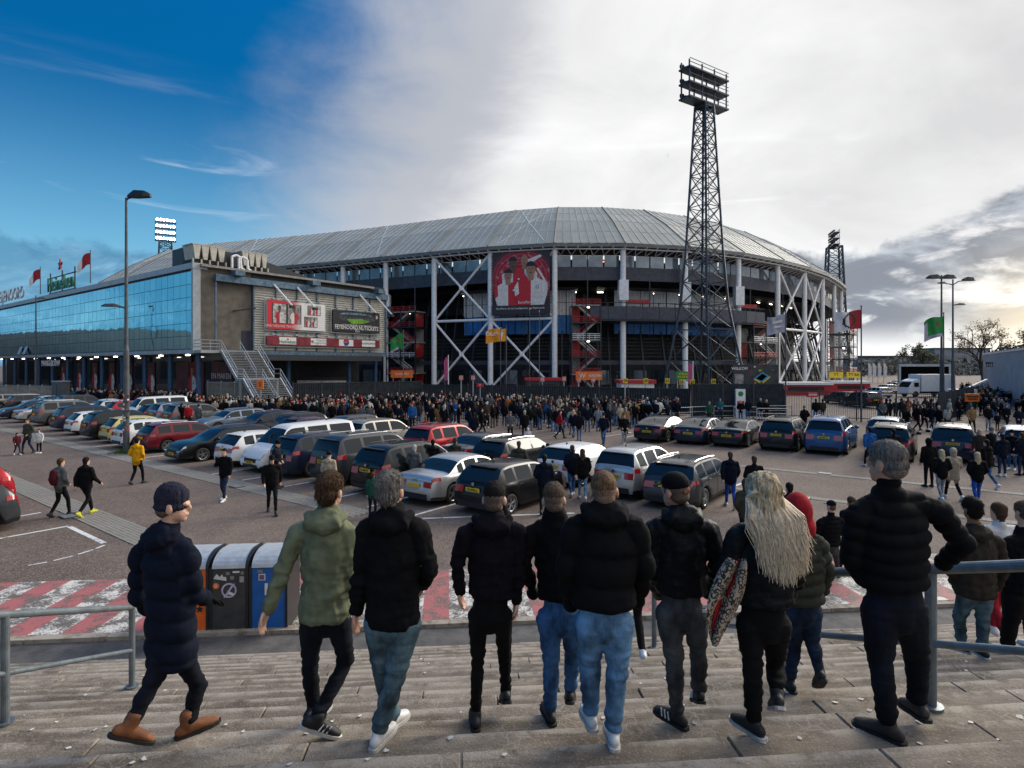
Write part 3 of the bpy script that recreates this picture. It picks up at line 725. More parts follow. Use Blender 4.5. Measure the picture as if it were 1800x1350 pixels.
# horizontally ribbed cladding, one panel per bay
c0, c1 = side_s(443), side_s(675); nb_ = 7; zc0, zc1 = 6.15, ZT - 1.75
M_clad = mat('cream_ribbed_cladding', (.60, .585, .53), .5, .1, .06, 1.5)
for k in range(nb_):
    a, b = c0 + (c1 - c0) * k / nb_ + .09, c0 + (c1 - c0) * (k + 1) / nb_ - .09; m = MB(); n = 27; V = []
    for j in range(2 * n + 1):
        z = zc0 + (zc1 - zc0) * j / (2 * n); x_ = .32 if j % 2 else .14
        V += [(x_, a, z), (x_, b, z)]
    m.add(V, [(2 * j, 2 * j + 1, 2 * j + 3, 2 * j + 2) for j in range(2 * n)]); m.build('cladding_panel', M_clad, BLD)
    m = MB(); m.box2((.1, a - .17, zc0), (.40, a - .01, zc1)); m.build('mullion', M_bsteel, BLD)
m = MB(); m.box2((.1, c0 - .1, zc0 - .45), (.5, c1, zc0)); m.build('bottom_rail', M_bsteel, BLD)
m = MB(); m.box2((.1, c1 - .09, zc0), (.46, c1 + .12, zc1)); m.build('end_mullion', M_bsteel, BLD)
m = MB(); m.box2((-.6, c0, zc0 - .45), (.09, DEP - .1, ZT - .4)); m.build('backing_wall', M_dark, BLD)
m = MB(); m.box2((-4, 3, ZB - .7), (1.6, DEP - 2, ZB - .02)); m.build('soffit_beam', M_dsteel, BLD)

# ---- billboards on the cladding: local frame x along the wall, z up, -y outwards
def billboard(name, label, u0, v0, u1, v1, base):
    s0, za = side(u0, v0); s1, zb = side(u1, v1); c = P0 + Vector((.602, .798, 0)) * (s0 + s1) / 2 + Vector((.798, -.602, 0)) * .75
    w_, h_ = s1 - s0, abs(za - zb)
    t = thing(name, label, 'billboard', (c.x, c.y, (za + zb) / 2 - h_ / 2), math.atan2(.798, .602), 'billboards on the ribbed wall')
    m = MB(); m.box2((-w_ / 2, .0, 0), (w_ / 2, .16, h_)); m.build('board', base, t)
    m = MB()
    for z in (-.16, h_ + .16): m.bar((-w_ / 2 - .2, .2, z), (w_ / 2 + .2, .2, z), .1)
    for x_ in (-w_ / 2 - .16, w_ / 2 + .16): m.bar((x_, .2, -.2), (x_, .2, h_ + .2), .1)
    for x_ in (-w_ / 2 + .3, w_ / 2 - .3): m.bar((x_, .16, h_ / 2), (x_, .6, h_ / 2), .12)
    m.build('frame', M_frame, t)
    n = int(w_ / 1.4)
    for k in range(n):
        x_ = -w_ / 2 + w_ * (k + .5) / n; m = MB(); m.box((x_, -.02, h_ + .2), (.3, .22, .2)); m.build('clamp', M_frame, t)
    return t, w_, h_
b1, w1, h1 = billboard('player_billboard', 'red and white billboard with four framed photographs of players', 463, 527, 565, 583, M_white)
def flat(par, poly, y, mm, nm): m = MB(); m.prism(poly, y, y - .005); return m.build(nm, mm, par)
def rect(x0, z0, x1, z1): return [(x0, z0), (x1, z0), (x1, z1), (x0, z1)]
def gradmat(name, c0, c1, axis, a, b):
    def bd(t, p, pos):
        tc = t.n('ShaderNodeTexCoord').outputs['Object']; s_ = t.n('ShaderNodeSeparateXYZ'); t.put(s_.inputs[0], tc)
        t.put(p.inputs['Base Color'], t.mix(t.sstep(s_.outputs[axis], a, b), c0, c1)); p.inputs['Roughness'].default_value = .5
    return worldmat(name, bd)
flat(b1, rect(-w1 / 2, 0, w1 * .12, h1), -.004, gradmat('red_to_white_print', (.62, .015, .03), (.78, .78, .77), 0, -w1 * .12, w1 * .11), 'red_print')
for x0, x1, z0, z1, n in ((-.42, .07, .2, .9, 2), (.18, .42, .56, .92, 2), (.12, .36, .12, .5, 2)):
    ph = flat(b1, rect(x0 * w1, z0 * h1, x1 * w1, z1 * h1), -.012, M_blackp, 'photograph')
    for k in range(n):
        cw = (x1 - x0) * w1 / n; cx = x0 * w1 + cw * (k + .5)
        flat(ph, rect(cx - cw * .44, z0 * h1 + .05, cx + cw * .44, z1 * h1 - .05), -.02, M_printg if (k + int(x0 * 10)) % 2 else mat('pale_print', (.55, .53, .50), .6, 0, .3, 3), 'photo_backdrop')
        player(ph, cx, z0 * h1 + .06, (z1 - z0) * h1 * .88, -.028, M_skin_d if k == 1 or x0 < -.4 else M_skin_p, flip=(k == 1 and x0 < 0))
link('lettering', text_mesh('ONS NIEUWE THUISSHIRT', .42, M_printw, .004), b1, (-w1 * .22, -.03, h1 * .1))
b2, w2, h2 = billboard('ticket_billboard', 'black billboard with green pitch and ticket web address', 579, 545, 661, 587, M_blackp)
bw = flat(b2, ell(0, h2 * .70, w2 * .40, h2 * .22, 28), -.004, mat('stand_print', (.055, .06, .068), .6, 0, .4, 3), 'stand_print')
flat(b2, ell(-.02 * w2, h2 * .84, w2 * .34, h2 * .10, 24), -.012, mat('roof_print', (.12, .25, .33), .5, 0, .4, 2), 'roof_print'); flat(b2, ell(-.02 * w2, h2 * .79, w2 * .33, h2 * .055, 24), -.018, M_blackp, 'shade_print')
flat(b2, [(-.22 * w2, h2 * .62), (.10 * w2, h2 * .66), (.28 * w2, h2 * .56), (.12 * w2, h2 * .44), (-.12 * w2, h2 * .40)], -.022, mat('pitch_print', (.16, .42, .02), .6, 0, .25, 3), 'pitch_print')
link('lettering', text_mesh('FEYENOORD.NL/TICKETS', .78, M_printw, .004, .018, .8), b2, (0, -.03, h2 * .22)); flat(b2, rect(-.3 * w2, h2 * .35, .32 * w2, h2 * .365), -.028, M_printw, 'rule'); link('lettering', text_mesh('EEN', .42, M_printw, .004), b2, (0, -.03, h2 * .05))
flat(b2, ell(.42 * w2, h2 * .8, .03 * w2, .03 * w2 * 1.1, 16, 90, 270), -.028, M_redp, 'emblem'); flat(b2, ell(.42 * w2, h2 * .8, .03 * w2, .03 * w2 * 1.1, 16, -90, 90), -.028, M_printw, 'emblem')
b3, w3, h3 = billboard('sponsor_billboard', 'long dark red billboard carrying four white sponsor cards', 463, 590, 661, 612, mat('sponsor_red', (.23, .012, .025), .5, 0, .25, 1))
for k, x_ in enumerate((-.34, -.085, .165, .385)):
    cwid = .135 * w3; cx = x_ * w3; card = flat(b3, rect(cx - cwid / 2, .12 * h3, cx + cwid / 2, .9 * h3), -.006, M_white, 'sponsor_card')
    if k == 0: flat(card, star(cx, h3 * .66, .2), -.014, M_redp, 'star'); link('lettering', text_mesh('Heineken', .58, M_hgreen, .004, .01), card, (cx, -.02, h3 * .38))
    if k == 1: link('lettering', text_mesh('STADION\nFEIJENOORD', .34, M_printg, .004), card, (cx + .35, -.02, h3 * .5)); flat(card, ell(cx - .9, h3 * .5, .2, .2, 14), -.014, M_printg, 'logo')
    if k == 2:
        flat(card, ell(cx, h3 * .58, .45, .45, 24, 20, 200), -.014, M_redp, 'logo'); flat(card, ell(cx, h3 * .58, .45, .45, 24, 200, 380), -.014, mat('printed_blue', (.01, .05, .30), .5), 'logo')
        flat(card, [(cx - .44, h3 * .52), (cx - .1, h3 * .54), (cx + .44, h3 * .66), (cx + .1, h3 * .60)], -.02, M_white, 'logo'); link('lettering', text_mesh('pepsi', .28, mat('printed_blue', (.01, .05, .30)), .004), card, (cx, -.02, h3 * .24))
    if k == 3: link('lettering', text_mesh('PLANNOFFICE', .36, M_blackp, .004, .004), card, (cx, -.02, h3 * .5))
# floodlights on struts above the boards
for u in (475, 516, 626, 655):
    s, z = side(u, 492 + (u - 475) * .11); a = P0 + Vector((.602, .798, 0)) * s + Vector((.798, -.602, 0)) * .6; b = P0 + Vector((.602, .798, 0)) * (s + 1.2) + Vector((.798, -.602, 0)) * 2.6
    t = thing('billboard_floodlight', 'slanted white strut with small floodlight aimed at the billboards', 'floodlight', (a.x, a.y, ZT - 1.3), 0, 'floodlights over the billboards')
    e = Vector((b.x - a.x, b.y - a.y, -2.6)); m = MB(); m.bar((0, 0, 0), e, .16); m.build('strut', M_wsteel, t); m = MB(); m.box(e + Vector((0, 0, -.15)), (.5, .4, .3), .9); m.build('lamp_head', M_black, t)

# ---- roof plant: two cooling units with V-shaped fins
M_hvac = mat('cream_plant_casing', (.50, .47, .40), .5, .1, .1, 2)
def plant(label, u0, u1):
    s0, s1 = side_s(u0), side_s(u1); c = P0 + Vector((.602, .798, 0)) * s0 + Vector((.798, -.602, 0)) * -1.4
    t = thing('cooling_unit', label, 'roof plant', (c.x, c.y, ZT - .1), math.atan2(.798, .602)); L = s1 - s0; n = 4; dx = L / n
    m = MB(); m.box2((0, .2, 0), (L, 2.3, .75)); m.build('base', M_dark, t)
    for k in range(n + 1): m = MB(); m.box((k * dx, 0, .4), (.14, .2, .8)); m.build('leg', M_hvac, t)
    for k in range(n):
        m = MB(); m.prism([(k * dx + .02, 2.35), ((k + 1) * dx - .02, 2.35), ((k + .72) * dx, .8), ((k + .28) * dx, .8)], .0, 2.4); m.build('fin', M_hvac, t)
        m = MB(); m.prism([((k + .74) * dx, .8), ((k + 1.0) * dx, 2.25), ((k + 1.26) * dx, .8)], .25, 2.2); m.build('grille', M_black, t)
        m = MB(); m.lathe([(.01, 2.55), (dx * .36, 2.55), (dx * .42, 2.35)], ((k + .5) * dx, 1.2, 0), 14); m.build('fan_cowl', M_hvac, t)
    m = MB(); m.box2((-.1, -.02, 2.35), (L + .1, 2.4, 2.45)); m.build('top_plate', M_hvac, t)
plant('cream cooling unit with V fins on the roof corner above concrete wall', 350, 408); plant('cream cooling unit with V fins beside white pipes further along the roof', 437, 482)
s = side_s(415); c = P0 + Vector((.602, .798, 0)) * s + Vector((.798, -.602, 0)) * -.9
t = thing('roof_pipe', 'bent white pipes between the two cream cooling units', 'pipe', (c.x, c.y, ZT - .1), math.atan2(.798, .602))
for k in range(2):
    m = MB(); x_ = k * .8; m.path([(x_, 0, 0), (x_, 0, 1.5 - .1 * k), (x_ + .5, 0, 1.75 - .1 * k), (x_ + 1.0, 0, 1.5 - .1 * k), (x_ + 1.05, 0, .3), (x_ + 1.5, 0, .15)], .13, 8); m.build('pipe', M_wsteel, t)

# ---- steel staircase down to the forecourt
ZL = 6.1; sA, sB = side_s(376), side_s(440)
SC = thing('steel_staircase', 'wide grey steel staircase leading down from the door beside the billboards', 'staircase', P0, BR)
m = MB(); m.box2((0.02, -.2, ZL - .3), (1.6, sB + .2, ZL)); m.build('landing', M_steel, SC)
fl1 = (1.6, ZL, 4.9, 3.1); fl2 = (6.1, 3.1, 9.4, 0)
M_tread = mat('grey_grating', (.25, .26, .27), .55, .4, .1, 6)
for x0, z0, x1, z1 in (fl1, fl2):
    n = 17
    for k in range(n):
        m = MB(); x_ = x0 + (x1 - x0) * (k + .5) / n; z = z0 - (z0 - z1) * (k + 1) / n; m.box2((x_ - .13, sA, z), (x_ + .11, sB, z + .09)); m.build('step', M_tread, SC)
    for s in (sA, sB): m = MB(); m.add([(x0, s - .06, z0 - .35), (x1, s - .06, z1 - .35), (x1, s - .06, z1 + .1), (x0, s - .06, z0 + .1), (x0, s + .06, z0 - .35), (x1, s + .06, z1 - .35), (x1, s + .06, z1 + .1), (x0, s + .06, z0 + .1)], [(0, 1, 2, 3), (7, 6, 5, 4), (0, 4, 5, 1), (3, 2, 6, 7), (0, 3, 7, 4), (1, 5, 6, 2)]); m.build('stringer', M_steel, SC)
    for s in (sA, (sA + sB) / 2, sB):
        m = MB()
        for hh in (.5, 1.0): m.tube((x0, s, z0 + hh), (x1, s, z1 + hh), .045, None, 6)
        for k in range(4): x_ = x0 + (x1 - x0) * k / 3; z = z0 + (z1 - z0) * k / 3; m.tube((x_, s, z), (x_, s, z + 1.0), .04, None, 6)
        m.build('railing', M_steel, SC)
m = MB(); m.box2((4.9, sA, 2.9), (6.1, sB, 3.1)); m.build('landing', M_steel, SC)
m = MB()
for s in (sA, sB):
    for hh in (.5, 1.0): m.tube((4.9, s, 3.1 + hh), (6.1, s, 3.1 + hh), .045, None, 6)
    m.bar((5.5, s, 0), (5.5, s, 2.9), .2)
m.build('landing_frame', M_steel, SC)
m = MB()
for hh in (.35, .7, 1.05): m.tube((1.55, -.15, ZL + hh), (.1, -.15, ZL + hh), .04, None, 6); m.tube((1.55, -.15, ZL + hh), (1.55, sA, ZL + hh), .04, None, 6)
for yy in (-.15, .8, 1.8): m.tube((1.55, yy, ZL), (1.55, yy, ZL + 1.1), .04, None, 6)
m.build('landing_railing', M_steel, SC)
# ================================================================== masts, lamps, flags, fences, signs, background
M_mast = mat('mast_steel', (.05, .065, .085), .5, .4, .15, 2)
def lattice(label, base, prof, rz, r_leg, r_br, head, lit=False, panel_h=3.2):
    """prof: list of (z, half width)"""
    t = thing('floodlight_mast', label, 'floodlight mast', base, rz)
    def hw(z):
        for (z0, a), (z1, b) in zip(prof, prof[1:]):
            if z <= z1: return a + (b - a) * (z - z0) / (z1 - z0)
        return prof[-1][1]
    H = prof[-1][0]; zs = [0]
    while zs[-1] < H - .1: zs.append(min(H, zs[-1] + max(1.8, panel_h * hw(zs[-1]) / 3.0 + .7)))
    cor = ((-1, -1), (1, -1), (1, 1), (-1, 1))
    for a, b in cor:
        m = MB(); m.path([(a * hw(z), b * hw(z), z) for z, _ in prof], r_leg, 6); m.build('leg', M_mast, t)
    for z0, z1 in zip(zs, zs[1:]):
        m = MB()
        for k in range(4):
            p, q = cor[k], cor[(k + 1) % 4]
            a0 = Vector((p[0] * hw(z0), p[1] * hw(z0), z0)); b0 = Vector((q[0] * hw(z0), q[1] * hw(z0), z0)); a1 = Vector((p[0] * hw(z1), p[1] * hw(z1), z1)); b1_ = Vector((q[0] * hw(z1), q[1] * hw(z1), z1))
            m.tube(a0, b1_, r_br, None, 4, False); m.tube(b0, a1, r_br, None, 4, False); m.tube(a1, b1_, r_br, None, 4, False)
        tag(m.build('brace_panel', M_mast, t), kind='stuff')
    m = MB(); x_ = -hw(0) * .0
    for s_ in (-.25, .25): m.path([(-hw(z) + s_ * .0 + .1, -hw(z) - .12 + s_, z) for z, _ in prof], r_br * .8, 4)
    m.build('ladder', M_mast, t)
    W_, Hh, nt, nl = head
    fr = MB()
    for x_ in (-W_ / 2, -W_ / 6, W_ / 6, W_ / 2):
        for y_ in (-.7, .7): fr.bar((x_, y_, H), (x_, y_, H + Hh), .16)
    for k in range(nt):
        z = H + .2 + (Hh - 1.0) * k / max(1, nt - 1) * .94; dk = MB(); dk.box((0, 0, z), (W_ + .5, 2.0, .22)); dk.build('deck', M_mast, t)
        for hh in (.6, 1.1): fr.tube((-W_ / 2 - .2, -.95, z + hh), (W_ / 2 + .2, -.95, z + hh), .05, None, 4)
        for j in range(nl):
            x_ = -W_ / 2 + W_ * (j + .5) / nl; l_ = MB(); l_.lathe([(.08, -.30), (.22, -.22), (.42, .18), (.40, .2)], (x_, .9 if not lit else -.9, z + .75), 10, 'y')
            l_.tube((x_, .5, z), (x_, .6, z + .6), .08, None, 5); l_.build('floodlight', M_black, t)
            if lit: l_ = MB(); l_.lathe([(.01, 0), (.42, 0)], (x_, -1.25, z + .75), 10, 'y'); l_.build('lit_lens', M_flood, t)
    fr.build('head_frame', M_mast, t)
    return t
M_flood = mat('lit_floodlight_lens', (1, .97, .92), .5, emit=14)
b = pix(1238, 690, 84); lattice('tall dark lattice floodlight mast standing before the stadium facade', (b.x, b.y, 0), [(0, 4.2), (13.2, 2.3), (21, 1.8), (41.6, .9)], R(33), .17, .07, (8.0, 5.4, 3, 9))
b = pix(291, 700, 225); lattice('distant floodlight mast with lamps switched on behind the glass building', (b.x, b.y, 0), [(0, 4.4), (52, 2.0)], R(30), .3, .14, (6.6, 8.5, 4, 6), True)
b = pix(1466, 690, 215); m3 = lattice('distant dark floodlight mast behind the right end of the stadium roof', (b.x, b.y, 0), [(0, 4.0), (48, 2.1)], R(75), .32, .14, (8, 5.5, 3, 6))

# ---- street lamps
M_post = mat('grey_lamp_post', (.10, .108, .115), .5, .3, .15, 3)
def lamp(label, base, H, arms, sticker=False):
    t = thing('street_lamp', label, 'street lamp', base)
    m = MB(); m.tube((0, 0, 0), (0, 0, H * .4), .15, .13, 14); m.tube((0, 0, H * .4), (0, 0, H * .42), .13, .09, 14); m.tube((0, 0, H * .42), (0, 0, H), .09, .06, 12); m.build('pole', M_post, t, smooth=False)
    for z, ang, L, rise, kind in arms:
        c, s_ = math.cos(R(ang)), math.sin(R(ang)); e = Vector((c * L, s_ * L, z + rise))
        m = MB(); m.path([(0, 0, z), (c * L * .5, s_ * L * .5, z + rise * .8), e], .05, 8); m.build('arm', M_post, t)
        m = MB(); d = Vector((c, s_, 0)); side_ = Vector((-s_, c, 0)); w_, l_, h_ = (.2, .85, .16) if kind == 'a' else (.26, 1.15, .34)
        P = []
        for f_, ww, hh in ((-.1, .5, .4), (.25, 1, 1), (.75, .9, .85), (1, .35, .3)):
            o = e + d * l_ * f_; P += [o - side_ * w_ * ww, o + side_ * w_ * ww, o + side_ * w_ * ww * .6 + Vector((0, 0, h_ * hh)), o - side_ * w_ * ww * .6 + Vector((0, 0, h_ * hh))]
        m.add(P, [(4 * a + k, 4 * a + (k + 1) % 4, 4 * a + 4 + (k + 1) % 4, 4 * a + 4 + k) for a in range(3) for k in range(4)] + [(3, 2, 1, 0), (12, 13, 14, 15)]); m.build('lamp_head', M_black if kind == 'b' else M_post, t)
    if sticker:
        rr = random.Random(4); cols = [M_white, M_redp, M_printg, M_printw, M_blackp]
        for k in range(34):
            a = rr.uniform(-2.6, -.3); z = rr.uniform(1.0, 3.0); m = MB(); m.box((math.cos(a) * .152, math.sin(a) * .152, z), (.07 + .05 * rr.random(), .012, .05 + .07 * rr.random()), a + math.pi / 2); m.build('sticker', cols[k % 5], t)
    return t
L1 = gnd(222, 796); lamp('tall grey lamp post covered in stickers at the end of the parked cars', L1, 13.1, [(13.0, -8, .25, .1, 'b'), (7.4, 186, .35, .1, 'a')], True)
b = pix(63, 700, 73); lamp('grey lamp post before the glass building behind the parked cars', (b.x, b.y, 0), 13.2, [(12.7, 5, .4, .1, 'a')])
b = pix(1655, 736, 50); lamp('dark lamp post with wide head carrying a green flag', (b.x, b.y, 0), 12.2, [(11.9, 180, .15, .0, 'b'), (11.9, 0, .1, 0, 'b')])
b = pix(1675, 730, 52.5); lamp('dark lamp post with branching arms beside the crowd', (b.x, b.y, 0), 12.2, [(11.7, 8, 1.1, .4, 'b'), (11.7, 188, .7, .1, 'a'), (9.9, 0, .3, 0, 'a')])

# ---- flags
def flag(label, base, H, size, cols, dirx=-1, logo=None, droop=.25, seed=1, polem=None, cat='flag'):
    t = thing('flag', label, cat, base)
    m = MB(); m.tube((0, 0, 0), (0, 0, H), .07, .045, 10); m.lathe([(.001, .12), (.08, .06), (.06, 0)], (0, 0, H), 10); m.build('pole', polem or M_post, t)
    W_, Hh = size; nx, nz = 22, 12; rr = random.Random(seed); ph = rr.random() * 6
    V = []; Fc = []; I = []
    def P(a, b):
        x_ = dirx * W_ * a * (1 - .08 * math.sin(a * 3)); y_ = .22 * W_ * .35 * math.sin(a * 7 + ph + b * 1.2) * a + .05 * math.sin(a * 15 + b * 4 + ph) * a
        z = H - .25 - Hh * b - droop * Hh * a * a - .12 * Hh * math.sin(a * 5 + ph) * a * (1 - b); return (x_, y_, z)
    for j in range(nz + 1):
        for i in range(nx + 1): V.append(P(i / nx, j / nz))
    for j in range(nz):
        for i in range(nx): Fc.append((j * (nx + 1) + i, j * (nx + 1) + i + 1, (j + 1) * (nx + 1) + i + 1, (j + 1) * (nx + 1) + i)); I.append(cols[1]((i + .5) / nx, (j + .5) / nz))
    me = mesh_from('cloth', V, Fc, cols[0], I, True); link('cloth', me, t)
    for poly, mm in (logo or []):
        q = MB(); q.add([Vector(P(*p)) + Vector((0, -.02, 0)) for p in poly], [tuple(range(len(poly)))]); q.build('print', mm, t)
    return t
M_fred = mat('flag_red', (.36, .012, .02), .75, 0, .1, 2); M_fwhite = mat('flag_white', (.66, .65, .66), .75, 0, .1, 2); M_fgrey = mat('flag_grey', (.36, .37, .44), .75, 0, .15, 2)
M_forange = mat('flag_orange', (.82, .30, .01), .7, 0, .06, 2); M_fpink = mat('flag_pink', (.5, .08, .2), .7); M_fgreen = mat('flag_green', (.012, .22, .04), .7, 0, .1, 2)
def emblem(a, b):
    d = math.hypot((a - .5) * 1.5, (b - .5)); return 2 if .30 < d < .4 else (0 if (a < .5) else 1)
p = pix(1514, 742, 46.4); flag('red and white club flag with dark ring emblem on tall pole by the fence', (p.x, p.y, 0), 9.15, (2.1, 1.5), ([M_fred, M_fwhite, M_blackp], emblem), -1, None, .25, 2)
p = pix(1655, 736, 50); flag('green and grey flag hanging from the dark lamp post', (p.x, p.y - .25, 0), 8.9, (1.65, 1.7), ([M_fgreen, M_fgrey], lambda a, b: 1 if a > .8 and b > .2 or b > .85 else 0), -1, [(star(.35, .35, .14), M_fred)], .3, 3)
p = pix(890, 690, 72); flag('orange flag with white tulip print before the white cross bracing', (p.x, p.y, 0), 9.25, (2.55, 1.55), ([M_forange], lambda a, b: 0), -1,
     [([(.16 + x_ * .5, y_) for x_, y_ in ((0, .35), (.1, .2), (.2, .35), (.3, .2), (.36, .4), (.26, .6), (.08, .6))], M_white), ([(.22, .6), (.26, .6), (.3, .9), (.24, .9)], M_white)], .2, 4)
me = text_mesh('OIUЭ', .62, M_white, .004, .01); link('print', me, [o for o in COL.objects if o.get('label', '').startswith('orange flag')][0], (-1.75, -.22, 8.3))
p = pix(709, 690, 66); flag('green flag with red star drooping beside the billboard wing', (p.x, p.y, 0), 8.35, (1.45, 1.7), ([M_fgreen, M_fgrey], lambda a, b: 1 if b > .8 and a > .4 else 0), -1, [(star(.35, .4, .16), M_fred)], .35, 5)
p = pix(1381, 700, 50); flag('grey flag with white lettering before the right cross bracing', (p.x, p.y, 0), 9.1, (1.6, 1.55), ([M_fgrey], lambda a, b: 0), -1, [([(.2, .3), (.8, .25), (.8, .38), (.2, .45)], M_fwhite), ([(.25, .6), (.7, .55), (.7, .65), (.25, .7)], M_fwhite)], .2, 6)
p = pix(788, 690, 70); flag('narrow pink beach flag beside the white column', (p.x, p.y, 0), 5.6, (.5, 2.6), ([M_fpink], lambda a, b: 0), -1, None, .05, 7, M_wsteel)
p = pix(1218, 690, 74); flag('narrow pink beach flag at the foot of the floodlight mast', (p.x, p.y, 0), 4.9, (.6, 2.4), ([M_fpink], lambda a, b: 0), -1, None, .05, 8, M_wsteel)
def redwhite(a, b): return 0 if b < .5 else 1
for u, vt, q_ in ((71, 470, None), (159, 441, None)):
    Y = 88 if u < 100 else 76; p = pix(u, vt, Y); z0 = 15.2
    t = flag('red and white club flag on the roof beside the ' + ('green sign' if u < 100 else 'taller flagpole'), (p.x, p.y, z0), p.z - z0, (1.7, 1.5), ([M_fred, M_fwhite], lambda a, b: 0 if a < .72 else 1), -1, None, .9, u)
    if u > 100: t['label'] = 'red and white club flag on the tallest roof pole of the glass building'
for k, (u, vt, Y) in enumerate(((931, 545, 74), (948, 548, 76), (880, 578, 71.5))):
    p = pix(u, vt, Y); t = thing('flagpole', 'slender bare flagpole before the white cross bracing', 'flagpole', (p.x, p.y, 0), 0, 'bare flagpoles'); m = MB(); m.tube((0, 0, 0), (0, 0, p.z), .06, .04, 8); m.build('pole', M_post, t); m = MB(); m.lathe([(.001, .2), (.07, .1), (.05, 0)], (0, 0, p.z), 8); m.build('finial', M_steel, t)

# ---- banner with players on the cross-braced bay
a, b = VV[9], VV[10]; d = (b - a).normalized(); nr = Vector((d.y, -d.x, 0)); c = (a + b) / 2 + nr * .75
BW, BH, BZ = (b - a).length - 1.25, 10.2, 12.75
BN = thing('banner', 'large red and black banner with four football players on the stadium front', 'banner', (c.x, c.y, BZ), math.atan2(d.y, d.x))
def banmat(t, p, pos):
    tc = t.n('ShaderNodeTexCoord').outputs['Object']; s_ = t.n('ShaderNodeSeparateXYZ'); t.put(s_.inputs[0], tc)
    r_ = t.m('SQRT', t.m('ADD', t.m('POWER', s_.outputs[0], 2), t.m('POWER', t.m('SUBTRACT', s_.outputs[2], 5.6), 2)))
    wv = t.n('ShaderNodeTexWave', wave_type='RINGS', rings_direction='SPHERICAL'); wv.inputs['Scale'].default_value = .55; wv.inputs['Distortion'].default_value = 1.5
    mv = t.n('ShaderNodeVectorMath', operation='SUBTRACT'); t.put(mv.inputs[0], tc); mv.inputs[1].default_value = (0, 0, 5.6); t.put(wv.inputs['Vector'], mv.outputs[0])
    c_ = t.mix(wv.outputs['Fac'], (.20, .008, .02), (.50, .03, .06)); c_ = t.mix(t.m('MULTIPLY', t.sstep(t.noise(tc, 1.2, 5, .6), .52, .72), .6), c_, (.72, .55, .56))
    c_ = t.mix(t.sstep(r_, 4.3, 5.6), c_, (.03, .022, .03)); c_ = t.mix(t.sstep(s_.outputs[2], 2.0, .9), c_, (.035, .03, .042))
    t.put(p.inputs['Base Color'], c_); p.inputs['Roughness'].default_value = .55
q = MB(); q.box2((-BW / 2, 0, 0), (BW / 2, .05, BH)); q.build('sheet', worldmat('banner_print', banmat), BN)
q = MB()
for k in range(20):
    for s_ in (-1, 1): q.bar((s_ * BW / 2, .05, .3 + BH * k / 20.5), (s_ * (BW / 2 + .3), .3, .3 + BH * k / 20.5), .06)
q.bar((-BW / 2, .1, BH + .06), (BW / 2, .1, BH + .06), .1); q.bar((-BW / 2, .1, -.06), (BW / 2, .1, -.06), .1); q.build('lacing', M_dsteel, BN)
def bigplayer(cx, z0, h, y, skin, hair, shirt, bald=False, tilt=0):
    w_ = h * .30; k = tilt
    out = []
    def add(nm, mm, poly):
        nonlocal y
        y -= .006; m = MB(); m.prism([(a_ + k * (b_ - z0), b_) for a_, b_ in poly], y, y - .004); m.build(nm, mm, BN)
    A, B_ = (M_redp, M_printw) if shirt == 0 else (M_printw, M_redp)
    add('printed_shirt', A, [(cx - w_, z0), (cx, z0), (cx, z0 + h * .55), (cx - w_ * .35, z0 + h * .62), (cx - w_ * 1.0, z0 + h * .53), (cx - w_ * 1.2, z0 + h * .22)])
    add('printed_shirt', B_, [(cx, z0), (cx + w_, z0), (cx + w_ * 1.2, z0 + h * .22), (cx + w_ * 1.0, z0 + h * .53), (cx + w_ * .35, z0 + h * .62), (cx, z0 + h * .55)])
    for s_ in (-1, 1): add('printed_sleeve', M_printw if shirt == 0 else M_redp, [(cx + s_ * w_ * .98, z0 + h * .54), (cx + s_ * w_ * 1.28, z0 + h * .40), (cx + s_ * w_ * 1.2, z0 + h * .20), (cx + s_ * w_ * .9, z0 + h * .26)][::s_])
    add('printed_neck', skin, [(cx - w_ * .2, z0 + h * .55), (cx + w_ * .2, z0 + h * .55), (cx + w_ * .22, z0 + h * .72), (cx - w_ * .22, z0 + h * .72)])
    add('printed_face', skin, ell(cx, z0 + h * .80, w_ * .34, h * .155, 20))
    if not bald: add('printed_hair', hair, ell(cx, z0 + h * .85, w_ * .37, h * .125, 16, 5, 175))
    dk = mat('printed_feature', (.05, .025, .02), .6)
    for s_ in (-1, 1): add('printed_eye', dk, ell(cx + s_ * w_ * .13, z0 + h * .815, w_ * .055, h * .011, 8))
    add('printed_nose', mat('printed_nose', (.16, .085, .06), .6), [(cx - w_ * .05, z0 + h * .755), (cx + w_ * .05, z0 + h * .755), (cx, z0 + h * .80)])
    add('printed_mouth', dk, ell(cx, z0 + h * .72, w_ * .1, h * .012, 8))
    add('printed_emblem', M_blackp, ell(cx + w_ * .5, z0 + h * .40, w_ * .13, w_ * .13, 12)); add('printed_emblem', M_printw, ell(cx + w_ * .5, z0 + h * .40, w_ * .09, w_ * .09, 12))
q = MB(); q.prism([(1.0, 8.9), (3.2, 9.7), (3.5, 9.4), (1.4, 8.2)], -.006, -.010); q.build('printed_stripe', M_printw, BN)
for poly in ([(-4.4, 2.4), (-1.8, 6.8), (-1.5, 6.6), (-3.9, 2.0)], [(2.6, 7.4), (4.3, 4.6), (4.5, 4.9), (2.9, 7.6)]): q = MB(); q.prism(poly, -.006, -.010); q.build('printed_stripe', M_printw, BN)
bigplayer(.6, 4.3, 5.7, -.02, M_skin_p, M_blackp, 0, True)
bigplayer(-1.3, 3.2, 6.5, -.12, M_skin_d, M_blackp, 1)
bigplayer(-2.1, 1.5, 6.2, -.22, M_skin_p, M_blackp, 1)
bigplayer(1.75, 1.5, 7.3, -.32, M_skin_p, M_blackp, 0)
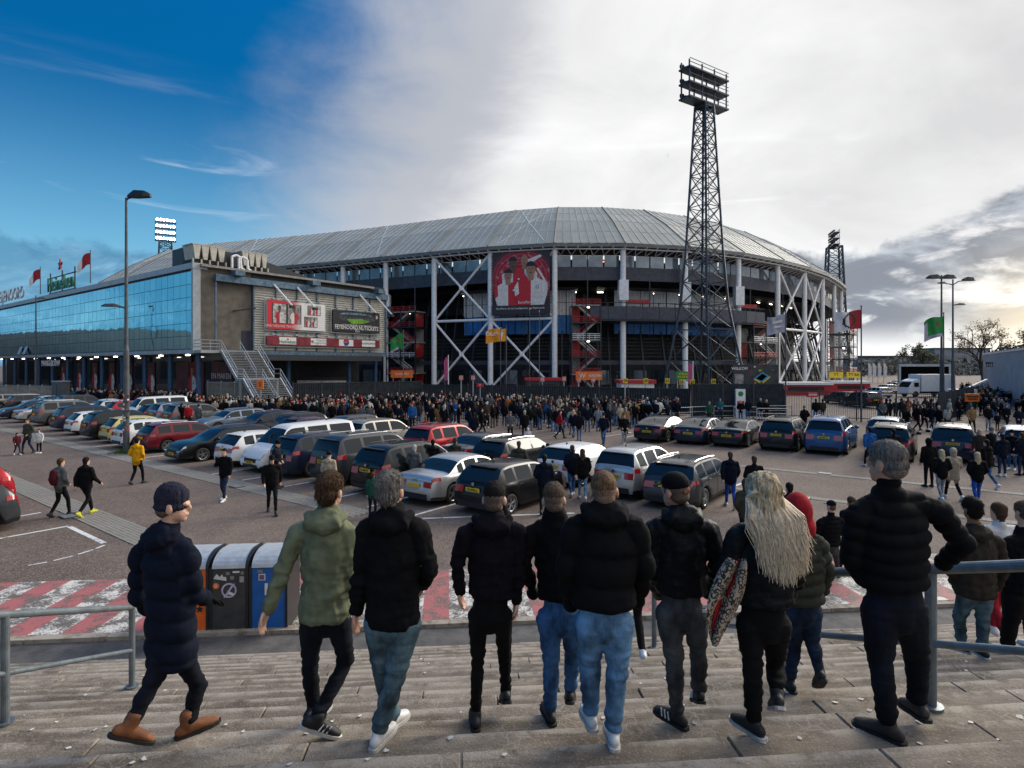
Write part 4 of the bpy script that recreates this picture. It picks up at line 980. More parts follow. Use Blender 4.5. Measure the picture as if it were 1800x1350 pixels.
q = MB(); q.prism(rect(-BW / 2, 0, BW / 2, 1.5), -.42, -.424); q.build('text_panel', mat('banner_dark', (.03, .027, .036), .6), BN)
link('lettering', text_mesh('EuroParcs, de het hoofdpartner van Feyenoord.', .42, M_printw, .004, .006), BN, (0, -.44, 1.0)); link('lettering', text_mesh('EuroParcs', .62, M_printw, .004, .01), BN, (.9, -.43, 1.95)); link('lettering', text_mesh('EURO\nPARCS', .62, M_printw, .004, .006), BN, (2.9, -.40, 3.2))

# ---- fences
def barfence(label, a, b, h=2.4, step=2.6, group=None):
    a = Vector((a.x, a.y, 0)); b = Vector((b.x, b.y, 0)); d = b - a; L = d.length; n = int(L / step)
    t = thing('bar_fence', label, 'fence', a, math.atan2(d.y, d.x), group)
    for k in range(n + 1): m = MB(); m.box((L * k / n, 0, h / 2 + .05), (.1, .1, h + .1)); m.build('post', M_dsteel, t)
    for z in (.2, h - .12): m = MB(); m.box((L / 2, 0, z), (L, .05, .06)); m.build('rail', M_dsteel, t)
    m = MB()
    for k in range(int(L / .13)): x_ = .06 + k * .13; m.box((x_, -.035, h / 2 + .03), (.026, .026, h - .1))
    tag(m.build('bars', M_dsteel, t), kind='stuff'); return t
barfence('dark vertical bar fence between the car park and the white truck', gnd(1378, 734), gnd(1650, 746))
barfence('dark vertical bar fence receding behind the lamp posts', gnd(1650, 746), gnd(1720, 716))
M_mesh = mat('dark_fence_panel', (.028, .034, .042), .55, .3, .25, 2)
def panelfence(label, a, b, h, step=2.5, m_=None, hh=None, cover=False):
    a = Vector((a.x, a.y, 0)); b = Vector((b.x, b.y, 0)); d = b - a; L = d.length; n = max(1, int(L / step))
    t = thing('panel_fence', label, 'fence', a, math.atan2(d.y, d.x))
    rr = random.Random(int(L * 10))
    for k in range(n):
        m = MB(); x0, x1 = L * k / n + .05, L * (k + 1) / n - .05; nn = 12; V = []
        z1 = h + rr.uniform(-.05, .05)
        for j in range(2 * nn + 1): x_ = x0 + (x1 - x0) * j / (2 * nn); y_ = .03 if (j // 1) % 2 else -.03; V += [(x_, y_, .08), (x_, y_, z1)]
        m.add(V, [(2 * j, 2 * j + 2, 2 * j + 3, 2 * j + 1) for j in range(2 * nn)]); m.build('panel', m_ or M_mesh, t)
        m = MB(); m.box((L * k / n, 0, h / 2 + .08), (.09, .12, h + .16)); m.build('post', M_dsteel if m_ is None else M_steel, t)
    m = MB(); m.box((L / 2, 0, h), (L, .1, .07)); m.build('top_rail', M_dsteel if m_ is None else M_steel, t)
    return t
panelfence('dark panel fence at the foot of the billboard wing', pix(515, 700, 56), pix(742, 700, 64), 2.75)
panelfence('dark turnstile fence behind the crowd below the banner bays', pix(742, 700, 64), pix(1000, 700, 58), 2.4)
panelfence('dark turnstile fence behind the crowd below the balcony', pix(1003, 700, 58), pix(1215, 700, 53), 2.35)
panelfence('dark gate fence beside the welcome board', pix(1216, 730, 49.5), pix(1378, 734, 50), 2.9)
M_gfence = mat('grey_fence_board', (.24, .235, .22), .6, .1, .15, 2)
panelfence('pale grey board fence behind the parked cars at the glass building', pix(-30, 700, 66), pix(95, 700, 64), 2.2, 1.6, M_gfence)
panelfence('pale grey board fence under the glass building beside the staircase', pix(365, 700, 66), pix(437, 700, 64), 2.6, 1.6, M_gfence)
p = pix(107, 700, 63.5); t = thing('utility_cabinet', 'grey utility cabinet at the end of the board fence', 'cabinet', (p.x, p.y, 0), R(-20)); m = MB(); m.box((0, 0, 1.35), (1.6, .8, 2.7)); m.build('body', mat('cabinet_grey', (.09, .10, .105), .5), t); m = MB(); m.box((0, 0, 2.75), (1.7, .9, .12)); m.build('lid', M_steel, t); m = MB(); m.box((.0, -.41, 1.3), (.03, .03, 2.3)); m.build('door_gap', M_black, t)
# crowd barriers
def barrier(base, rz, L=2.3):
    t = thing('crowd_barrier', 'galvanised crowd barrier by the turnstile gate', 'barrier', base, rz, 'crowd barriers')
    m = MB(); m.path([(0, 0, 0), (0, 0, 1.05), (L, 0, 1.05), (L, 0, 0)], .035, 8); m.build('frame', M_steel, t)
    m = MB(); m.tube((0, 0, .25), (L, 0, .25), .025, None, 6); m.tube((0, 0, .65), (L, 0, .65), .025, None, 6); m.build('bar', M_steel, t); return t
for u, v, rz in ((1130, 742, 8), (1175, 740, 20), (1213, 738, 25), (1255, 736, 5), (1290, 738, 0), (1330, 741, -5), (1345, 735, 2), (800, 716, 0), (836, 716, 3), (872, 717, 0)): barrier(gnd(u, v), R(rz))

# ---- signs and kiosks along the stadium foot
def board(name, label, u0, u1, v0, v1, Y, mm, texts=(), legs=True, cat='sign', th=.12, rz=0, group=None):
    a = pix(u0, v0, Y); b = pix(u1, v1, Y); w_, h_ = b.x - a.x, a.z - b.z
    t = thing(name, label, cat, ((a.x + b.x) / 2, Y, 0), rz, group)
    m = MB(); m.box((0, 0, (a.z + b.z) / 2), (w_, th, h_)); m.build('board', mm, t)
    if legs:
        for x_ in ((-w_ * .4, w_ * .4) if w_ > 1.2 else (0,)): m = MB(); m.bar((x_, .1, 0), (x_, .1, a.z - .02), .1); m.build('post', M_steel, t)
    for txt, fx, fz, size, tm in texts: link('lettering', text_mesh(txt, size * h_, tm, .01, .008), t, (fx * w_, -th / 2 - .012, (a.z + b.z) / 2 + fz * h_))
    return t, w_, h_, (a.z + b.z) / 2
board('orange_sign', 'orange double sign below the concrete stair tower', 1012, 1058, 653, 668, 80, M_org, [('W', -.25, 0, .75, M_printw), ('GASTEN', .24, 0, .4, M_printw)])
board('advert_sign', 'orange and white advert panel behind the green flag', 687, 726, 651, 664, 88, M_org, [('KAARTEN', 0, 0, .4, M_printw)])
board('green_sign', 'green lettered sign at the foot of the floodlight mast', 1188, 1220, 653, 667, 78, M_green, [('WELKOM\nIN DE KUIP', 0, 0, .38, M_yel)])
for k, (u, v, n_) in enumerate(((1099, 669, '19'), (1135, 669, '20'), (1173, 669, '21'), (1198, 671, '22'), (1217, 671, '23'), (1254, 670, '24'))): board('gate_number_sign', 'yellow gate sign with number ' + {'19': 'nineteen', '20': 'twenty', '21': 'twenty one', '22': 'twenty two', '23': 'twenty three', '24': 'twenty four'}[n_] + ' on a post', u - 4, u + 4, v - 4, v + 5, 55, M_yel, [(n_, 0, 0, .7, M_blackp)], True)
for k, (u, v, n_) in enumerate(((811, 664, '11'), (832, 664, '12'), (954, 667, '15'), (992, 666, '16'), (1018, 668, '17'), (1043, 668, '18'))): board('gate_number_sign', 'pale red gate sign with number ' + {'11': 'eleven', '12': 'twelve', '15': 'fifteen', '16': 'sixteen', '17': 'seventeen', '18': 'eighteen'}[n_] + ' on a post', u - 4, u + 3, v - 4, v + 4, 60, mat('pink_sign', (.62, .22, .18), .5), [(n_, 0, 0, .7, M_printw)], True)
for u, txt in ((1470, 'TT'), (1501, 'TT BA')): board('yellow_gate_sign', 'yellow sign reading ' + txt + ' over the stadium gate', u - 13, u + 12, 654, 664, 98, M_yel, [(txt, 0, 0, .7, M_blackp)])
board('red_sign', 'small red sign hung on the dark bar fence', 1419, 1437, 690, 698, 47.3, M_redp, [('ENTREE', 0, 0, .5, M_printw)])
board('red_sign', 'small red sign hung on the turnstile fence below the banner', 838, 850, 674, 680, 59.5, M_redp, [('P', 0, 0, .7, M_printw)])
board('orange_road_sign', 'orange lettered road sign standing among the crowd on the right', 1696, 1721, 692, 706, 47, M_org, [('Stadionplein\nOmgeving', 0, 0, .3, M_blackp)])
board('orange_road_sign', 'small orange diverted route sign at the foot of the steel staircase', 452, 463, 668, 684, 58, M_org, [('S', 0, 0, .6, M_blackp)])
wb, ww, wh, wz = board('welcome_board', 'dark welcome board with coloured stadium map by the gate', 1288, 1368, 641, 682, 50.5, mat('welcome_black', (.03, .036, .04), .5, 0, .3, 2), [('WELKOM', -.36, .33, .16, M_printw)], True, th=.2)
for poly, mm in (([(-.05, -.1), (.12, -.25), (.30, .0), (.14, .2)], mat('map_blue', (.03, .28, .45), .5)), ([(.0, -.09), (.12, -.19), (.24, .0), (.14, .12)], mat('map_green', (.02, .30, .08), .5)), ([(-.04, -.16), (.13, -.34), (.31, -.05), (.31, .02), (.13, -.25), (-.05, -.10)], M_yel)):
    m = MB(); m.prism([(a_ * ww, wz + b_ * wh) for a_, b_ in poly], -.112 if mm is not M_yel else -.116, -.118 if mm is not M_yel else -.122); m.build('map_print', mm, wb)
rr = random.Random(9)
for k in range(16): m = MB(); x_, z = rr.uniform(-.12, .42) * ww, wz + rr.choice((-1, 1)) * rr.uniform(.22, .42) * wh; m.box((x_, -.115, z), (.16, .02, .13)); m.build('map_mark', (M_green, M_org, M_redp, M_yel, M_printw)[k % 5], wb)
for z0, z1 in ((-.35, .1),): m = MB(); m.prism(rect(-.47 * ww, wz + z0 * wh, -.27 * ww, wz + z1 * wh), -.112, -.118); m.build('text_panel', M_printg, wb)
p = pix(1301, 705, 49.2); t = thing('notice_pillar', 'white notice pillar with round coloured mark below the welcome board', 'sign', (p.x, p.y, 0)); m = MB(); m.box((0, 0, 1.25), (.8, .25, 2.5)); m.build('panel', M_white, t); m = MB(); m.prism(ell(0, 2.1, .22, .22, 16), -.13, -.136); m.build('mark', M_green, t); m = MB(); m.prism(rect(-.3, .9, .3, 1.5), -.13, -.136); m.build('notice', M_redp, t)
def kiosk(label, u0, u1, v0, Y, wallm, roofm, dep=3):
    a = pix(u0, v0, Y); b = pix(u1, v0, Y); w_ = b.x - a.x; t = thing('kiosk', label, 'kiosk', ((a.x + b.x) / 2, Y + dep / 2, 0)); h = a.z
    m = MB(); m.box((0, 0, h / 2 - .2), (w_, dep, h - .4)); m.build('wall', wallm, t); m = MB(); m.box((0, 0, h - .2), (w_ + .4, dep + .4, .4)); m.build('roof', roofm, t); m = MB(); m.box((0, -dep / 2 - .02, h * .5), (w_ * .7, .06, h * .3)); m.build('hatch', M_dark, t); return t
kiosk('white kiosk with red roof edge behind the turnstile fence', 1092, 1150, 668, 66, M_white, M_red)
kiosk('low black container with banner printed sides under the billboard wing', 522, 606, 663, 78, M_printw, M_black)
kiosk('long red kiosk along the stadium foot by the right cross bracing', 1372, 1462, 672, 88, M_red, M_white); kiosk('red and white gate kiosk under the yellow signs', 1462, 1530, 670, 95, M_redp, M_white)
kiosk('white ticket cabin with red panel behind the turnstile fence', 925, 985, 664, 86, M_dsteel, M_redp)
# ---- three solar compactor bins at the foot of the steps
M_bgrey = mat('bin_anthracite', (.05, .05, .052), .5, .1, .15, 5); M_borange = mat('bin_orange', (.75, .13, .015), .5, 0, .1, 4); M_bblue = mat('bin_blue', (.008, .10, .36), .5, 0, .1, 4)
M_lid = mat('brushed_lid', (.48, .50, .51), .5, .3, .08, 8, .1, 40)
bp = gnd(350, 1115); ang = TH
for k, (mm, nm) in enumerate(((M_borange, 'orange front'), (M_bgrey, 'anthracite front covered in stickers'), (M_bblue, 'blue front with small labels'))):
    wB = .64; c = bp + EX * (wB * (k + .02) - .17); dB = .75
    t = thing('litter_bin', 'litter bin with ' + nm + ' and rounded metal lid', 'litter bin', (c.x, c.y, 0), TH, 'litter bins in a row')
    m = MB(); m.box2((-wB / 2 + .05, 0, .03), (wB / 2 - .05, dB, 1.08)); m.build('body', mm, t)
    for s_ in (-1, 1): m = MB(); m.box2((s_ * (wB / 2 - .05), -.015, .0), (s_ * (wB / 2 - .005), dB + .01, 1.1)); m.build('side_strip', M_black, t)
    prof = [(-.02, 1.09)] + [(-.02 + .42 * (1 - math.cos(R(a_))) , 1.09 + .22 * math.sin(R(a_))) for a_ in range(15, 91, 15)] + [(dB, 1.28), (dB, 1.09)]
    m = MB(); n = len(prof); m.add([(-wB / 2 + .05, a_, b_) for a_, b_ in prof] + [(wB / 2 - .05, a_, b_) for a_, b_ in prof], [(i, n + i, n + (i + 1) % n, (i + 1) % n) for i in range(n)] + [tuple(range(n)), tuple(range(2 * n - 1, n - 1, -1))]); m.build('lid', M_lid, t)
    m = MB(); pr2 = [(a_ - .012, b_ + .012) for a_, b_ in prof]
    m.add([(wB / 2 - .05, a_, b_) for a_, b_ in pr2] + [(wB / 2 - .004, a_, b_) for a_, b_ in pr2], [(i, n + i, n + (i + 1) % n, (i + 1) % n) for i in range(n)] + [tuple(range(n)), tuple(range(2 * n - 1, n - 1, -1))]); m.build('lid_strip', M_black, t)
    m = MB(); m.box2((-wB / 2 + .05, -.02, 0), (wB / 2 - .05, dB, .035)); m.build('base', M_black, t)
    def stk(x0, z0, w_, h_, mm_, nm_='sticker', y_=-.004): q = MB(); q.prism(rect(x0, z0, x0 + w_, z0 + h_), y_, y_ - .003); q.build(nm_, mm_, t)
    if k == 1:
        q = MB(); ro = ell(0, .72, .125, .125, 24); ri = ell(0, .72, .095, .095, 24); lil = mat('lilac_print', (.50, .44, .58), .6)
        q.add([(a_, -.006, b_) for a_, b_ in ro] + [(a_, -.006, b_) for a_, b_ in ri], [(i, (i + 1) % 24, 24 + (i + 1) % 24, 24 + i) for i in range(24)]); q.build('sticker_ring', lil, t)
        q = MB(); q.prism([(-.09, .60), (-.06, .60), (.10, .83), (.06, .83)], -.009, -.011); q.build('sticker_ring', lil, t); q = MB(); q.prism([(-.02, .72), (.09, .66), (.07, .63), (-.03, .66)], -.007, -.010); q.build('sticker', M_printw, t)
        q = MB(); q.prism(ell(-.21, .80, .052, .052, 16), -.004, -.007); q.build('sticker', M_org, t); link('lettering', text_mesh('B', .08, M_printw, .002), t, (-.21, -.011, .80))
        q = MB(); q.prism([(-.25, .92), (-.04, .88), (-.05, .95), (-.09, .94), (-.11, .99), (-.15, .95), (-.2, 1.0), (-.23, .96)], -.004, -.007); q.build('sticker', M_printw, t)
        stk(.06, 1.01, .11, .03, M_printw); stk(.02, .90, .06, .06, M_printg); stk(.17, .85, .07, .1, M_printg); stk(.19, .98, .045, .05, M_gfence); stk(-.05, .98, .06, .05, M_gfence)
    if k == 2:
        stk(-.16, .87, .11, .11, M_printw); stk(-.145, .885, .08, .08, mat('label_mauve', (.16, .09, .16), .6), y_=-.008); stk(-.18, 1.0, .09, .05, M_gfence); stk(-.06, .62, .05, .2, M_printw)
    if k == 0:
        stk(.08, .95, .12, .07, M_printw); stk(.12, .80, .08, .1, M_printw); q = MB(); q.prism(star(.17, .42, .07), -.004, -.007); q.build('sticker', M_blackp, t)
q = MB(); rr = random.Random(2)
for k in range(160):
    c = bp + EX * rr.uniform(-.6, 1.9) + EY * rr.uniform(-.12, -.01); h = rr.uniform(.02, .07); a_ = rr.random() * 3; q.add([(c.x - .006, c.y, .03), (c.x + .006, c.y, .03), (c.x + .02 * math.cos(a_), c.y + .02 * math.sin(a_), .03 + h)], [(0, 1, 2)])
for k in range(420):
    a_ = rr.random() * 6.28; d_ = abs(rr.gauss(0, .32)); c = L1 + Vector((math.cos(a_) * d_ - .1, math.sin(a_) * d_ - .1, 0)); h = rr.uniform(.06, .3); b_ = rr.random() * 6.28
    q.add([(c.x - .012, c.y, 0), (c.x + .012, c.y, 0), (c.x + .07 * math.cos(b_), c.y + .07 * math.sin(b_), h)], [(0, 1, 2)])
tag(q.build('grass_tuft', mat('weed_green', (.07, .12, .03), .8, 0, .3, 5)), 'weeds growing at the lamp post foot and along the bins', 'grass', kind='stuff')
# ---- drain covers and manholes
for u, v in ((120, 909), (416, 856), (1450, 833), (1410, 876)):
    p = gnd(u, v); t = thing('drain_cover', 'cast iron drain cover set in the brick strip', 'drain', p, math.atan2(G1.y, G1.x), 'drain covers'); m = MB(); m.box((0, 0, .018), (.5, .36, .03)); m.build('frame', M_dsteel, t)
    for k in range(6): m = MB(); m.box((-.2 + .08 * k, 0, .036), (.04, .3, .012)); m.build('bar', M_steel, t)
# ================================================================== cars
def paint(name, c, metal=.25, rough=.28): return mat('paint_' + name, c, rough, metal, .03, .8, coat=.5, spec=.2)
PAINT = dict(black=paint('black', (.008, .009, .011)), navy=paint('navy', (.012, .02, .045)), blue=paint('blue', (.025, .09, .23)), darkgrey=paint('dark_grey', (.04, .044, .05)), grey=paint('grey', (.13, .135, .14), .5),
             silver=paint('silver', (.50, .51, .52), .6), beige=paint('beige', (.36, .34, .30), .5), white=paint('white', (.74, .74, .73), 0, .35), red=paint('red', (.36, .012, .02)), darkred=paint('dark_red', (.15, .01, .018)),
             yellow=paint('yellow', (.58, .47, .16), 0), purple=paint('purple', (.05, .025, .06)), paleblue=paint('pale_blue', (.20, .25, .32), .5))
M_tyre = mat('tyre_rubber', (.018, .018, .019), .8, 0, .1, 20); M_rim = mat('alloy_rim', (.45, .46, .47), .3, .8, .05); M_rimd = mat('dark_rim', (.05, .05, .055), .35, .7, .05)
M_cglass = mat('car_glass', (.010, .014, .018), .03, 0, .03, 2, spec=.42); M_tail = mat('tail_light_red', (.40, .008, .012), .15, 0, .1, 10, coat=.8); M_headl = mat('headlight_lens', (.55, .57, .60), .1, .3, .2, 14, coat=.8)
M_trim = mat('car_black_trim', (.012, .012, .013), .55); M_plate = mat('yellow_number_plate', (.75, .48, .02), .5, 0, .03); M_gap = mat('panel_gap', (.004, .004, .004), .8); M_chrome = mat('chrome', (.6, .61, .62), .12, 1, .02)
SHAPES = {  # length, width, height, side profile (x/L, z/H), rear window, windscreen, side windows, belt line rear/front, wheel radius, wheel positions
 'hatch': (4.10, 1.78, 1.48, [(0, .60), (.012, .655), (.13, .955), (.26, 1.0), (.50, .985), (.61, .925), (.765, .685), (.90, .605), (.972, .50), (1, .40)], (.02, .125), (.62, .755), [(.14, .25), (.275, .46), (.485, .70)], (.645, .615), .315, (.185, .80)),
 'estate': (4.72, 1.84, 1.49, [(0, .59), (.012, .66), (.095, .945), (.22, 1.0), (.48, .985), (.58, .925), (.725, .69), (.89, .605), (.972, .50), (1, .40)], (.02, .09), (.59, .715), [(.105, .235), (.26, .435), (.46, .665)], (.655, .62), .325, (.19, .79)),
 'suv': (4.70, 1.90, 1.70, [(0, .575), (.010, .655), (.085, .94), (.19, 1.0), (.50, .99), (.60, .93), (.725, .675), (.90, .60), (.972, .50), (1, .38)], (.018, .08), (.61, .715), [(.10, .215), (.24, .425), (.45, .67)], (.645, .615), .36, (.185, .80)),
 'bigsuv': (5.05, 1.96, 1.84, [(0, .56), (.008, .64), (.06, .94), (.15, 1.0), (.52, .99), (.61, .93), (.72, .66), (.90, .60), (.972, .51), (1, .36)], (.015, .055), (.62, .71), [(.08, .235), (.26, .435), (.46, .67)], (.63, .60), .385, (.185, .805)),
 'sedan': (4.55, 1.82, 1.43, [(0, .58), (.010, .655), (.035, .685), (.15, .715), (.30, .94), (.42, 1.0), (.54, .985), (.62, .92), (.755, .70), (.89, .615), (.972, .51), (1, .42)], (.165, .29), (.63, .745), [(.26, .32), (.345, .475), (.50, .70)], (.66, .63), .32, (.20, .795)),
 'fastback': (4.85, 1.92, 1.44, [(0, .59), (.010, .665), (.03, .70), (.10, .735), (.30, .945), (.44, 1.0), (.54, .985), (.63, .91), (.765, .67), (.89, .585), (.972, .48), (1, .40)], (.095, .29), (.64, .755), [(.24, .31), (.33, .475), (.50, .71)], (.66, .61), .35, (.19, .80)),
 'mpv': (4.25, 1.76, 1.66, [(0, .57), (.010, .65), (.075, .945), (.19, 1.0), (.52, .985), (.62, .91), (.80, .655), (.91, .575), (.972, .47), (1, .38)], (.018, .07), (.63, .79), [(.09, .215), (.24, .43), (.455, .72)], (.63, .60), .315, (.18, .81)),
 'van': (4.95, 1.90, 1.92, [(0, .52), (.008, .60), (.03, .955), (.12, 1.0), (.66, .985), (.73, .93), (.86, .575), (.94, .50), (.975, .42), (1, .33)], (.012, .028), (.74, .85), [(.07, .30), (.33, .53), (.56, .80)], (.585, .57), .33, (.19, .81)),
}
def catmull(pts, x):
    for k in range(len(pts) - 1):
        (x0, y0), (x1, y1) = pts[k], pts[k + 1]
        if x <= x1 + 1e-9:
            t = (x - x0) / (x1 - x0); h = x1 - x0
            m0 = (pts[k + 1][1] - pts[k - 1][1]) / (pts[k + 1][0] - pts[k - 1][0]) if k > 0 else (y1 - y0) / h
            m1 = (pts[k + 2][1] - y0) / (pts[k + 2][0] - x0) if k + 2 < len(pts) else (y1 - y0) / h
            s = (y1 - y0) / h; lim = lambda m: max(min(m, 2.2 * s if s > 0 else 0.0), 2.2 * s if s < 0 else 0.0)
            m0, m1 = lim(m0), lim(m1)
            return (2 * t**3 - 3 * t**2 + 1) * y0 + (t**3 - 2 * t**2 + t) * h * m0 + (-2 * t**3 + 3 * t**2) * y1 + (t**3 - t**2) * h * m1
    return pts[-1][1]
def wheel_mesh(r, wd=.215):
    t = MB(); h = wd / 2
    t.lathe([(r * .66, -h * .9), (r * .72, -h), (r * .93, -h), (r, -h * .72), (r, h * .72), (r * .93, h), (r * .72, h), (r * .66, h * .9)], (0, 0, 0), 28, 'y')
    rm = MB(); rm.lathe([(r * .68, -h * .92), (r * .63, -h * .8), (r * .60, -h * .35), (r * .58, h * .4)], (0, 0, 0), 28, 'y'); rm.lathe([(.001, -h * .8), (r * .16, -h * .76), (r * .17, -h * .5)], (0, 0, 0), 14, 'y')
    for k in range(5):
        a = 2 * math.pi * k / 5
        for da in (-.16, .16):
            p0 = (math.cos(a + da * .6) * r * .13, -h * .70, math.sin(a + da * .6) * r * .13); p1 = (math.cos(a + da) * r * .63, -h * .78, math.sin(a + da) * r * .63); rm.tube(p0, p1, r * .055, r * .045, 4)
    bk = MB(); bk.lathe([(.001, -h * .15), (r * .60, -h * .15)], (0, 0, 0), 20, 'y')
    return t.mesh('wheel', M_tyre, True), rm.mesh('rim', M_rim), bk.mesh('brake_disc', M_dsteel)
def build_car_proto(kind):
    L, W, H, prof, rw, ws, sw, (bl0, bl1), wr_, wx = SHAPES[kind]
    xs = sorted(set([round(v, 4) for v in [0, .008, .02, .04, .07, 1, .99, .97, .94] + [p[0] for p in prof] + list(rw) + list(ws) + [v for s in sw for v in s] + [k / 26 for k in range(1, 26)]
                     + [wx[i] + d * (wr_ + .05) / L for i in (0, 1) for d in (-1, -.92, -.75, -.5, 0, .5, .75, .92, 1)]]))
    xs2 = [xs[0]]
    keep = set([round(v, 4) for v in list(rw) + list(ws) + [v for s in sw for v in s]] + [1.0])
    for v in xs[1:]:
        if v - xs2[-1] > .006 or v in keep: xs2.append(v)
    xs = xs2; N = len(xs); rows = 11; arch = wr_ + .055; grid = []
    for f_ in xs:
        x = f_ * L; top = catmull(prof, f_) * H
        e = min(f_ * L, .9) / .9; g = min((1 - f_) * L, 1.0)
        w_ = W / 2 * (1 - .17 * (1 - min(1, x / .45)) ** 2.4) * (1 - .20 * (1 - g) ** 2.4)
        belt = min((bl0 + (bl1 - bl0) * min(1, f_ / .75)) * H, top - .03); ze = max(belt + .004, top - .055)
        zl = .20 + (.03 if f_ < .06 or f_ > .94 else 0)
        for c in wx:
            d = abs(x - c * L)
            if d < arch: zl = max(zl, wr_ + math.sqrt(max(0, arch * arch - d * d)) * .98)
        zl = min(zl, belt - .12); wr = max(.3, w_ * .95 - .46 * (ze - belt))
        lerpw = lambda t: w_ * .95 + (wr - w_ * .95) * t
        hs_ = ze - belt
        sec = [(w_ * .945, zl), (w_ * .995, zl + (belt - zl) * .16), (w_ * 1.0, zl + (belt - zl) * .5), (w_ * .985, zl + (belt - zl) * .85), (w_ * .95, belt), (lerpw(.07), belt + hs_ * .09), (lerpw(.86), belt + hs_ * .88), (wr, ze), (wr * .74, top - .014), (wr * .38, top - .002), (0, top + .004)]
        P = []
        for r_, (y, z) in enumerate(sec):
            dx = 0
            if x < .35: k = 1 - x / .35; dx = k * k * (-.035 if r_ in (1, 2) else .0 if r_ == 0 else .035 if r_ in (4, 5) else .02)
            if x > L - .35: k = 1 - (L - x) / .35; dx = k * k * (.03 if r_ in (1, 2) else -.05 if r_ >= 4 else 0)
            P.append((x + dx - L / 2, y, z))
        grid.append(P)
    parts = {}
    def cell(name, i, r, sgn):
        parts.setdefault(name, []).append((i, r, sgn))
    inr = lambda i, ab: xs[i] >= ab[0] - 1e-4 and xs[i + 1] <= ab[1] + 1e-4
    for i in range(N - 1):
        for r in range(rows - 1):
            for sgn in (1, -1):
                nm = 'body'
                if r >= 7 and inr(i, rw): nm = 'rear_window'
                elif r >= 7 and inr(i, ws): nm = 'windscreen'
                elif r == 5:
                    for k, s in enumerate(sw):
                        if inr(i, s): nm = 'side_window%d%s' % (k, 'a' if sgn > 0 else 'b')
                cell(nm, i, r, sgn)
    out = []
    def emit(name, cells, m, push=0, smooth=True, caps=False, extra=None):
        idx = {}; V = []; Fc = []
        def vid(i, r, s):
            key = (i, r, 1 if r == rows - 1 else s)
            if key not in idx: x, y, z = grid[i][r]; idx[key] = len(V); V.append((x, y * s, z))
            return idx[key]
        for i, r, s in cells:
            q = (vid(i, r, s), vid(i + 1, r, s), vid(i + 1, r + 1, s), vid(i, r + 1, s)); q = tuple(dict.fromkeys(q)); Fc.append(q[::-1] if s > 0 else q)
        if caps:
            for i, fl in ((0, False), (N - 1, True)):
                for r in range(rows - 1):
                    q = tuple(dict.fromkeys((vid(i, r, 1), vid(i, r + 1, 1), vid(i, r + 1, -1), vid(i, r, -1)))); Fc.append(q[::-1] if fl else q)
        me = mesh_from(name, V, Fc, m, None, smooth)
        bm = bmesh.new(); bm.from_mesh(me); bmesh.ops.recalc_face_normals(bm, faces=bm.faces)
        if not caps:      # open patch: make the normals look away from the car's middle
            c = sum(((f.calc_center_median() - Vector((0, 0, H * .4))).normalized().dot(f.normal) for f in bm.faces))
            if c < 0: bmesh.ops.reverse_faces(bm, faces=bm.faces)
        bm.to_mesh(me); bm.free()
        if push:
            n = [v.normal.copy() for v in me.vertices]
            for v, nn in zip(me.vertices, n): v.co += nn * push
        if caps:
            try: me.set_sharp_from_angle(angle=R(38))
            except Exception: pass
        out.append((name, me, (0, 0, 0), None))
    emit('body', parts['body'], PAINT['black'], caps=True)
    for nm in sorted(parts):
        if nm == 'body': continue
        emit('side_window' if nm.startswith('side') else nm, parts[nm], M_cglass)
    def rng(a, b): return [i for i in range(N - 1) if xs[i] >= a - 1e-4 and xs[i + 1] <= b + 1e-4]
    # trim, lamps and panel gaps are thin patches lying just proud of the body
    mids = [i for i in range(N - 1)]
    emit('sill_trim', [(i, 0, s) for i in mids for s in (1, -1)], M_trim, .004)
    lamp_rows = (3,) if kind in ('hatch', 'estate', 'sedan', 'fastback') else (3, 4)
    for s in (1, -1):
        emit('tail_light', [(i, r, s) for i in rng(0, .075) for r in lamp_rows], M_tail, .007)
        emit('headlight', [(i, 3, s) for i in rng(.93, 1)], M_headl, .007)
    def capq(name, i, r0, r1, y0, y1, m, push):
        a, b = grid[i][r0], grid[i][r1]; V = []
        for s in (1, -1):
            q = MB(); sg = -1 if i == 0 else 1
            P = [(a[0] + sg * push, s * a[1] * y0, a[2]), (a[0] + sg * push, s * a[1] * y1, a[2]), (b[0] + sg * push, s * b[1] * y1, b[2]), (b[0] + sg * push, s * b[1] * y0, b[2])]
            P2 = [(p[0] - sg * .05, p[1], p[2]) for p in P]
            q.add(P + P2, [(0, 1, 2, 3), (7, 6, 5, 4), (0, 4, 5, 1), (1, 5, 6, 2), (2, 6, 7, 3), (3, 7, 4, 0)]); out.append((name, q.mesh(name, m), (0, 0, 0), None))
            if y0 == 0: break
    grid0 = grid[0][3]; grid[0][3] = tuple(.55 * a + .45 * b for a, b in zip(grid[0][3], grid[0][2])); capq('tail_light', 0, 3, 4, .56, 1.012, M_tail, .014); grid[0][3] = grid0; capq('headlight', N - 1, 3, 4, .55, 1.01, M_headl, .012)
    q = MB(); q.box((-L / 2 - .02, 0, .33), (.08, W * .66, .17)); out.append(('rear_bumper', q.mesh('rear_bumper', M_trim), (0, 0, 0), None))
    q = MB(); q.box((L / 2 + .0, 0, .50), (.07, W * .46, .16)); out.append(('grille', q.mesh('grille', M_trim), (0, 0, 0), None))
    q = MB(); q.box((L / 2 - .01, 0, .29), (.08, W * .6, .12)); out.append(('air_intake', q.mesh('air_intake', M_trim), (0, 0, 0), None))
    pz = .78 if kind in ('hatch', 'estate', 'mpv') else .88 if kind in ('suv', 'bigsuv') else .66 if kind in ('sedan', 'fastback') else .62
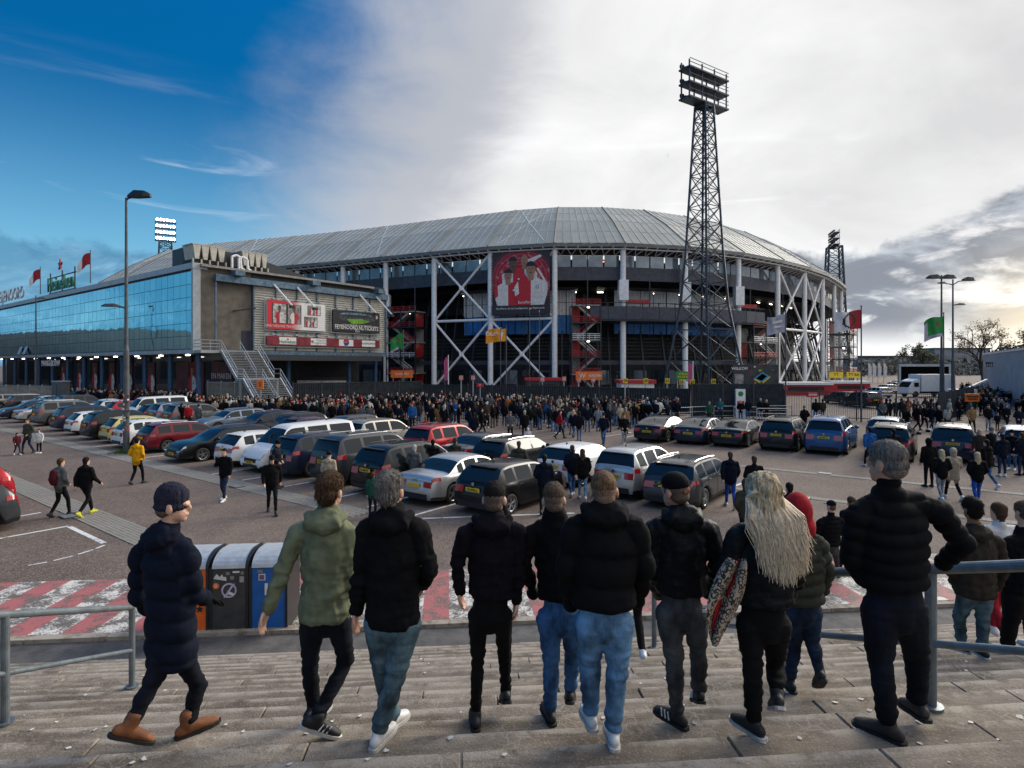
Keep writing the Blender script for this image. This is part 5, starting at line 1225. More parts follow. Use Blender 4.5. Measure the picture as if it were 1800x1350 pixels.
    pz = min(pz, H * .52); q = MB(); q.box((-L / 2 - .045, 0, pz), (.03, .52, .115)); out.append(('number_plate', q.mesh('number_plate', M_plate), (0, 0, 0), None))
    q = MB(); q.box((L / 2 + .045, 0, .42), (.03, .52, .115)); out.append(('number_plate', q.mesh('number_plate', M_plate), (0, 0, 0), None))
    q = MB(); q.prism(ell(0, 0, .055, .055, 12), 0, .012); me = q.mesh('emblem', M_chrome); me.transform(Matrix.Translation((-L / 2 - .02, 0, pz + .17)) @ Matrix.Rotation(R(90), 4, 'Z')); out.append(('emblem', me, (0, 0, 0), None))
    q = MB(); q.box((0, 0, .36), (L - .25, W - .42, .34)); out.append(('underbody', q.mesh('underbody', M_trim), (0, 0, 0), None))
    for s in (1, -1):
        q = MB()                                  # door gaps and handles
        for k in (1, 2):
            f_ = (sw[k][0] + sw[k - 1][1]) / 2; i = min(range(N), key=lambda i_: abs(xs[i_] - f_))
            for r in range(1, 4):
                a, b = grid[i][r], grid[i][r + 1]; q.tube((a[0], s * (a[1] + .001), a[2]), (b[0], s * (b[1] + .001), b[2]), .006, None, 4, False)
        out.append(('door_gap', q.mesh('door_gap', M_gap), (0, 0, 0), None))
        for k in (1, 2):
            f_ = sw[k][0] + .035; i = min(range(N), key=lambda i_: abs(xs[i_] - f_)); a, b = grid[i][3], grid[i][4]
            q = MB(); q.box((f_ * L - L / 2, s * ((a[1] + b[1]) / 2 + .012), a[2] * .75 + b[2] * .25), (.2, .03, .03)); out.append(('door_handle', q.mesh('door_handle', M_chrome if kind in ('sedan', 'bigsuv') else M_trim), (0, 0, 0), None))
        i = min(range(N), key=lambda i_: abs(xs[i_] - (ws[1] - .06))); a = grid[i][4]
        q = MB(); n = 8; cx, cy, cz = a[0], s * (a[1] + .12), a[2] + .09
        q.lathe([(.001, -.11), (.07, -.10), (.085, 0), (.07, .10), (.001, .11)], (0, 0, 0), 10, 'y'); q.V = [Vector((v.x * .8 + cx, v.y + cy, v.z + cz)) for v in q.V]; out.append(('mirror', q.mesh('mirror', PAINT['black'], True), (0, 0, 0), None))
        if kind in ('estate', 'suv', 'bigsuv'):
            ii = [i_ for i_ in range(N) if .14 <= xs[i_] <= .56]; q = MB(); q.path([(grid[i_][7][0], s * (grid[i_][7][1] - .05), grid[i_][7][2] + .06) for i_ in ii[::4]], .018, 5); out.append(('roof_rail', q.mesh('roof_rail', M_trim if kind == 'suv' else M_chrome), (0, 0, 0), None))
    if kind not in ('sedan', 'fastback'):
        i = min(range(N), key=lambda i_: abs(xs[i_] - rw[0])); q = MB(); q.box((grid[i][9][0] - .02, -.12, grid[i][9][2] + .05), (.02, .5, .02)); out.append(('wiper', q.mesh('wiper', M_trim), (0, 0, 0), None))
        i = min(range(N), key=lambda i_: abs(xs[i_] - rw[1])); a = grid[i][8]; q = MB(); q.box((a[0] - .03, 0, a[2] + .012), (.16, a[1] * 2.1, .03)); out.append(('spoiler', q.mesh('spoiler', PAINT['black']), (0, 0, 0), None))
    i = min(range(N), key=lambda i_: abs(xs[i_] - .24)); a = grid[i][10]; q = MB(); q.prism([(a[0] - .09, a[2] - .01), (a[0] + .06, a[2] - .01), (a[0] - .07, a[2] + .07)], -.018, .018); out.append(('antenna', q.mesh('antenna', M_trim), (0, 0, 0), None))
    tm, rm, bk = wheel_mesh(wr_)
    for f_ in wx:
        for s in (1, -1): out.append(('wheel', tm, (f_ * L - L / 2, s * (W / 2 - .125), wr_), (rm, bk, s)))
    return out
PROTO = {}
CARG = math.atan2(G2.y, G2.x)
def car(u, v, kind, col, label, rev=False, plate=None, yaw=0, far=False, rim=None, group='cars parked in the car park', k=1.0):
    if kind not in PROTO: PROTO[kind] = build_car_proto(kind)
    L = SHAPES[kind][0]; E = gnd(u, v)
    ang = CARG + R(yaw); d = Vector((math.cos(ang), math.sin(ang), 0)); C_ = E + d * L / 2 * (-1 if far else 1)
    name = {'van': 'parked_van'}.get(kind, 'parked_car')
    t = thing(name, label, 'van' if kind == 'van' else 'car', C_, ang + (math.pi if rev else 0), group)
    for nm, me, loc, wh in PROTO[kind]:
        o = link(nm, me, t, loc)
        if nm in ('body', 'mirror', 'spoiler'):
            o.material_slots[0].link = 'OBJECT'; o.material_slots[0].material = PAINT[col] if not (nm == 'spoiler' and col in ('white', 'silver') and False) else M_trim
        if wh:
            o.rotation_euler = (0, RND.random() * 6, 0 if wh[2] < 0 else math.pi)
            r_ = link('rim', wh[0], o); link('brake_disc', wh[1], o)
            if rim: r_.material_slots[0].link = 'OBJECT'; r_.material_slots[0].material = rim
        if nm == 'number_plate' and plate and loc == (0, 0, 0):
            cx = sum(v_.co.x for v_ in me.vertices) / 8; cz = sum(v_.co.z for v_ in me.vertices) / 8
            tx = text_mesh(plate, .105, M_blackp, .004, .002); l_ = link('lettering', tx, o, (cx + (-.02 if cx < 0 else .02), 0, cz)); l_.rotation_euler = (0, 0, R(-90) if cx < 0 else R(90))
    return t
CARS = [  # near end bottom centre in the photograph, shape, colour, label, front towards us, plate
 (832, 906, 'hatch', 'black', 'black hatchback with yellow plate beside the silver sedan', 0, 'TX-941-L'),
 (728, 888, 'sedan', 'silver', 'silver sedan with spoked rims between two black cars', 0, None),
 (643, 871, 'suv', 'black', 'black compact SUV with red tail lights next to the silver sedan', 0, 'N-088-SV'),
 (567, 853, 'bigsuv', 'darkgrey', 'big dark grey SUV with chrome roof rails and long side windows', 0, 'W-609-SF'),
 (492, 840, 'suv', 'navy', 'navy SUV between the big dark SUV and the white van', 0, 'K-552-RB'),
 (440, 830, 'van', 'white', 'white panel van parked nose out beside the small white hatchback', 1, 'VK-72-T'),
 (392, 821, 'hatch', 'white', 'small white hatchback beside the black estate with nose out', 0, '7-TKX-91'),
 (302, 813, 'estate', 'black', 'black estate parked nose out with silver spoked wheels', 1, 'SX-364-B'),
 (248, 796, 'estate', 'darkred', 'dark red estate behind the person in yellow jacket', 0, None),
 (205, 788, 'hatch', 'white', 'white hatchback beside the stickered lamp post', 0, 'J-912-PX'),
 (183, 779, 'hatch', 'yellow', 'pale yellow hatchback with black bumper', 0, None),
 (149, 773, 'suv', 'black', 'black crossover between the white and the yellow hatchbacks', 0, 'G-713-ZL'),
 (120, 765, 'hatch', 'white', 'white hatchback behind the walking family', 0, '8-SNV-41'),
 (95, 758, 'suv', 'navy', 'navy crossover beside the beige grey SUV', 0, None),
 (60, 749, 'bigsuv', 'grey', 'beige grey large SUV behind the man walking with two children', 0, None),
 (26, 743, 'sedan', 'silver', 'pale silver sedan next to the beige grey SUV', 0, None),
 (-4, 737, 'estate', 'navy', 'navy estate cut by the picture edge next to silver sedan', 1, None),
 (853, 838, 'estate', 'black', 'black estate with panoramic roof behind the black hatchback', 0, 'KT-988-N'),
 (792, 826, 'sedan', 'darkgrey', 'dark grey sedan between the red SUV and black estate', 0, None),
 (727, 815, 'suv', 'red', 'bright red SUV behind the white haired bystander', 0, None),
 (612, 799, 'suv', 'beige', 'pale beige SUV behind the big dark grey SUV', 0, None),
 (548, 789, 'mpv', 'darkgrey', 'dark people carrier beyond the white van', 1, None),
 (497, 781, 'hatch', 'purple', 'purple black hatchback beyond the white panel van', 0, None),
 (447, 775, 'estate', 'black', 'black estate parked nose out beyond the small white hatchback', 1, None),
 (400, 769, 'estate', 'navy', 'navy estate parked nose out beyond the black estate', 1, None),
 (345, 762, 'estate', 'paleblue', 'pale blue grey estate parked nose out behind dark red estate', 1, None),
 (292, 752, 'suv', 'grey', 'grey SUV beside two people standing behind the red estate', 0, None),
 (266, 748, 'suv', 'paleblue', 'blue grey SUV between the white van and grey SUV', 0, None),
 (244, 745, 'hatch', 'navy', 'dark blue hatchback beside the white passenger van', 0, None),
 (212, 741, 'van', 'white', 'white passenger van with dark side windows near the crowd', 1, None),
 (187, 737, 'hatch', 'red', 'red hatchback beside the white passenger van', 0, None),
 (165, 734, 'hatch', 'silver', 'small silver hatchback next to the red hatchback', 0, None),
 (145, 731, 'sedan', 'white', 'white sedan in the second row near the board fence', 0, None),
 (98, 727, 'suv', 'darkgrey', 'dark grey SUV facing the board fence', 0, None),
 (70, 724, 'hatch', 'navy', 'navy hatchback in the second row by the board fence', 0, None),
 (40, 722, 'sedan', 'white', 'white saloon with pale roof by the board fence', 0, None),
 (12, 720, 'estate', 'darkgrey', 'dark estate next to the pale roofed white saloon', 0, None),
 (-22, 718, 'hatch', 'beige', 'beige hatchback at the end of the second row', 0, None),
 (972, 856, 'hatch', 'white', 'white hatchback behind the person in navy hooded jacket', 0, None),
 (1078, 877, 'mpv', 'silver', 'silver people carrier with tall rear window', 0, 'NN-419-X'),
 (1172, 897, 'estate', 'darkgrey', 'dark grey estate beside the silver people carrier', 0, None),
 (1137, 778, 'fastback', 'black', 'black coupe at the end of the row near the crowd', 0, 'H-236-GS'),
 (1209, 782, 'fastback', 'navy', 'dark navy fastback between two black fastbacks', 0, 'R-901-FK'),
 (1277, 787, 'fastback', 'black', 'black fastback with chrome strip beside the black SUV', 0, 'L-447-DN'),
 (1364, 794, 'suv', 'black', 'black SUV beside the bright blue SUV', 0, 'Z-773-KX'),
 (1448, 800, 'bigsuv', 'blue', 'bright blue large SUV with tall tail lights', 0, 'JB-905-Z'),
 (1562, 813, 'suv', 'black', 'black SUV with raked rear window behind the grey haired man', 0, None),
 (1553, 782, 'estate', 'paleblue', 'pale estate with roof rails in front of the black SUV', 0, None),
 (1675, 814, 'suv', 'navy', 'dark SUV with tall red lamps beside the bystanders', 0, '44-XKD-1'),
 (1800, 818, 'mpv', 'white', 'pale hatch cut by the picture edge beyond the bystanders', 0, None),
]
for c in CARS: car(c[0], c[1], c[2], c[3], c[4], bool(c[5]), c[6], rim=M_rimd if c[3] in ('navy', 'yellow') else None)
car(14, 884, 'estate', 'red', 'red car at the picture edge with its tail end beside the paving strip', True, None, far=True)
car(20, 922, 'hatch', 'darkgrey', 'dark car at the picture edge nearer the striped marking', True, None, far=True)
for u, v, kd, cl_, lb in ((1540, 718, 'suv', 'black', 'black SUV parked behind the dark bar fence'), (1500, 712, 'estate', 'darkgrey', 'dark estate parked beyond the bar fence beside the flag pole'), (1560, 700, 'estate', 'white', 'white estate parked beyond the fence before the truck'), (1572, 692, 'hatch', 'white', 'white hatchback parked farther beyond the fence'), (1585, 686, 'hatch', 'silver', 'silver hatchback parked by the large screen'), (1592, 681, 'sedan', 'white', 'white sedan parked nearest the large screen')):
    car(u, v, kd, cl_, lb, group='cars parked beyond the fence', yaw=40)
# ================================================================== people
from mathutils import noise as MN
def evaluated_mesh(me, voxel, smooth=4):
    """union of overlapping closed shells through a voxel remesh"""
    o = bpy.data.objects.new('shell_tmp', me); TS.collection.objects.link(o)
    m = o.modifiers.new('r', 'REMESH'); m.mode = 'VOXEL'; m.voxel_size = voxel; m.use_smooth_shade = True
    if smooth: s = o.modifiers.new('s', 'SMOOTH'); s.factor = .5; s.iterations = smooth
    with bpy.context.temp_override(scene=TS, view_layer=TS.view_layers[0]):
        TS.view_layers[0].update(); dg = bpy.context.evaluated_depsgraph_get()
        r = bpy.data.meshes.new_from_object(o.evaluated_get(dg))
    bpy.data.objects.remove(o); bpy.data.meshes.remove(me)
    return r
def vn(*a): return Vector(a).normalized()
class Prim:
    def __init__(s, tag_, pts, rad, side=(1, 0, 0), n=14, flat=False):
        s.flat = flat; s.tag = tag_; s.pts = [Vector(p) for p in pts]; s.rad = [(r, r) if not isinstance(r, tuple) else r for r in rad]; s.side = Vector(side); s.n = n
    def emit(s, V, Fc):
        n = s.n; P = s.pts; st = []
        t0 = (P[1] - P[0]).normalized(); t1 = (P[-1] - P[-2]).normalized()
        r0 = min(s.rad[0]); r1 = min(s.rad[-1])
        e0 = (r0 * .06, r0 * .04) if s.flat == 'ball' else (.03, .015) if s.flat else (r0 * .85, r0 * .5)
        st.append((P[0] - t0 * e0[0], .35 if not s.flat else .8, 0)); st.append((P[0] - t0 * e0[1], .8 if not s.flat else .96, 0))
        for i in range(len(P)): st.append((P[i], 1, i))
        e1 = (r1 * .04, r1 * .06) if s.flat == 'ball' else (r1 * .5, r1 * .85)
        st.append((P[-1] + t1 * e1[0], .8, len(P) - 1)); st.append((P[-1] + t1 * e1[1], .35, len(P) - 1))
        base = len(V)
        for p, k, i in st:
            t = (P[min(i + 1, len(P) - 1)] - P[max(i - 1, 0)]).normalized(); a = s.side - t * s.side.dot(t)
            if a.length < 1e-3: a = Vector((0, 1, 0)) - t * t.y
            a.normalize(); b = t.cross(a); ra, rb = s.rad[i]
            for j in range(n): an = 2 * math.pi * j / n; V.append(p + a * (math.cos(an) * ra * k) + b * (math.sin(an) * rb * k))
        m = len(st)
        for q in range(m - 1):
            for j in range(n): Fc.append((base + q * n + j, base + q * n + (j + 1) % n, base + (q + 1) * n + (j + 1) % n, base + (q + 1) * n + j))
        Fc.append(tuple(base + j for j in range(n))[::-1]); Fc.append(tuple(base + (m - 1) * n + j for j in range(n)))
def ball(tag_, c, f, r, up_=Vector((0, 0, 1)), rf=0, rs=0, ru=0):
    """ellipsoid: rf along facing f, rs sideways, ru up"""
    c = Vector(c); sd = f.cross(up_); P = []; rad = []
    for k in range(-4, 5): t = math.sin(R(k * 20)); P.append(c + up_ * ru * t); q = math.sqrt(1 - t * t); rad.append((rs * q, rf * q))
    return Prim(tag_, P, rad, sd, 14, 'ball')
def shell(prims, voxel, smooth=4, name='shell'):
    V = []; Fc = []
    for p in prims: p.emit(V, Fc)
    me = bpy.data.meshes.new(name); me.from_pydata([tuple(v) for v in V], [], Fc); me.update()
    return evaluated_mesh(me, voxel, smooth)
def arrays(me):
    n = len(me.vertices); c = np.empty(n * 3, np.float32); me.vertices.foreach_get('co', c); nr = np.empty(n * 3, np.float32); me.vertex_normals.foreach_get('vector', nr); return c.reshape(-1, 3), nr.reshape(-1, 3)
def seg_dist(C, a, b):
    a = np.array(a, np.float32); b = np.array(b, np.float32); d = b - a; t = np.clip(((C - a) @ d) / max(1e-9, d @ d), 0, 1)
    return np.linalg.norm(C - (a + t[:, None] * d), axis=1), t
def displace(me, fn):
    c, n = arrays(me); d = fn(c, n); c = c + n * d[:, None]; me.vertices.foreach_set('co', c.astype(np.float32).ravel()); me.update()
def nz(C, fx, fy, fz, seed=0, octaves=2):
    return np.array([sum(MN.noise(Vector((p[0] * fx * k + seed, p[1] * fy * k, p[2] * fz * k))) / k for k in (1, 2.1)[:octaves]) for p in C.tolist()], np.float32)
def skinmat(n, c): return mat('skin_' + n, c, .5, 0, .08, 25, .15, 160, spec=.4)
SKIN = dict(a=skinmat('pale', (.60, .35, .25)), b=skinmat('ruddy', (.52, .28, .19)), c=skinmat('tan', (.22, .115, .07)), d=skinmat('dark', (.07, .038, .026)))
def hairmat(n, c): return mat('hair_' + n, c, .75, 0, .3, 110, .5, 160, stretch=(1, 1, .12), spec=.12)
HAIR = dict(brown=hairmat('brown', (.075, .042, .024)), dark=hairmat('dark', (.014, .011, .01)), grey=hairmat('grey', (.17, .15, .135)), ginger=hairmat('ginger', (.15, .085, .045)), blonde=hairmat('blonde', (.52, .40, .25)), white=hairmat('white', (.45, .43, .41)), mid=hairmat('mid', (.10, .07, .048)))
def cloth(n, c, rough=.85, b=.35, bs=220, var=.12): return mat('cloth_' + n, c, rough, 0, var, 9, b, bs, spec=.12)
CL = dict(black=cloth('black', (.005, .005, .006)), navy=cloth('navy', (.006, .009, .020)), nylon=cloth('black_nylon', (.006, .007, .009), .45, .3, 60), olive=cloth('olive', (.165, .18, .11)), dolive=cloth('dark_olive', (.045, .047, .034)), brown=cloth('brown', (.035, .028, .022)), grey=cloth('grey', (.10, .105, .11)), lgrey=cloth('light_grey', (.30, .31, .32)),
          red=cloth('red', (.36, .018, .025)), blue=cloth('blue', (.02, .10, .30)), yellow=cloth('yellow', (.72, .34, .01)), beige=cloth('beige', (.40, .33, .24)), camel=cloth('camel', (.26, .15, .07)), white=cloth('white', (.62, .61, .59)), green=cloth('green', (.02, .08, .05)), orange=cloth('orange', (.6, .13, .02)), hiviz=cloth('hi_viz', (.50, .72, .05)), maroon=cloth('maroon', (.08, .012, .02)), teal=cloth('teal', (.03, .12, .16)), dnavy=cloth('plum_black', (.008, .006, .010)))
def denim(n, c): return mat('denim_' + n, c, .85, 0, .34, 7, .6, 200, stretch=(1, 1, .6), spec=.2, detail=8)
DN = dict(dark=denim('dark', (.006, .008, .016)), blue=denim('blue', (.05, .13, .29)), light=denim('light', (.13, .26, .43)), grey=denim('grey', (.075, .077, .083)), teal=denim('worn_teal', (.10, .165, .20)), black=denim('black', (.004, .004, .005)), sport=cloth('sport_blue', (.02, .08, .36)), red=cloth('red_trousers', (.36, .02, .03)), pale=denim('pale', (.26, .29, .33)), indigo=denim('indigo', (.018, .035, .075)))
SH = dict(white=mat('white_leather', (.70, .69, .67), .45, 0, .06, 8, .1, 60), black=mat('black_leather', (.012, .012, .013), .65, 0, .1, 8, .1, 60), brown=mat('tan_suede', (.24, .085, .03), .75, 0, .2, 12, .3, 120), dbrown=mat('dark_suede', (.045, .035, .028), .7, 0, .2, 10, .3, 90), sole=mat('rubber_sole', (.55, .53, .50), .7), bsole=mat('black_sole', (.015, .015, .015), .8), acid=mat('acid_yellow', (.6, .6, .03), .5))

def head_prims(c, f, up_, s=1.0):
    sd = f.cross(up_); B = lambda o, rf, rs, ru: ball('skin', c + f * o[0] * s + sd * o[1] * s + up_ * o[2] * s, f, 0, up_, rf * s, rs * s, ru * s)
    return [B((-.008, 0, .028), .100, .077, .092), B((.028, 0, -.055), .066, .058, .062), B((.062, 0, -.09), .030, .034, .026), B((.098, 0, -.018), .020, .014, .026), B((.085, 0, .012), .02, .05, .02), B((.086, 0, -.06), .016, .028, .014),
            B((-.012, .080, -.012), .024, .012, .034), B((-.012, -.080, -.012), .024, .012, .034)]
def hand_prims(w, d, n, sgn, s=1.0, curl=.5, tag_='skin'):
    d = d.normalized(); n = (n - d * n.dot(d)).normalized(); sp_ = d.cross(n) * sgn; out = []
    out.append(Prim(tag_, [w - d * .03, w + d * .02 * s, w + d * .055 * s, w + d * .088 * s], [(.026 * s, .021 * s), (.033 * s, .020 * s), (.042 * s, .018 * s), (.041 * s, .014 * s)], sp_))
    for k, (o, L) in enumerate(((-.032, .058), (-.0105, .07), (.0115, .074), (.033, .066))):
        b = w + d * (.085 - .004 * abs(k - 1.5)) * s + sp_ * o * s; m = b + (d * math.cos(curl * .7) + n * math.sin(curl * .7)) * L * .5 * s; e = m + (d * math.cos(curl * 1.6) + n * math.sin(curl * 1.6)) * L * .5 * s
        out.append(Prim(tag_, [b, m, e], [.0092 * s, .0086 * s, .0074 * s], sp_, 8))
    b = w + d * .025 * s + sp_ * .032 * s; m = b + (d * .65 + sp_ * .55 + n * .35).normalized() * .04 * s; out.append(Prim(tag_, [b, m, m + (d * .85 + n * .4).normalized() * .034 * s], [.0135 * s, .0105 * s, .0085 * s], n, 8))
    return out
def shoe_prims(a, toe, s=1.0, tag_='shoe', boot=0):
    """a: ankle joint, toe: direction the foot points (3-d)"""
    t = toe.normalized(); sd = t.cross(Vector((0, 0, 1))).normalized(); up_ = sd.cross(t).normalized(); h = a - up_ * .085 * s
    P = [h + t * x * s + up_ * z * s for x, z in ((-.062, .045), (-.03, .048), (.03, .052), (.09, .042), (.15, .032), (.19, .026))]
    out = [Prim(tag_, P, [(.034 * s, .040 * s), (.038 * s, .046 * s), (.041 * s, .049 * s), (.047 * s, .039 * s), (.047 * s, .030 * s), (.034 * s, .022 * s)], sd)]
    out.append(Prim(tag_, [h + up_ * .05 * s, a + up_ * (.02 + boot) * s], [(.043 * s, .05 * s), ((.045 + boot * .10) * s, (.047 + boot * .10) * s)], sd))
    return out, (h, t, sd, up_)
def sole_mesh(fr, s, m, name='sole', th=.022):
    h, t, sd, up_ = fr; q = MB(); prof = [(-.098, .018), (-.085, .034), (-.03, .041), (.03, .040), (.09, .050), (.15, .050), (.20, .036), (.222, .012)]
    ring_ = [h + t * x * s + sd * y * s for x, y in prof] + [h + t * x * s - sd * y * s for x, y in prof[::-1]]; n = len(ring_)
    q.add([p + up_ * (th - .004) * s for p in ring_] + [p - up_ * .004 * s for p in ring_], [tuple(range(n)), tuple(range(2 * n - 1, n - 1, -1))] + [(k, n + k, n + (k + 1) % n, (k + 1) % n) for k in range(n)])
    return q.mesh(name, m)

def tufts(parent, me, m, c, fh, up_, L, seed, n=2500, wd=.0022):
    """short locks lying over a hair shell"""
    rr = random.Random(seed); C, N = arrays(me); q = MB()
    for k in range(n):
        i = rr.randrange(len(C)); p = Vector(C[i]); nr = Vector(N[i]); g_ = (p - c).normalized()
        if nr.dot(g_) < .1: continue
        crown = c + up_ * .10 - fh * .05; d = (p - crown); d = d - nr * d.dot(nr)
        if d.length < 1e-4: continue
        d.normalize(); d = (d + nr * rr.uniform(.15, .5) + Vector((rr.gauss(0, .25), rr.gauss(0, .25), rr.gauss(0, .15)))).normalized(); s_ = d.cross(nr).normalized() * wd; l_ = L * rr.uniform(.5, 1.2)
        a = p - nr * .002; q.add([a - s_, a + s_, a + d * l_ * .6 + s_ * .7 - nr * .1 * l_, a + d * l_ - nr * .25 * l_], [(0, 1, 2), (0, 2, 3)])
    tag(link('hair_strands', q.mesh('hair_strands', m), parent), kind='stuff')

def skeleton_prims(J, s=1.0, coat='jacket', hood=False, leg_w=1.0, torso=None, puff=1.0, collar=True, hem=None):
    """clothing volumes for a skeleton J (dict of world points)"""
    f = J['f']; sd = f.cross(Vector((0, 0, 1))).normalized(); pel, nk = J['pel'], J['nk']; ax = (nk - pel)
    tw = torso or (1, 1); a_, b_ = tw; hz_ = hem if hem is not None else -.06
    shw = (J['sR'] - J['sL']).length / 2
    jk = []
    L = lambda t: pel + ax * t
    jk.append(Prim('jacket', [L(hz_), L(.12), L(.38), L(.62), L(.80), L(.93)], [(.185 * a_ * s, .135 * b_ * s), (.175 * a_ * s, .130 * b_ * s), (.178 * a_ * s, .130 * b_ * s), (.195 * a_ * s, .138 * b_ * s), (max(.14, shw * .86) * s, .115 * b_ * s), (.10 * s, .085 * s)], sd, 20, True))
    for S in 'LR':
        sh = J['s' + S]; jk.append(Prim('jacket', [L(.90), sh.lerp(L(.90), .15)], [(.07 * s, .062 * s), (.072 * s * puff, .075 * s * puff)], f))
        jk.append(Prim('jacket', [sh, sh.lerp(J['e' + S], .5), J['e' + S], J['e' + S].lerp(J['w' + S], .55), J['w' + S]], [.072 * s * puff, .063 * s * puff, .057 * s * puff, .051 * s * puff, .043 * s * min(puff, 1.12)], f))
    if collar: jk.append(Prim('jacket', [L(.93), L(1.0), L(1.05)], [(.088 * s, .085 * s), (.078 * s, .08 * s), (.070 * s, .072 * s)], sd))
    hd = []
    if hood:
        b = L(.955) - f * .095 * s
        hd.append(Prim('hood', [b + sd * .115 * s + f * .07 * s + Vector((0, 0, .035)), b + sd * .09 * s, b - Vector((0, 0, .03)), b - sd * .09 * s, b - sd * .115 * s + f * .07 * s + Vector((0, 0, .035))], [.034 * s, .052 * s, .062 * s, .052 * s, .034 * s], (0, 0, 1)))
        hd.append(Prim('hood', [b - Vector((0, 0, .085)) + f * .03, b + Vector((0, 0, .01)), b + Vector((0, 0, .055)) + f * .03], [(.07 * s, .04 * s), (.105 * s, .05 * s), (.10 * s, .045 * s)], sd))
    tr = [Prim('trousers', [L(.22), L(-.02), L(-.16)], [(.135 * a_ * s, .095 * s), (.148 * a_ * s, .110 * s), (.12 * s, .11 * s)], sd, 18)]
    for S in 'LR':
        h, k, a = J['h' + S], J['k' + S], J['a' + S]
        tr.append(Prim('trousers', [h, h.lerp(k, .45), k, k.lerp(a, .4), k.lerp(a, .85), a - (a - k).normalized() * .025], [.094 * leg_w * s, .078 * leg_w * s, .059 * leg_w * s, .057 * leg_w * s, .047 * leg_w * s, .049 * leg_w * s], sd))
    return jk, hd, tr

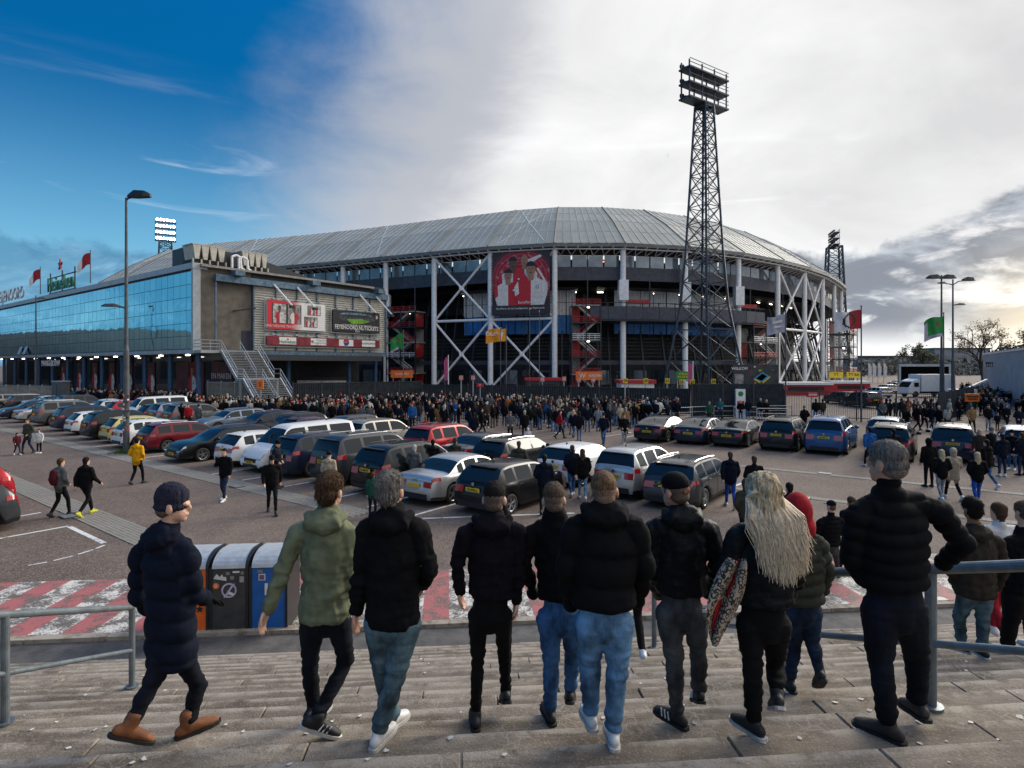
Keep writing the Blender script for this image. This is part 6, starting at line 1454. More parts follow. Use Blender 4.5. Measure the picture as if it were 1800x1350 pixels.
def build_front(label, J, skin='a', hair=('brown', 'short'), jacket='black', style='plain', trousers='dark', leg_w=1.0, shoe=('black', 'bsole'), hood=False, puff=1.0, torso=(1, 1), hem=None, hs=1.0, gloves=None, seed=1, boot=0, hat=None, hands=('L', 'R'), seam=.095, vox=.010, jname='jacket', ytoes=None, extras=None):
    s = J.get('s', 1.0); base = Vector((J['pel'].x, J['pel'].y, min(J['aL'].z, J['aR'].z) - .085))
    t = thing('person', label, 'person', base, 0, 'people walking down the steps')
    inv = Matrix.Translation(-base)
    def put(name, me, parent=t):
        me.transform(inv) if parent is t else None; return link(name, me, parent)
    f, fh, up_ = J['f'], J['fh'], J['hup']
    puff *= .86; torso = (torso[0] * .93, torso[1] * .95)
    for S in 'LR':                                   # keep the elbows close to the trunk
        ax_ = J['pel'].lerp(J['nk'], .5); J['e' + S] = J['e' + S].lerp(Vector((ax_.x, ax_.y, J['e' + S].z)), .06)
    jk, hd, tr = skeleton_prims(J, s, hood=hood, leg_w=leg_w, torso=torso, puff=puff, hem=(hem if hem is not None else -.06) + .12)
    # ---- body: one continuous skin under the clothes
    hc = J['hc']; bp_ = head_prims(hc, fh, up_, hs * s)
    pel, nk = J['pel'], J['nk']
    bp_ += [Prim('skin', [pel, pel.lerp(nk, .5), pel.lerp(nk, .9)], [.07, .08, .06]), Prim('skin', [nk - (nk - pel) * .12, nk + (hc - nk) * .35, hc - up_ * .03 - fh * .012], [.060 * s, .056 * s, .058 * s])]
    for S in 'LR':
        sg = 1 if S == 'L' else -1
        bp_ += [Prim('skin', [pel.lerp(nk, .85), J['s' + S]], [.045, .035]), Prim('skin', [J['s' + S], J['e' + S], J['w' + S]], [.035, .026, .026 * s])]
        bp_ += [Prim('skin', [pel, J['h' + S], J['k' + S], J['a' + S]], [.05, .045, .028, .029])]
        dh = (J['w' + S] - J['e' + S]).normalized(); dh = (dh + J.get('hd' + S, Vector((0, 0, 0)))).normalized()
        if S in hands and gloves is None: bp_ += hand_prims(J['w' + S], dh, J.get('pn' + S, (Vector((0, 0, 0)) - f * .2 + f.cross(Vector((0, 0, 1))) * sg)), sg, s * 1.04, .45)
        elif S in hands: g_ = shell(hand_prims(J['w' + S], dh, J.get('pn' + S, f.cross(Vector((0, 0, 1))) * sg), sg, s * 1.12, .35), .006, 2); g_.materials.clear(); g_.materials.append(CL[gloves]); put('glove', g_)
    b = shell(bp_, .0065, 3); b.materials.clear(); b.materials.append(SKIN[skin]); put('body', b)
    # ---- trousers
    def trfn(C, N):
        w_ = np.zeros(len(C), np.float32)
        for S in 'LR':
            k, a = np.array(J['k' + S]), np.array(J['a' + S])
            w_ = np.maximum(w_, np.exp(-(np.linalg.norm(C - k, axis=1) / .15) ** 2) * .9); w_ = np.maximum(w_, np.exp(-(np.linalg.norm(C - a, axis=1) / .16) ** 2) * 1.3)
        w_ = np.maximum(w_, np.exp(-((C[:, 2] - J['hL'].z) / .1) ** 2) * .5)
        return (nz(C, 5, 5, 26, seed) * .013 * (.2 + w_) * min(1, leg_w) + nz(C, 9, 9, 6, seed + 9) * .004)
    m = shell(tr, vox, 4); displace(m, trfn); m.materials.clear(); m.materials.append(DN[trousers]); tro = put('trousers', m)
    sdv = f.cross(Vector((0, 0, 1)))
    # ---- jacket
    m = shell(jk, vox, 5)
    segs = [(J['s' + S], J['e' + S], 0.0) for S in 'LR'] + [(J['e' + S], J['w' + S], (J['e' + S] - J['s' + S]).length) for S in 'LR']
    def jkfn(C, N):
        best = np.full(len(C), 9.0, np.float32); par = np.zeros(len(C), np.float32)
        for a, b2, o in segs:
            d, tt = seg_dist(C, a, b2); k = d < best; best[k] = d[k]; par[k] = o + tt[k] * (b2 - a).length
        dt, _ = seg_dist(C, pel, nk); arm = (best < .10 * puff) & (best * 1.75 < dt + .02)
        el = np.zeros(len(C), np.float32)
        for S in 'LR': el = np.maximum(el, np.exp(-(np.linalg.norm(C - np.array(J['e' + S]), axis=1) / .13) ** 2))
        if style == 'puffer':
            h = np.where(arm, par, C[:, 2] - pel.z + nz(C, 3, 3, 0.5, seed, 1) * .02); x = np.abs(((h / seam) % 1.0) - .5) * 2       # 0 mid of a quilt, 1 at the seam
            q = (1 - x ** 2.2); return (q * .019 - .008 + nz(C, 14, 14, 30, seed) * .006 * x + nz(C, 8, 8, 8, seed + 4) * .006).astype(np.float32)
        sagw = np.exp(-((C[:, 2] - (pel.z + .05)) / .22) ** 2)
        r1 = 1 - np.abs(nz(C, 7, 7, 4.0, seed)) * 2; r2 = nz(C, 6, 6, 20, seed + 3)
        r1b = 1 - np.abs(nz(C, 13, 13, 6.5, seed + 11)) * 2
        return (r1 * .010 + r1b * .007 + r2 * (.004 + .015 * el + .007 * sagw) * 1.0 + nz(C, 22, 22, 22, seed + 7, 1) * .0018).astype(np.float32)
    displace(m, jkfn); m.materials.clear(); m.materials.append(CL[jacket]); jo = put(jname, m)
    if hd:
        m = shell(hd, .008, 4); displace(m, lambda C, N: nz(C, 11, 11, 16, seed + 2) * .012); m.materials.clear(); m.materials.append(CL[jacket]); m.transform(inv); link('hood', m, jo)
    # ---- shoes
    for S in 'LR':
        sp_, fr = shoe_prims(J['a' + S], J['t' + S], s * .95, boot=boot); m = shell(sp_, .0075, 3); m.materials.clear(); m.materials.append(SH[shoe[0]]); o = put('shoe', m)
        m = sole_mesh(fr, s * .95, SH[shoe[1]]); m.transform(inv); link('sole', m, o)
        if len(shoe) > 2:
            h, tt, s2, u2 = fr
            for k in range(3 if shoe[2] != 'lace' else 1):
                q = MB(); p = h + tt * (.035 + .03 * k) * .9
                for sg in (1, -1): q.tube(p + s2 * sg * .040 + u2 * .022, p + tt * .016 + s2 * sg * .031 + u2 * .066, .005, None, 5)
                me = q.mesh('stripe', SH[shoe[2]] if shoe[2] in SH else SH['white']); me.transform(inv); link('stripe', me, o)
    # ---- hair or hat
    sdh = fh.cross(up_); HB = lambda o, rf, rs, ru: ball('hair', hc + (fh * o[0] + sdh * o[1] + up_ * o[2]) * hs * s, fh, 0, up_, rf * hs * s, rs * hs * s, ru * hs * s)
    kind = hair[1]; hp = []
    if kind == 'short': hp = [HB((-.012, 0, .048), .104, .082, .088), HB((-.045, 0, -.005), .068, .073, .062)]
    elif kind == 'full': hp = [HB((-.012, 0, .052), .110, .088, .094), HB((-.045, 0, -.005), .074, .080, .075), HB((-.05, 0, -.05), .05, .062, .04)]
    elif kind == 'fade': hp = [HB((-.008, 0, .056), .105, .081, .084)]
    elif kind == 'buzz': hp = [HB((-.012, 0, .036), .104, .080, .092)]
    if hp:
        m = shell(hp, .0065, 3)
        amp = {'buzz': .0008, 'fade': .003}.get(kind, .0035)
        displace(m, lambda C, N: nz(C, 55, 55, 14, seed) * amp + nz(C, 160, 160, 30, seed) * amp * .5); m.materials.clear(); m.materials.append(HAIR[hair[0]]); ho = put('hair', m)
        tufts(ho, m, HAIR[hair[0]], hc - base, fh, up_, {'buzz': .007, 'fade': .022, 'short': .028}.get(kind, .04) * hs, seed, 2600)
    if kind in ('fade', 'short', 'hatshort', 'buzz'):
        m = shell([HB((-.013, 0, .020), .1015, .0792, .086), HB((-.042, 0, -.03), .069, .067, .056)], .007, 3); m.materials.clear(); m.materials.append(mat('stubble_' + hair[0], tuple(.30 * a + .70 * b for a, b in zip((.30, .17, .12), {'brown': (.06, .035, .02), 'dark': (.03, .025, .022), 'grey': (.2, .17, .15), 'ginger': (.16, .09, .05), 'mid': (.08, .055, .04)}.get(hair[0], (.06, .04, .03)))), .7, 0, .3, 120, .4, 200)); hf = put('hair_fade', m); tufts(hf, m, HAIR[hair[0]], hc - base, fh, up_, .006, seed, 1500, .0012)
    if hat == 'beanie':
        m = shell([HB((-.012, 0, .062), .112, .088, .108), HB((-.012, 0, .0), .112, .089, .042)], .0065, 3); displace(m, lambda C, N: nz(C, 90, 90, 6, seed) * .004 + nz(C, 10, 10, 10, seed) * .005); m.materials.clear(); m.materials.append(mat('knit_navy', (.012, .013, .035), .95, 0, .2, 60, .8, 150)); put('beanie', m)
    if hat == 'cap':
        m = shell([HB((-.008, 0, .058), .108, .086, .080)], .0065, 3); m.materials.clear(); m.materials.append(CL['black']); co = put('cap', m)
        q = MB(); P = []
        for a in range(-70, 71, 14): P.append(hc + (fh * (.085 + .085 * math.cos(R(a))) + sdh * .083 * math.sin(R(a)) + up_ * (.035 - .015 * math.cos(R(a)))) * hs * s)
        n = len(P); q.add([*P, *[p + up_ * .008 for p in P]], [tuple(range(n)), tuple(range(2 * n - 1, n - 1, -1))] + [(k, n + k, n + (k + 1) % n, (k + 1) % n) for k in range(n)]); me = q.mesh('peak', CL['black']); me.transform(inv); link('peak', me, co)
        q = MB(); q.box((hc + (-fh * .108 + up_ * .012) * hs * s), (.05, .012, .016), math.atan2(sdh.y, sdh.x)); me = q.mesh('strap', SH['brown']); me.transform(inv); link('strap', me, co)
    if extras: extras(t, inv, J, jo, tro)
    return t

def fit(top, nk, sL, sR, eL, eR, wL, wR, hip, kL, kR, aL, aR, contact, f=(0, 1), fh=None, ft=None, lift=None, toes=None, s=1.0, lean=0.0, hupt=(0, 0, 1)):
    """joints from photo pixels (u, v, depth offset); the contact pixel fixes the distance on the steps"""
    c = stair_hit(*contact); Y = c.y
    P = lambda p: pix(p[0], p[1], Y + (p[2] if len(p) > 2 else 0))
    f = Vector((f[0], f[1], 0)).normalized(); fhv = Vector((*(fh or (f.x, f.y)), 0)) if fh is None or len(fh) == 2 else Vector(fh); fhv.normalize()
    J = dict(f=f, fh=fhv, s=s)
    sd = f.cross(Vector((0, 0, 1)))
    for n_, p in (('nk', nk), ('sL', sL), ('sR', sR), ('eL', eL), ('eR', eR), ('wL', wL), ('wR', wR), ('kL', kL), ('kR', kR), ('aL', aL), ('aR', aR), ('pel', hip)): J[n_] = P(p)
    J['hL'] = J['pel'] - sd * .085 * s - Vector((0, 0, .06)); J['hR'] = J['pel'] + sd * .085 * s - Vector((0, 0, .06))
    hup = (P(top) - J['nk']); J['hup'] = (Vector(hupt) * .6 + hup.normalized() * .4).normalized()
    J['fh'] = (fhv - J['hup'] * fhv.dot(J['hup'])).normalized()
    J['hc'] = P(top) - J['hup'] * .122 * s
    for S in 'LR': J['t' + S] = Vector((f.x, f.y, 0))
    for k, v in (toes or {}).items(): J['t' + k] = Vector(v)
    # plant the supporting foot exactly on the tread
    S = lift or 'L'; J['a' + S].z = c.z + .085 * .95 * s
    J['contact'] = c
    return J
# ---- the walkers on the steps, joints read from the photograph
def step_z(p):
    ly = (Vector((p.x, p.y, 0)) - S0).dot(EY); return 0.0 if ly >= 0 else RISE * math.ceil(-ly / TREAD)
_fit = fit
def fit(**k):
    c = stair_hit(*k['contact']); H = (k['contact'][1] - k['top'][1]) / F * c.y; k['s'] = max(.9, min(1.07, H / 1.76))
    J = _fit(**k)
    for S in 'LR': J['a' + S].z = max(J['a' + S].z, step_z(J['a' + S]) + .085 * .95 * J['s'])
    return J
def strands(t, name, m, roots, n=90, seed=3, rad=.0055):
    """bundle of hair locks, each a tapering tube through a few guide points"""
    rr = random.Random(seed); q = MB()
    for k in range(n):
        path = roots(rr); 
        for i in range(len(path) - 1):
            r0 = rad * (1 - .6 * i / (len(path) - 1)); r1 = rad * (1 - .6 * (i + 1) / (len(path) - 1)); q.tube(path[i], path[i + 1], r0, r1, 3, False)
    return q.mesh(name, m, True)

J = fit(top=(306, 858), nk=(296, 934), sL=(246, 968, .10), sR=(330, 970, -.06), eL=(240, 1048, .16), eR=(345, 1045, -.02), wL=(275, 1085, .3), wR=(362, 1052, .16), hip=(300, 1080), kL=(349, 1205, .14), kR=(262, 1212, -.12), aL=(330, 1285, .06), aR=(228, 1275, -.22), contact=(338, 1302), f=(.5, .86), fh=(.93, .36), lift='L', toes={'L': (.75, .62, .10), 'R': (.62, .55, -.5)})
J['hdR'] = Vector((.5, .3, -.15)); J['pnR'] = Vector((0, -.2, -1))
build_front('person in navy beanie and long quilted navy coat with tan boots', J, 'a', ('brown', 'hatshort'), 'navy', 'puffer', 'dark', 1.0, ('brown', 'bsole'), True, 1.14, (1.16, 1.1), -.66, 1.0, 'black', 1, .045, 'beanie', seam=.13, jname='coat')
J = fit(top=(582, 832), nk=(576, 905), sL=(524, 936), sR=(612, 938), eL=(488, 1012, -.06), eR=(610, 1028, 0), wL=(470, 1072, -.1), wR=(600, 1092, .04), hip=(572, 1068), kL=(545, 1170, .08), kR=(608, 1162, .1), aL=(550, 1256, .12), aR=(558, 1262, -.12), contact=(560, 1282), fh=(.25, .95), lift='L', toes={'R': (.78, .30, -.42), 'L': (.3, .9, -.08)})
build_front('person in olive green parka and dark jeans with black and white shoes', J, 'a', ('brown', 'full'), 'olive', 'plain', 'dark', .98, ('black', 'sole', 'white'), True, .98, (.98, .95), -.2, 1.0, None, 2)
J = fit(top=(686, 830), nk=(690, 905), sL=(644, 932), sR=(736, 930), eL=(631, 1015), eR=(759, 1000, -.02), wL=(627, 1073, .02), wR=(742, 1028, .2), hip=(690, 1075), kL=(673, 1180, .14), kR=(695, 1190, .02), aL=(690, 1258, .25), aR=(666, 1284, 0), contact=(670, 1308), fh=(.2, .97), lift='R', toes={'R': (.3, .95, 0), 'L': (.35, .9, -.08)})
build_front('grey haired person in black coat and faded teal jeans with white sneakers', J, 'b', ('grey', 'full'), 'black', 'plain', 'teal', 1.14, ('white', 'sole'), True, 1.0, (1.0, .95), -.2, 1.0, None, 3)
J = fit(top=(870, 848), nk=(866, 912), sL=(820, 937), sR=(909, 934), eL=(799, 995, -.02), eR=(912, 1000), wL=(808, 1038, .04), wR=(907, 1056, .02), hip=(862, 1065), kL=(840, 1152, .02), kR=(887, 1146, .12), aL=(836, 1248, 0), aR=(889, 1214, .16), contact=(832, 1275), fh=(.12, .98), lift='L', toes={'R': (-.1, .9, -.45), 'L': (-.1, 1, 0)})
build_front('person in plum black jacket and black skinny trousers with bare ankles', J, 'a', ('dark', 'fade'), 'dnavy', 'plain', 'black', .86, ('black', 'bsole'), True, .92, (.94, .9), 0.03, .99, None, 4)
J = fit(top=(973, 850), nk=(975, 906), sL=(933, 937), sR=(1017, 937), eL=(917, 990, -.02), eR=(1030, 990), wL=(938, 1042, .12), wR=(1014, 1045, .12), hip=(986, 1070), kL=(969, 1155, 0), kR=(1007, 1147, .16), aL=(967, 1240, 0), aR=(1002, 1213, .22), contact=(964, 1266), lift='L', toes={'L': (-.18, 1, 0), 'R': (.12, .95, -.3)})
build_front('person in short black jacket with stand collar and blue jeans', J, 'a', ('mid', 'fade'), 'black', 'plain', 'blue', 1.08, ('black', 'bsole'), False, .94, (.94, .9), .05, .99, None, 5, hands=())
J = fit(top=(1060, 828), nk=(1062, 893), sL=(1010, 922), sR=(1116, 922), eL=(989, 1000), eR=(1139, 996), wL=(1004, 1062, .14), wR=(1120, 1058, .14), hip=(1062, 1075), kL=(1037, 1166, .1), kR=(1085, 1172, 0), aL=(1038, 1252, .14), aR=(1078, 1275, 0), contact=(1080, 1306), lift='R', toes={'R': (.02, 1, 0), 'L': (-.1, 1, -.05)})
build_front('person in black hooded puffer jacket and light blue jeans with white sneakers', J, 'b', ('ginger', 'buzz'), 'black', 'puffer', 'light', 1.14, ('white', 'sole'), True, 1.15, (1.14, 1.05), -.02, 1.02, None, 6, hands=(), seam=.16)
J = fit(top=(1184, 832), nk=(1196, 900), sL=(1149, 932), sR=(1247, 930), eL=(1139, 1000), eR=(1267, 1000), wL=(1160, 1046, .15), wR=(1246, 1042, .14), hip=(1197, 1062), kL=(1185, 1155, 0), kR=(1228, 1142, .14), aL=(1190, 1248, 0), aR=(1228, 1213, .18), contact=(1186, 1273), fh=(-.5, .83, -.25), lift='L', toes={'L': (-.55, .8, 0), 'R': (.1, .9, -.42)})
def logo(t, inv, J, jo, tro):
    p = J['pel'].lerp(J['nk'], .12) + Vector((.09, -.20, 0))
    for k in range(2): q = MB(); q.box(p + Vector((0, 0, -.028 * k)), (.04, .006, .016)); me = q.mesh('logo', M_white); me.transform(inv); link('logo', me, jo)
build_front('person in black cap and black rain jacket with washed grey jeans', J, 'b', ('brown', 'hatshort'), 'nylon', 'plain', 'grey', 1.06, ('black', 'bsole', 'white'), True, 1.0, (1.02, .95), .06, 1.0, None, 7, hat='cap', hands=(), extras=logo)
# blonde walker with leopard scarf
J = fit(top=(1338, 838), nk=(1342, 915), sL=(1297, 942), sR=(1386, 942), eL=(1270, 1002, -.03), eR=(1404, 1005), wL=(1296, 1036, .2), wR=(1386, 1045, .2), hip=(1342, 1078), kL=(1322, 1172, 0), kR=(1362, 1165, .16), aL=(1325, 1262, 0), aR=(1366, 1222, .02), contact=(1318, 1290), fh=(-.12, .98), lift='L', toes={'L': (-.35, .9, -.05), 'R': (.2, .8, -.5)})
def blonde(t, inv, J, jo, tro):
    hc, fh = J['hc'], J['fh']; sd = fh.cross(Vector((0, 0, 1))); rr = random.Random(5)
    caps = [ball('h', hc + Vector((0, 0, .05)) - fh * .015, fh, 0, Vector((0, 0, 1)), .112, .092, .096), ball('h', hc - fh * .05 - Vector((0, 0, .05)), fh, 0, Vector((0, 0, 1)), .08, .098, .13),
            Prim('h', [hc - fh * .07 - Vector((0, 0, .06)), hc - fh * .125 - Vector((0, 0, .22)) + sd * .03, hc - fh * .15 - Vector((0, 0, .33)) + sd * .04], [(.092, .058), (.105, .045), (.065, .028)], sd)]
    m = shell(caps, .008, 3); displace(m, lambda C, N: nz(C, 45, 45, 5, 2) * .012 + nz(C, 130, 130, 9, 4) * .004); m.materials.clear(); m.materials.append(HAIR['blonde']); m.transform(inv); ho = link('hair', m, t)
    def root(rr):
        a = rr.uniform(-1.5, 1.5); r0 = hc + Vector((0, 0, .135 - .05 * abs(a))) - fh * rr.uniform(-.02, .07) + sd * .05 * a; w_ = a * .075 + rr.gauss(0, .008); L_ = rr.uniform(.26, .47) - .05 * abs(a)
        p1 = hc - fh * (.10 - .05 * abs(a)) + sd * .098 * a * .75 + Vector((0, 0, .0)); p2 = hc - fh * (.155 - .03 * abs(a)) + sd * (w_ * 1.35 + .02 + rr.gauss(0, .012)) - Vector((0, 0, L_ * .42)); p3 = hc - fh * (.175 - .02 * abs(a)) + sd * (w_ * 1.15 + .045 + rr.gauss(0, .016)) - Vector((0, 0, L_ * .78)); p4 = p3 + sd * rr.gauss(.01, .014) - fh * rr.gauss(0, .012) - Vector((0, 0, L_ * .22))
        mid = r0.lerp(p1, .5) - fh * .03 + sd * .004 * a
        return [r0, mid, p1, p1.lerp(p2, .5) - fh * .006, p2, p2.lerp(p3, .5), p3, p4]
    me = strands(t, 'hair_locks', mat('hair_blonde_lock', (.78, .64, .46), .5, 0, .12, 60, spec=.4), root, 1100, 8, .0026); me.transform(inv); tag(link('hair_locks', me, ho), kind='stuff')
build_front('person with long blonde hair in black jacket and black leggings', J, 'a', ('blonde', 'none'), 'nylon', 'plain', 'black', 1.0, ('black', 'sole'), False, .98, (1.02, .95), .02, .96, None, 8, hands=('L',), extras=blonde)
def scarf():
    Y = J['wL'].y - .36; pts = [(1296, 985, 15), (1288, 1010, 24), (1278, 1045, 30), (1268, 1075, 28), (1262, 1105, 20), (1256, 1138, 7)]
    t = thing('scarf', 'leopard print scarf with red edge hanging from the blonde walker arm', 'scarf', pix(1270, 1138, Y))
    def leo(tn, p, pos):
        vo = tn.n('ShaderNodeTexVoronoi'); vo.inputs['Scale'].default_value = 38; tn.put(vo.inputs['Vector'], pos)
        r_ = tn.m('MULTIPLY', tn.sstep(vo.outputs['Distance'], .30, .36), tn.sstep(vo.outputs['Distance'], .62, .54)); tn.put(p.inputs['Base Color'], tn.mix(r_, tn.mix(tn.noise(pos, 6), (.30, .22, .15), (.40, .33, .26)), (.02, .015, .012))); p.inputs['Roughness'].default_value = .9
    ml = worldmat('leopard_cloth', leo); base = pix(1270, 1138, Y)
    for nm, m_, off, k in (('cloth', ml, 0, 1.0), ('red_edge', CL['red'], .03, .55)):
        q = MB(); V = []; n = 10
        for i, (u, v, w_) in enumerate(pts):
            for j in range(n + 1):
                x = (j / n - .5) * 2; p = pix(u + x * w_ * k + (16 if off else 0) * (1 - abs(i - 2.5) / 3) * (1 if i % 2 else -1) * .6, v + abs(x) * -6, Y + .05 * math.sin(x * 5 + i) + off); V.append(p - base)
        nn = n + 1; q.add(V, [(i * nn + j, i * nn + j + 1, (i + 1) * nn + j + 1, (i + 1) * nn + j) for i in range(len(pts) - 1) for j in range(n)]); o = q.build(nm, m_, t, smooth=True); s_ = o.modifiers.new('thick', 'SOLIDIFY'); s_.thickness = .012; o.modifiers.new('sub', 'SUBSURF').render_levels = 1
scarf()
J = fit(top=(1400, 872), nk=(1406, 932), sL=(1374, 957), sR=(1438, 953), eL=(1370, 1010), eR=(1457, 1002), wL=(1388, 1048, .12), wR=(1446, 1040, .14), hip=(1410, 1062), kL=(1398, 1130, .1), kR=(1428, 1128, .02), aL=(1388, 1200, .12), aR=(1441, 1182, -.08), contact=(1388, 1226), lift='L', toes={'R': (.2, .75, -.6)})
def redhood(t, inv, J, jo, tro):
    m = shell([ball('h', J['hc'] - J['f'] * .01, J['f'], 0, Vector((0, 0, 1)), .125, .105, .145), Prim('h', [J['nk'] + Vector((0, 0, .02)) - J['f'] * .04, J['hc']], [.10, .09])], .01, 4); m.materials.clear(); m.materials.append(CL['red']); m.transform(inv); link('hood', m, jo)
build_front('person in dark olive quilted jacket with bright red hood', J, 'b', ('brown', 'none'), 'dolive', 'puffer', 'indigo', .95, ('black', 'bsole'), False, 1.15, (1.08, 1.0), -.06, .98, None, 9, hands=(), extras=redhood, seam=.085)
J = fit(top=(1558, 778), nk=(1563, 862), sL=(1509, 898), sR=(1642, 893), eL=(1490, 978), eR=(1702, 955, .04), wL=(1520, 1020, .16), wR=(1654, 992, .24), hip=(1572, 1055), kL=(1548, 1168, 0), kR=(1612, 1152, .14), aL=(1562, 1268, 0), aR=(1614, 1235, .12), contact=(1556, 1298), fh=(-.38, .9), lift='L', toes={'L': (-.55, .8, -.03), 'R': (.1, .95, -.15)})
build_front('grey haired person in black quilted jacket and dark jeans beside the handrail', J, 'b', ('grey', 'short'), 'black', 'puffer', 'dark', 1.16, ('dbrown', 'bsole'), False, 1.15, (1.16, 1.1), .0, 1.05, None, 10, hands=(), seam=.082)
J = fit(top=(1708, 876), nk=(1712, 930), sL=(1681, 952), sR=(1751, 952), eL=(1669, 1000), eR=(1767, 1000), wL=(1684, 1035, .16), wR=(1750, 1035, .16), hip=(1715, 1030), kL=(1686, 1085, .14), kR=(1728, 1090, 0), aL=(1690, 1132, .2), aR=(1727, 1140, 0), contact=(1727, 1154), lift='R', toes={'L': (-.6, .75, 0), 'R': (0, 1, 0)})
build_front('person in brown hooded parka and worn jeans beyond the handrail', J, 'c', ('dark', 'full'), 'brown', 'plain', 'teal', 1.12, ('black', 'sole'), True, 1.12, (1.2, 1.1), -.25, 1.0, None, 11, hands=(), vox=.014)
J = fit(top=(1799, 882), nk=(1799, 936), sL=(1772, 956), sR=(1832, 956), eL=(1763, 1005), eR=(1845, 1005), wL=(1772, 1048, .02), wR=(1835, 1050), hip=(1797, 1040), kL=(1777, 1092), kR=(1812, 1090, .1), aL=(1769, 1136), aR=(1815, 1130, .15), contact=(1768, 1150), lift='L')
build_front('person in black jacket and wide black trousers at the end of handrail', J, 'a', ('mid', 'short'), 'black', 'plain', 'black', 1.4, ('white', 'sole'), False, 1.08, (1.1, 1.0), -.1, 1.0, None, 12, vox=.014)
J = fit(top=(1461, 880), nk=(1461, 906), sL=(1442, 917), sR=(1481, 917), eL=(1435, 940), eR=(1488, 940), wL=(1444, 960, .2), wR=(1481, 962, .2), hip=(1460, 958), kL=(1452, 990), kR=(1471, 988, .25), aL=(1450, 1014), aR=(1472, 1010, .3), contact=(1452, 1023), lift='L', fh=(-.3, .95))
build_front('person in black quilted jacket and cap walking over the striped marking', J, 'a', ('dark', 'hatshort'), 'black', 'puffer', 'grey', .95, ('black', 'bsole'), False, 1.25, (1.2, 1.1), -.1, 1.0, None, 13, hands=(), vox=.016, hat='cap', seam=.09)
# ================================================================== people on the car park and the waiting crowd
def pose(kind, s=1.0):
    J = dict(f=Vector((0, 1, 0)), fh=Vector((0, 1, 0)), hup=Vector((0, 0, 1)), pel=Vector((0, 0, .94)), nk=Vector((0, 0, 1.46)), hc=Vector((0, .025, 1.625)), sL=Vector((-.18, 0, 1.40)), sR=Vector((.18, 0, 1.40)),
             eL=Vector((-.24, -.02, 1.14)), eR=Vector((.24, -.02, 1.14)), wL=Vector((-.24, .07, .90)), wR=Vector((.24, .07, .90)), hL=Vector((-.085, 0, .88)), hR=Vector((.085, 0, .88)), kL=Vector((-.10, .02, .49)), kR=Vector((.10, .02, .49)), aL=Vector((-.11, 0, .085)), aR=Vector((.11, 0, .085)), tL=Vector((-.15, 1, 0)), tR=Vector((.15, 1, 0)))
    U = lambda **k: J.update({a: Vector(b) for a, b in k.items()})
    if kind == 'pockets': U(eL=(-.29, -.07, 1.15), wL=(-.17, .10, .98), eR=(.29, -.07, 1.15), wR=(.17, .10, .98))
    if kind == 'walk': U(kL=(-.09, .20, .51), aL=(-.09, .30, .10), kR=(.09, -.02, .50), aR=(.09, -.32, .16), tR=(0, .8, -.6), wL=(-.24, -.12, .92), wR=(.23, .25, .96), eR=(.25, .04, 1.14), eL=(-.25, -.10, 1.15))
    if kind == 'walk2': U(kR=(.09, .16, .50), aR=(.09, .20, .085), kL=(-.09, .0, .49), aL=(-.09, -.22, .12), tL=(0, .85, -.5), eL=(-.28, -.05, 1.15), wL=(-.17, .12, .99), eR=(.27, -.05, 1.15), wR=(.17, .12, .99))
    if kind == 'phone': U(eR=(.25, .14, 1.16), wR=(.12, .16, 1.46), kL=(-.09, .14, .50), aL=(-.09, .16, .085), aR=(.09, -.14, .1))
    if kind == 'turned': U(fh=(.75, .65, 0), eL=(-.26, .05, 1.14), wL=(-.08, .22, 1.08), eR=(.26, .05, 1.14), wR=(.06, .22, 1.08))
    return J
def near_tags(me, prims):
    n = len(me.polygons); c = np.empty(n * 3, np.float32); me.polygons.foreach_get('center', c); C = c.reshape(-1, 3); best = np.full(n, 9.0, np.float32); ix = np.zeros(n, np.int32); order = {'skin': 0, 'hair': 1, 'jacket': 2, 'hood': 2, 'trousers': 3, 'shoe': 4, 'pack': 5}
    for p in prims:
        for i in range(len(p.pts) - 1):
            d, t = seg_dist(C, p.pts[i], p.pts[i + 1]); r0 = sum(p.rad[i]) / 2; r1 = sum(p.rad[i + 1]) / 2; d = d - (r0 + (r1 - r0) * t); k = d < best; best[k] = d[k]; ix[k] = order[p.tag]
    return ix
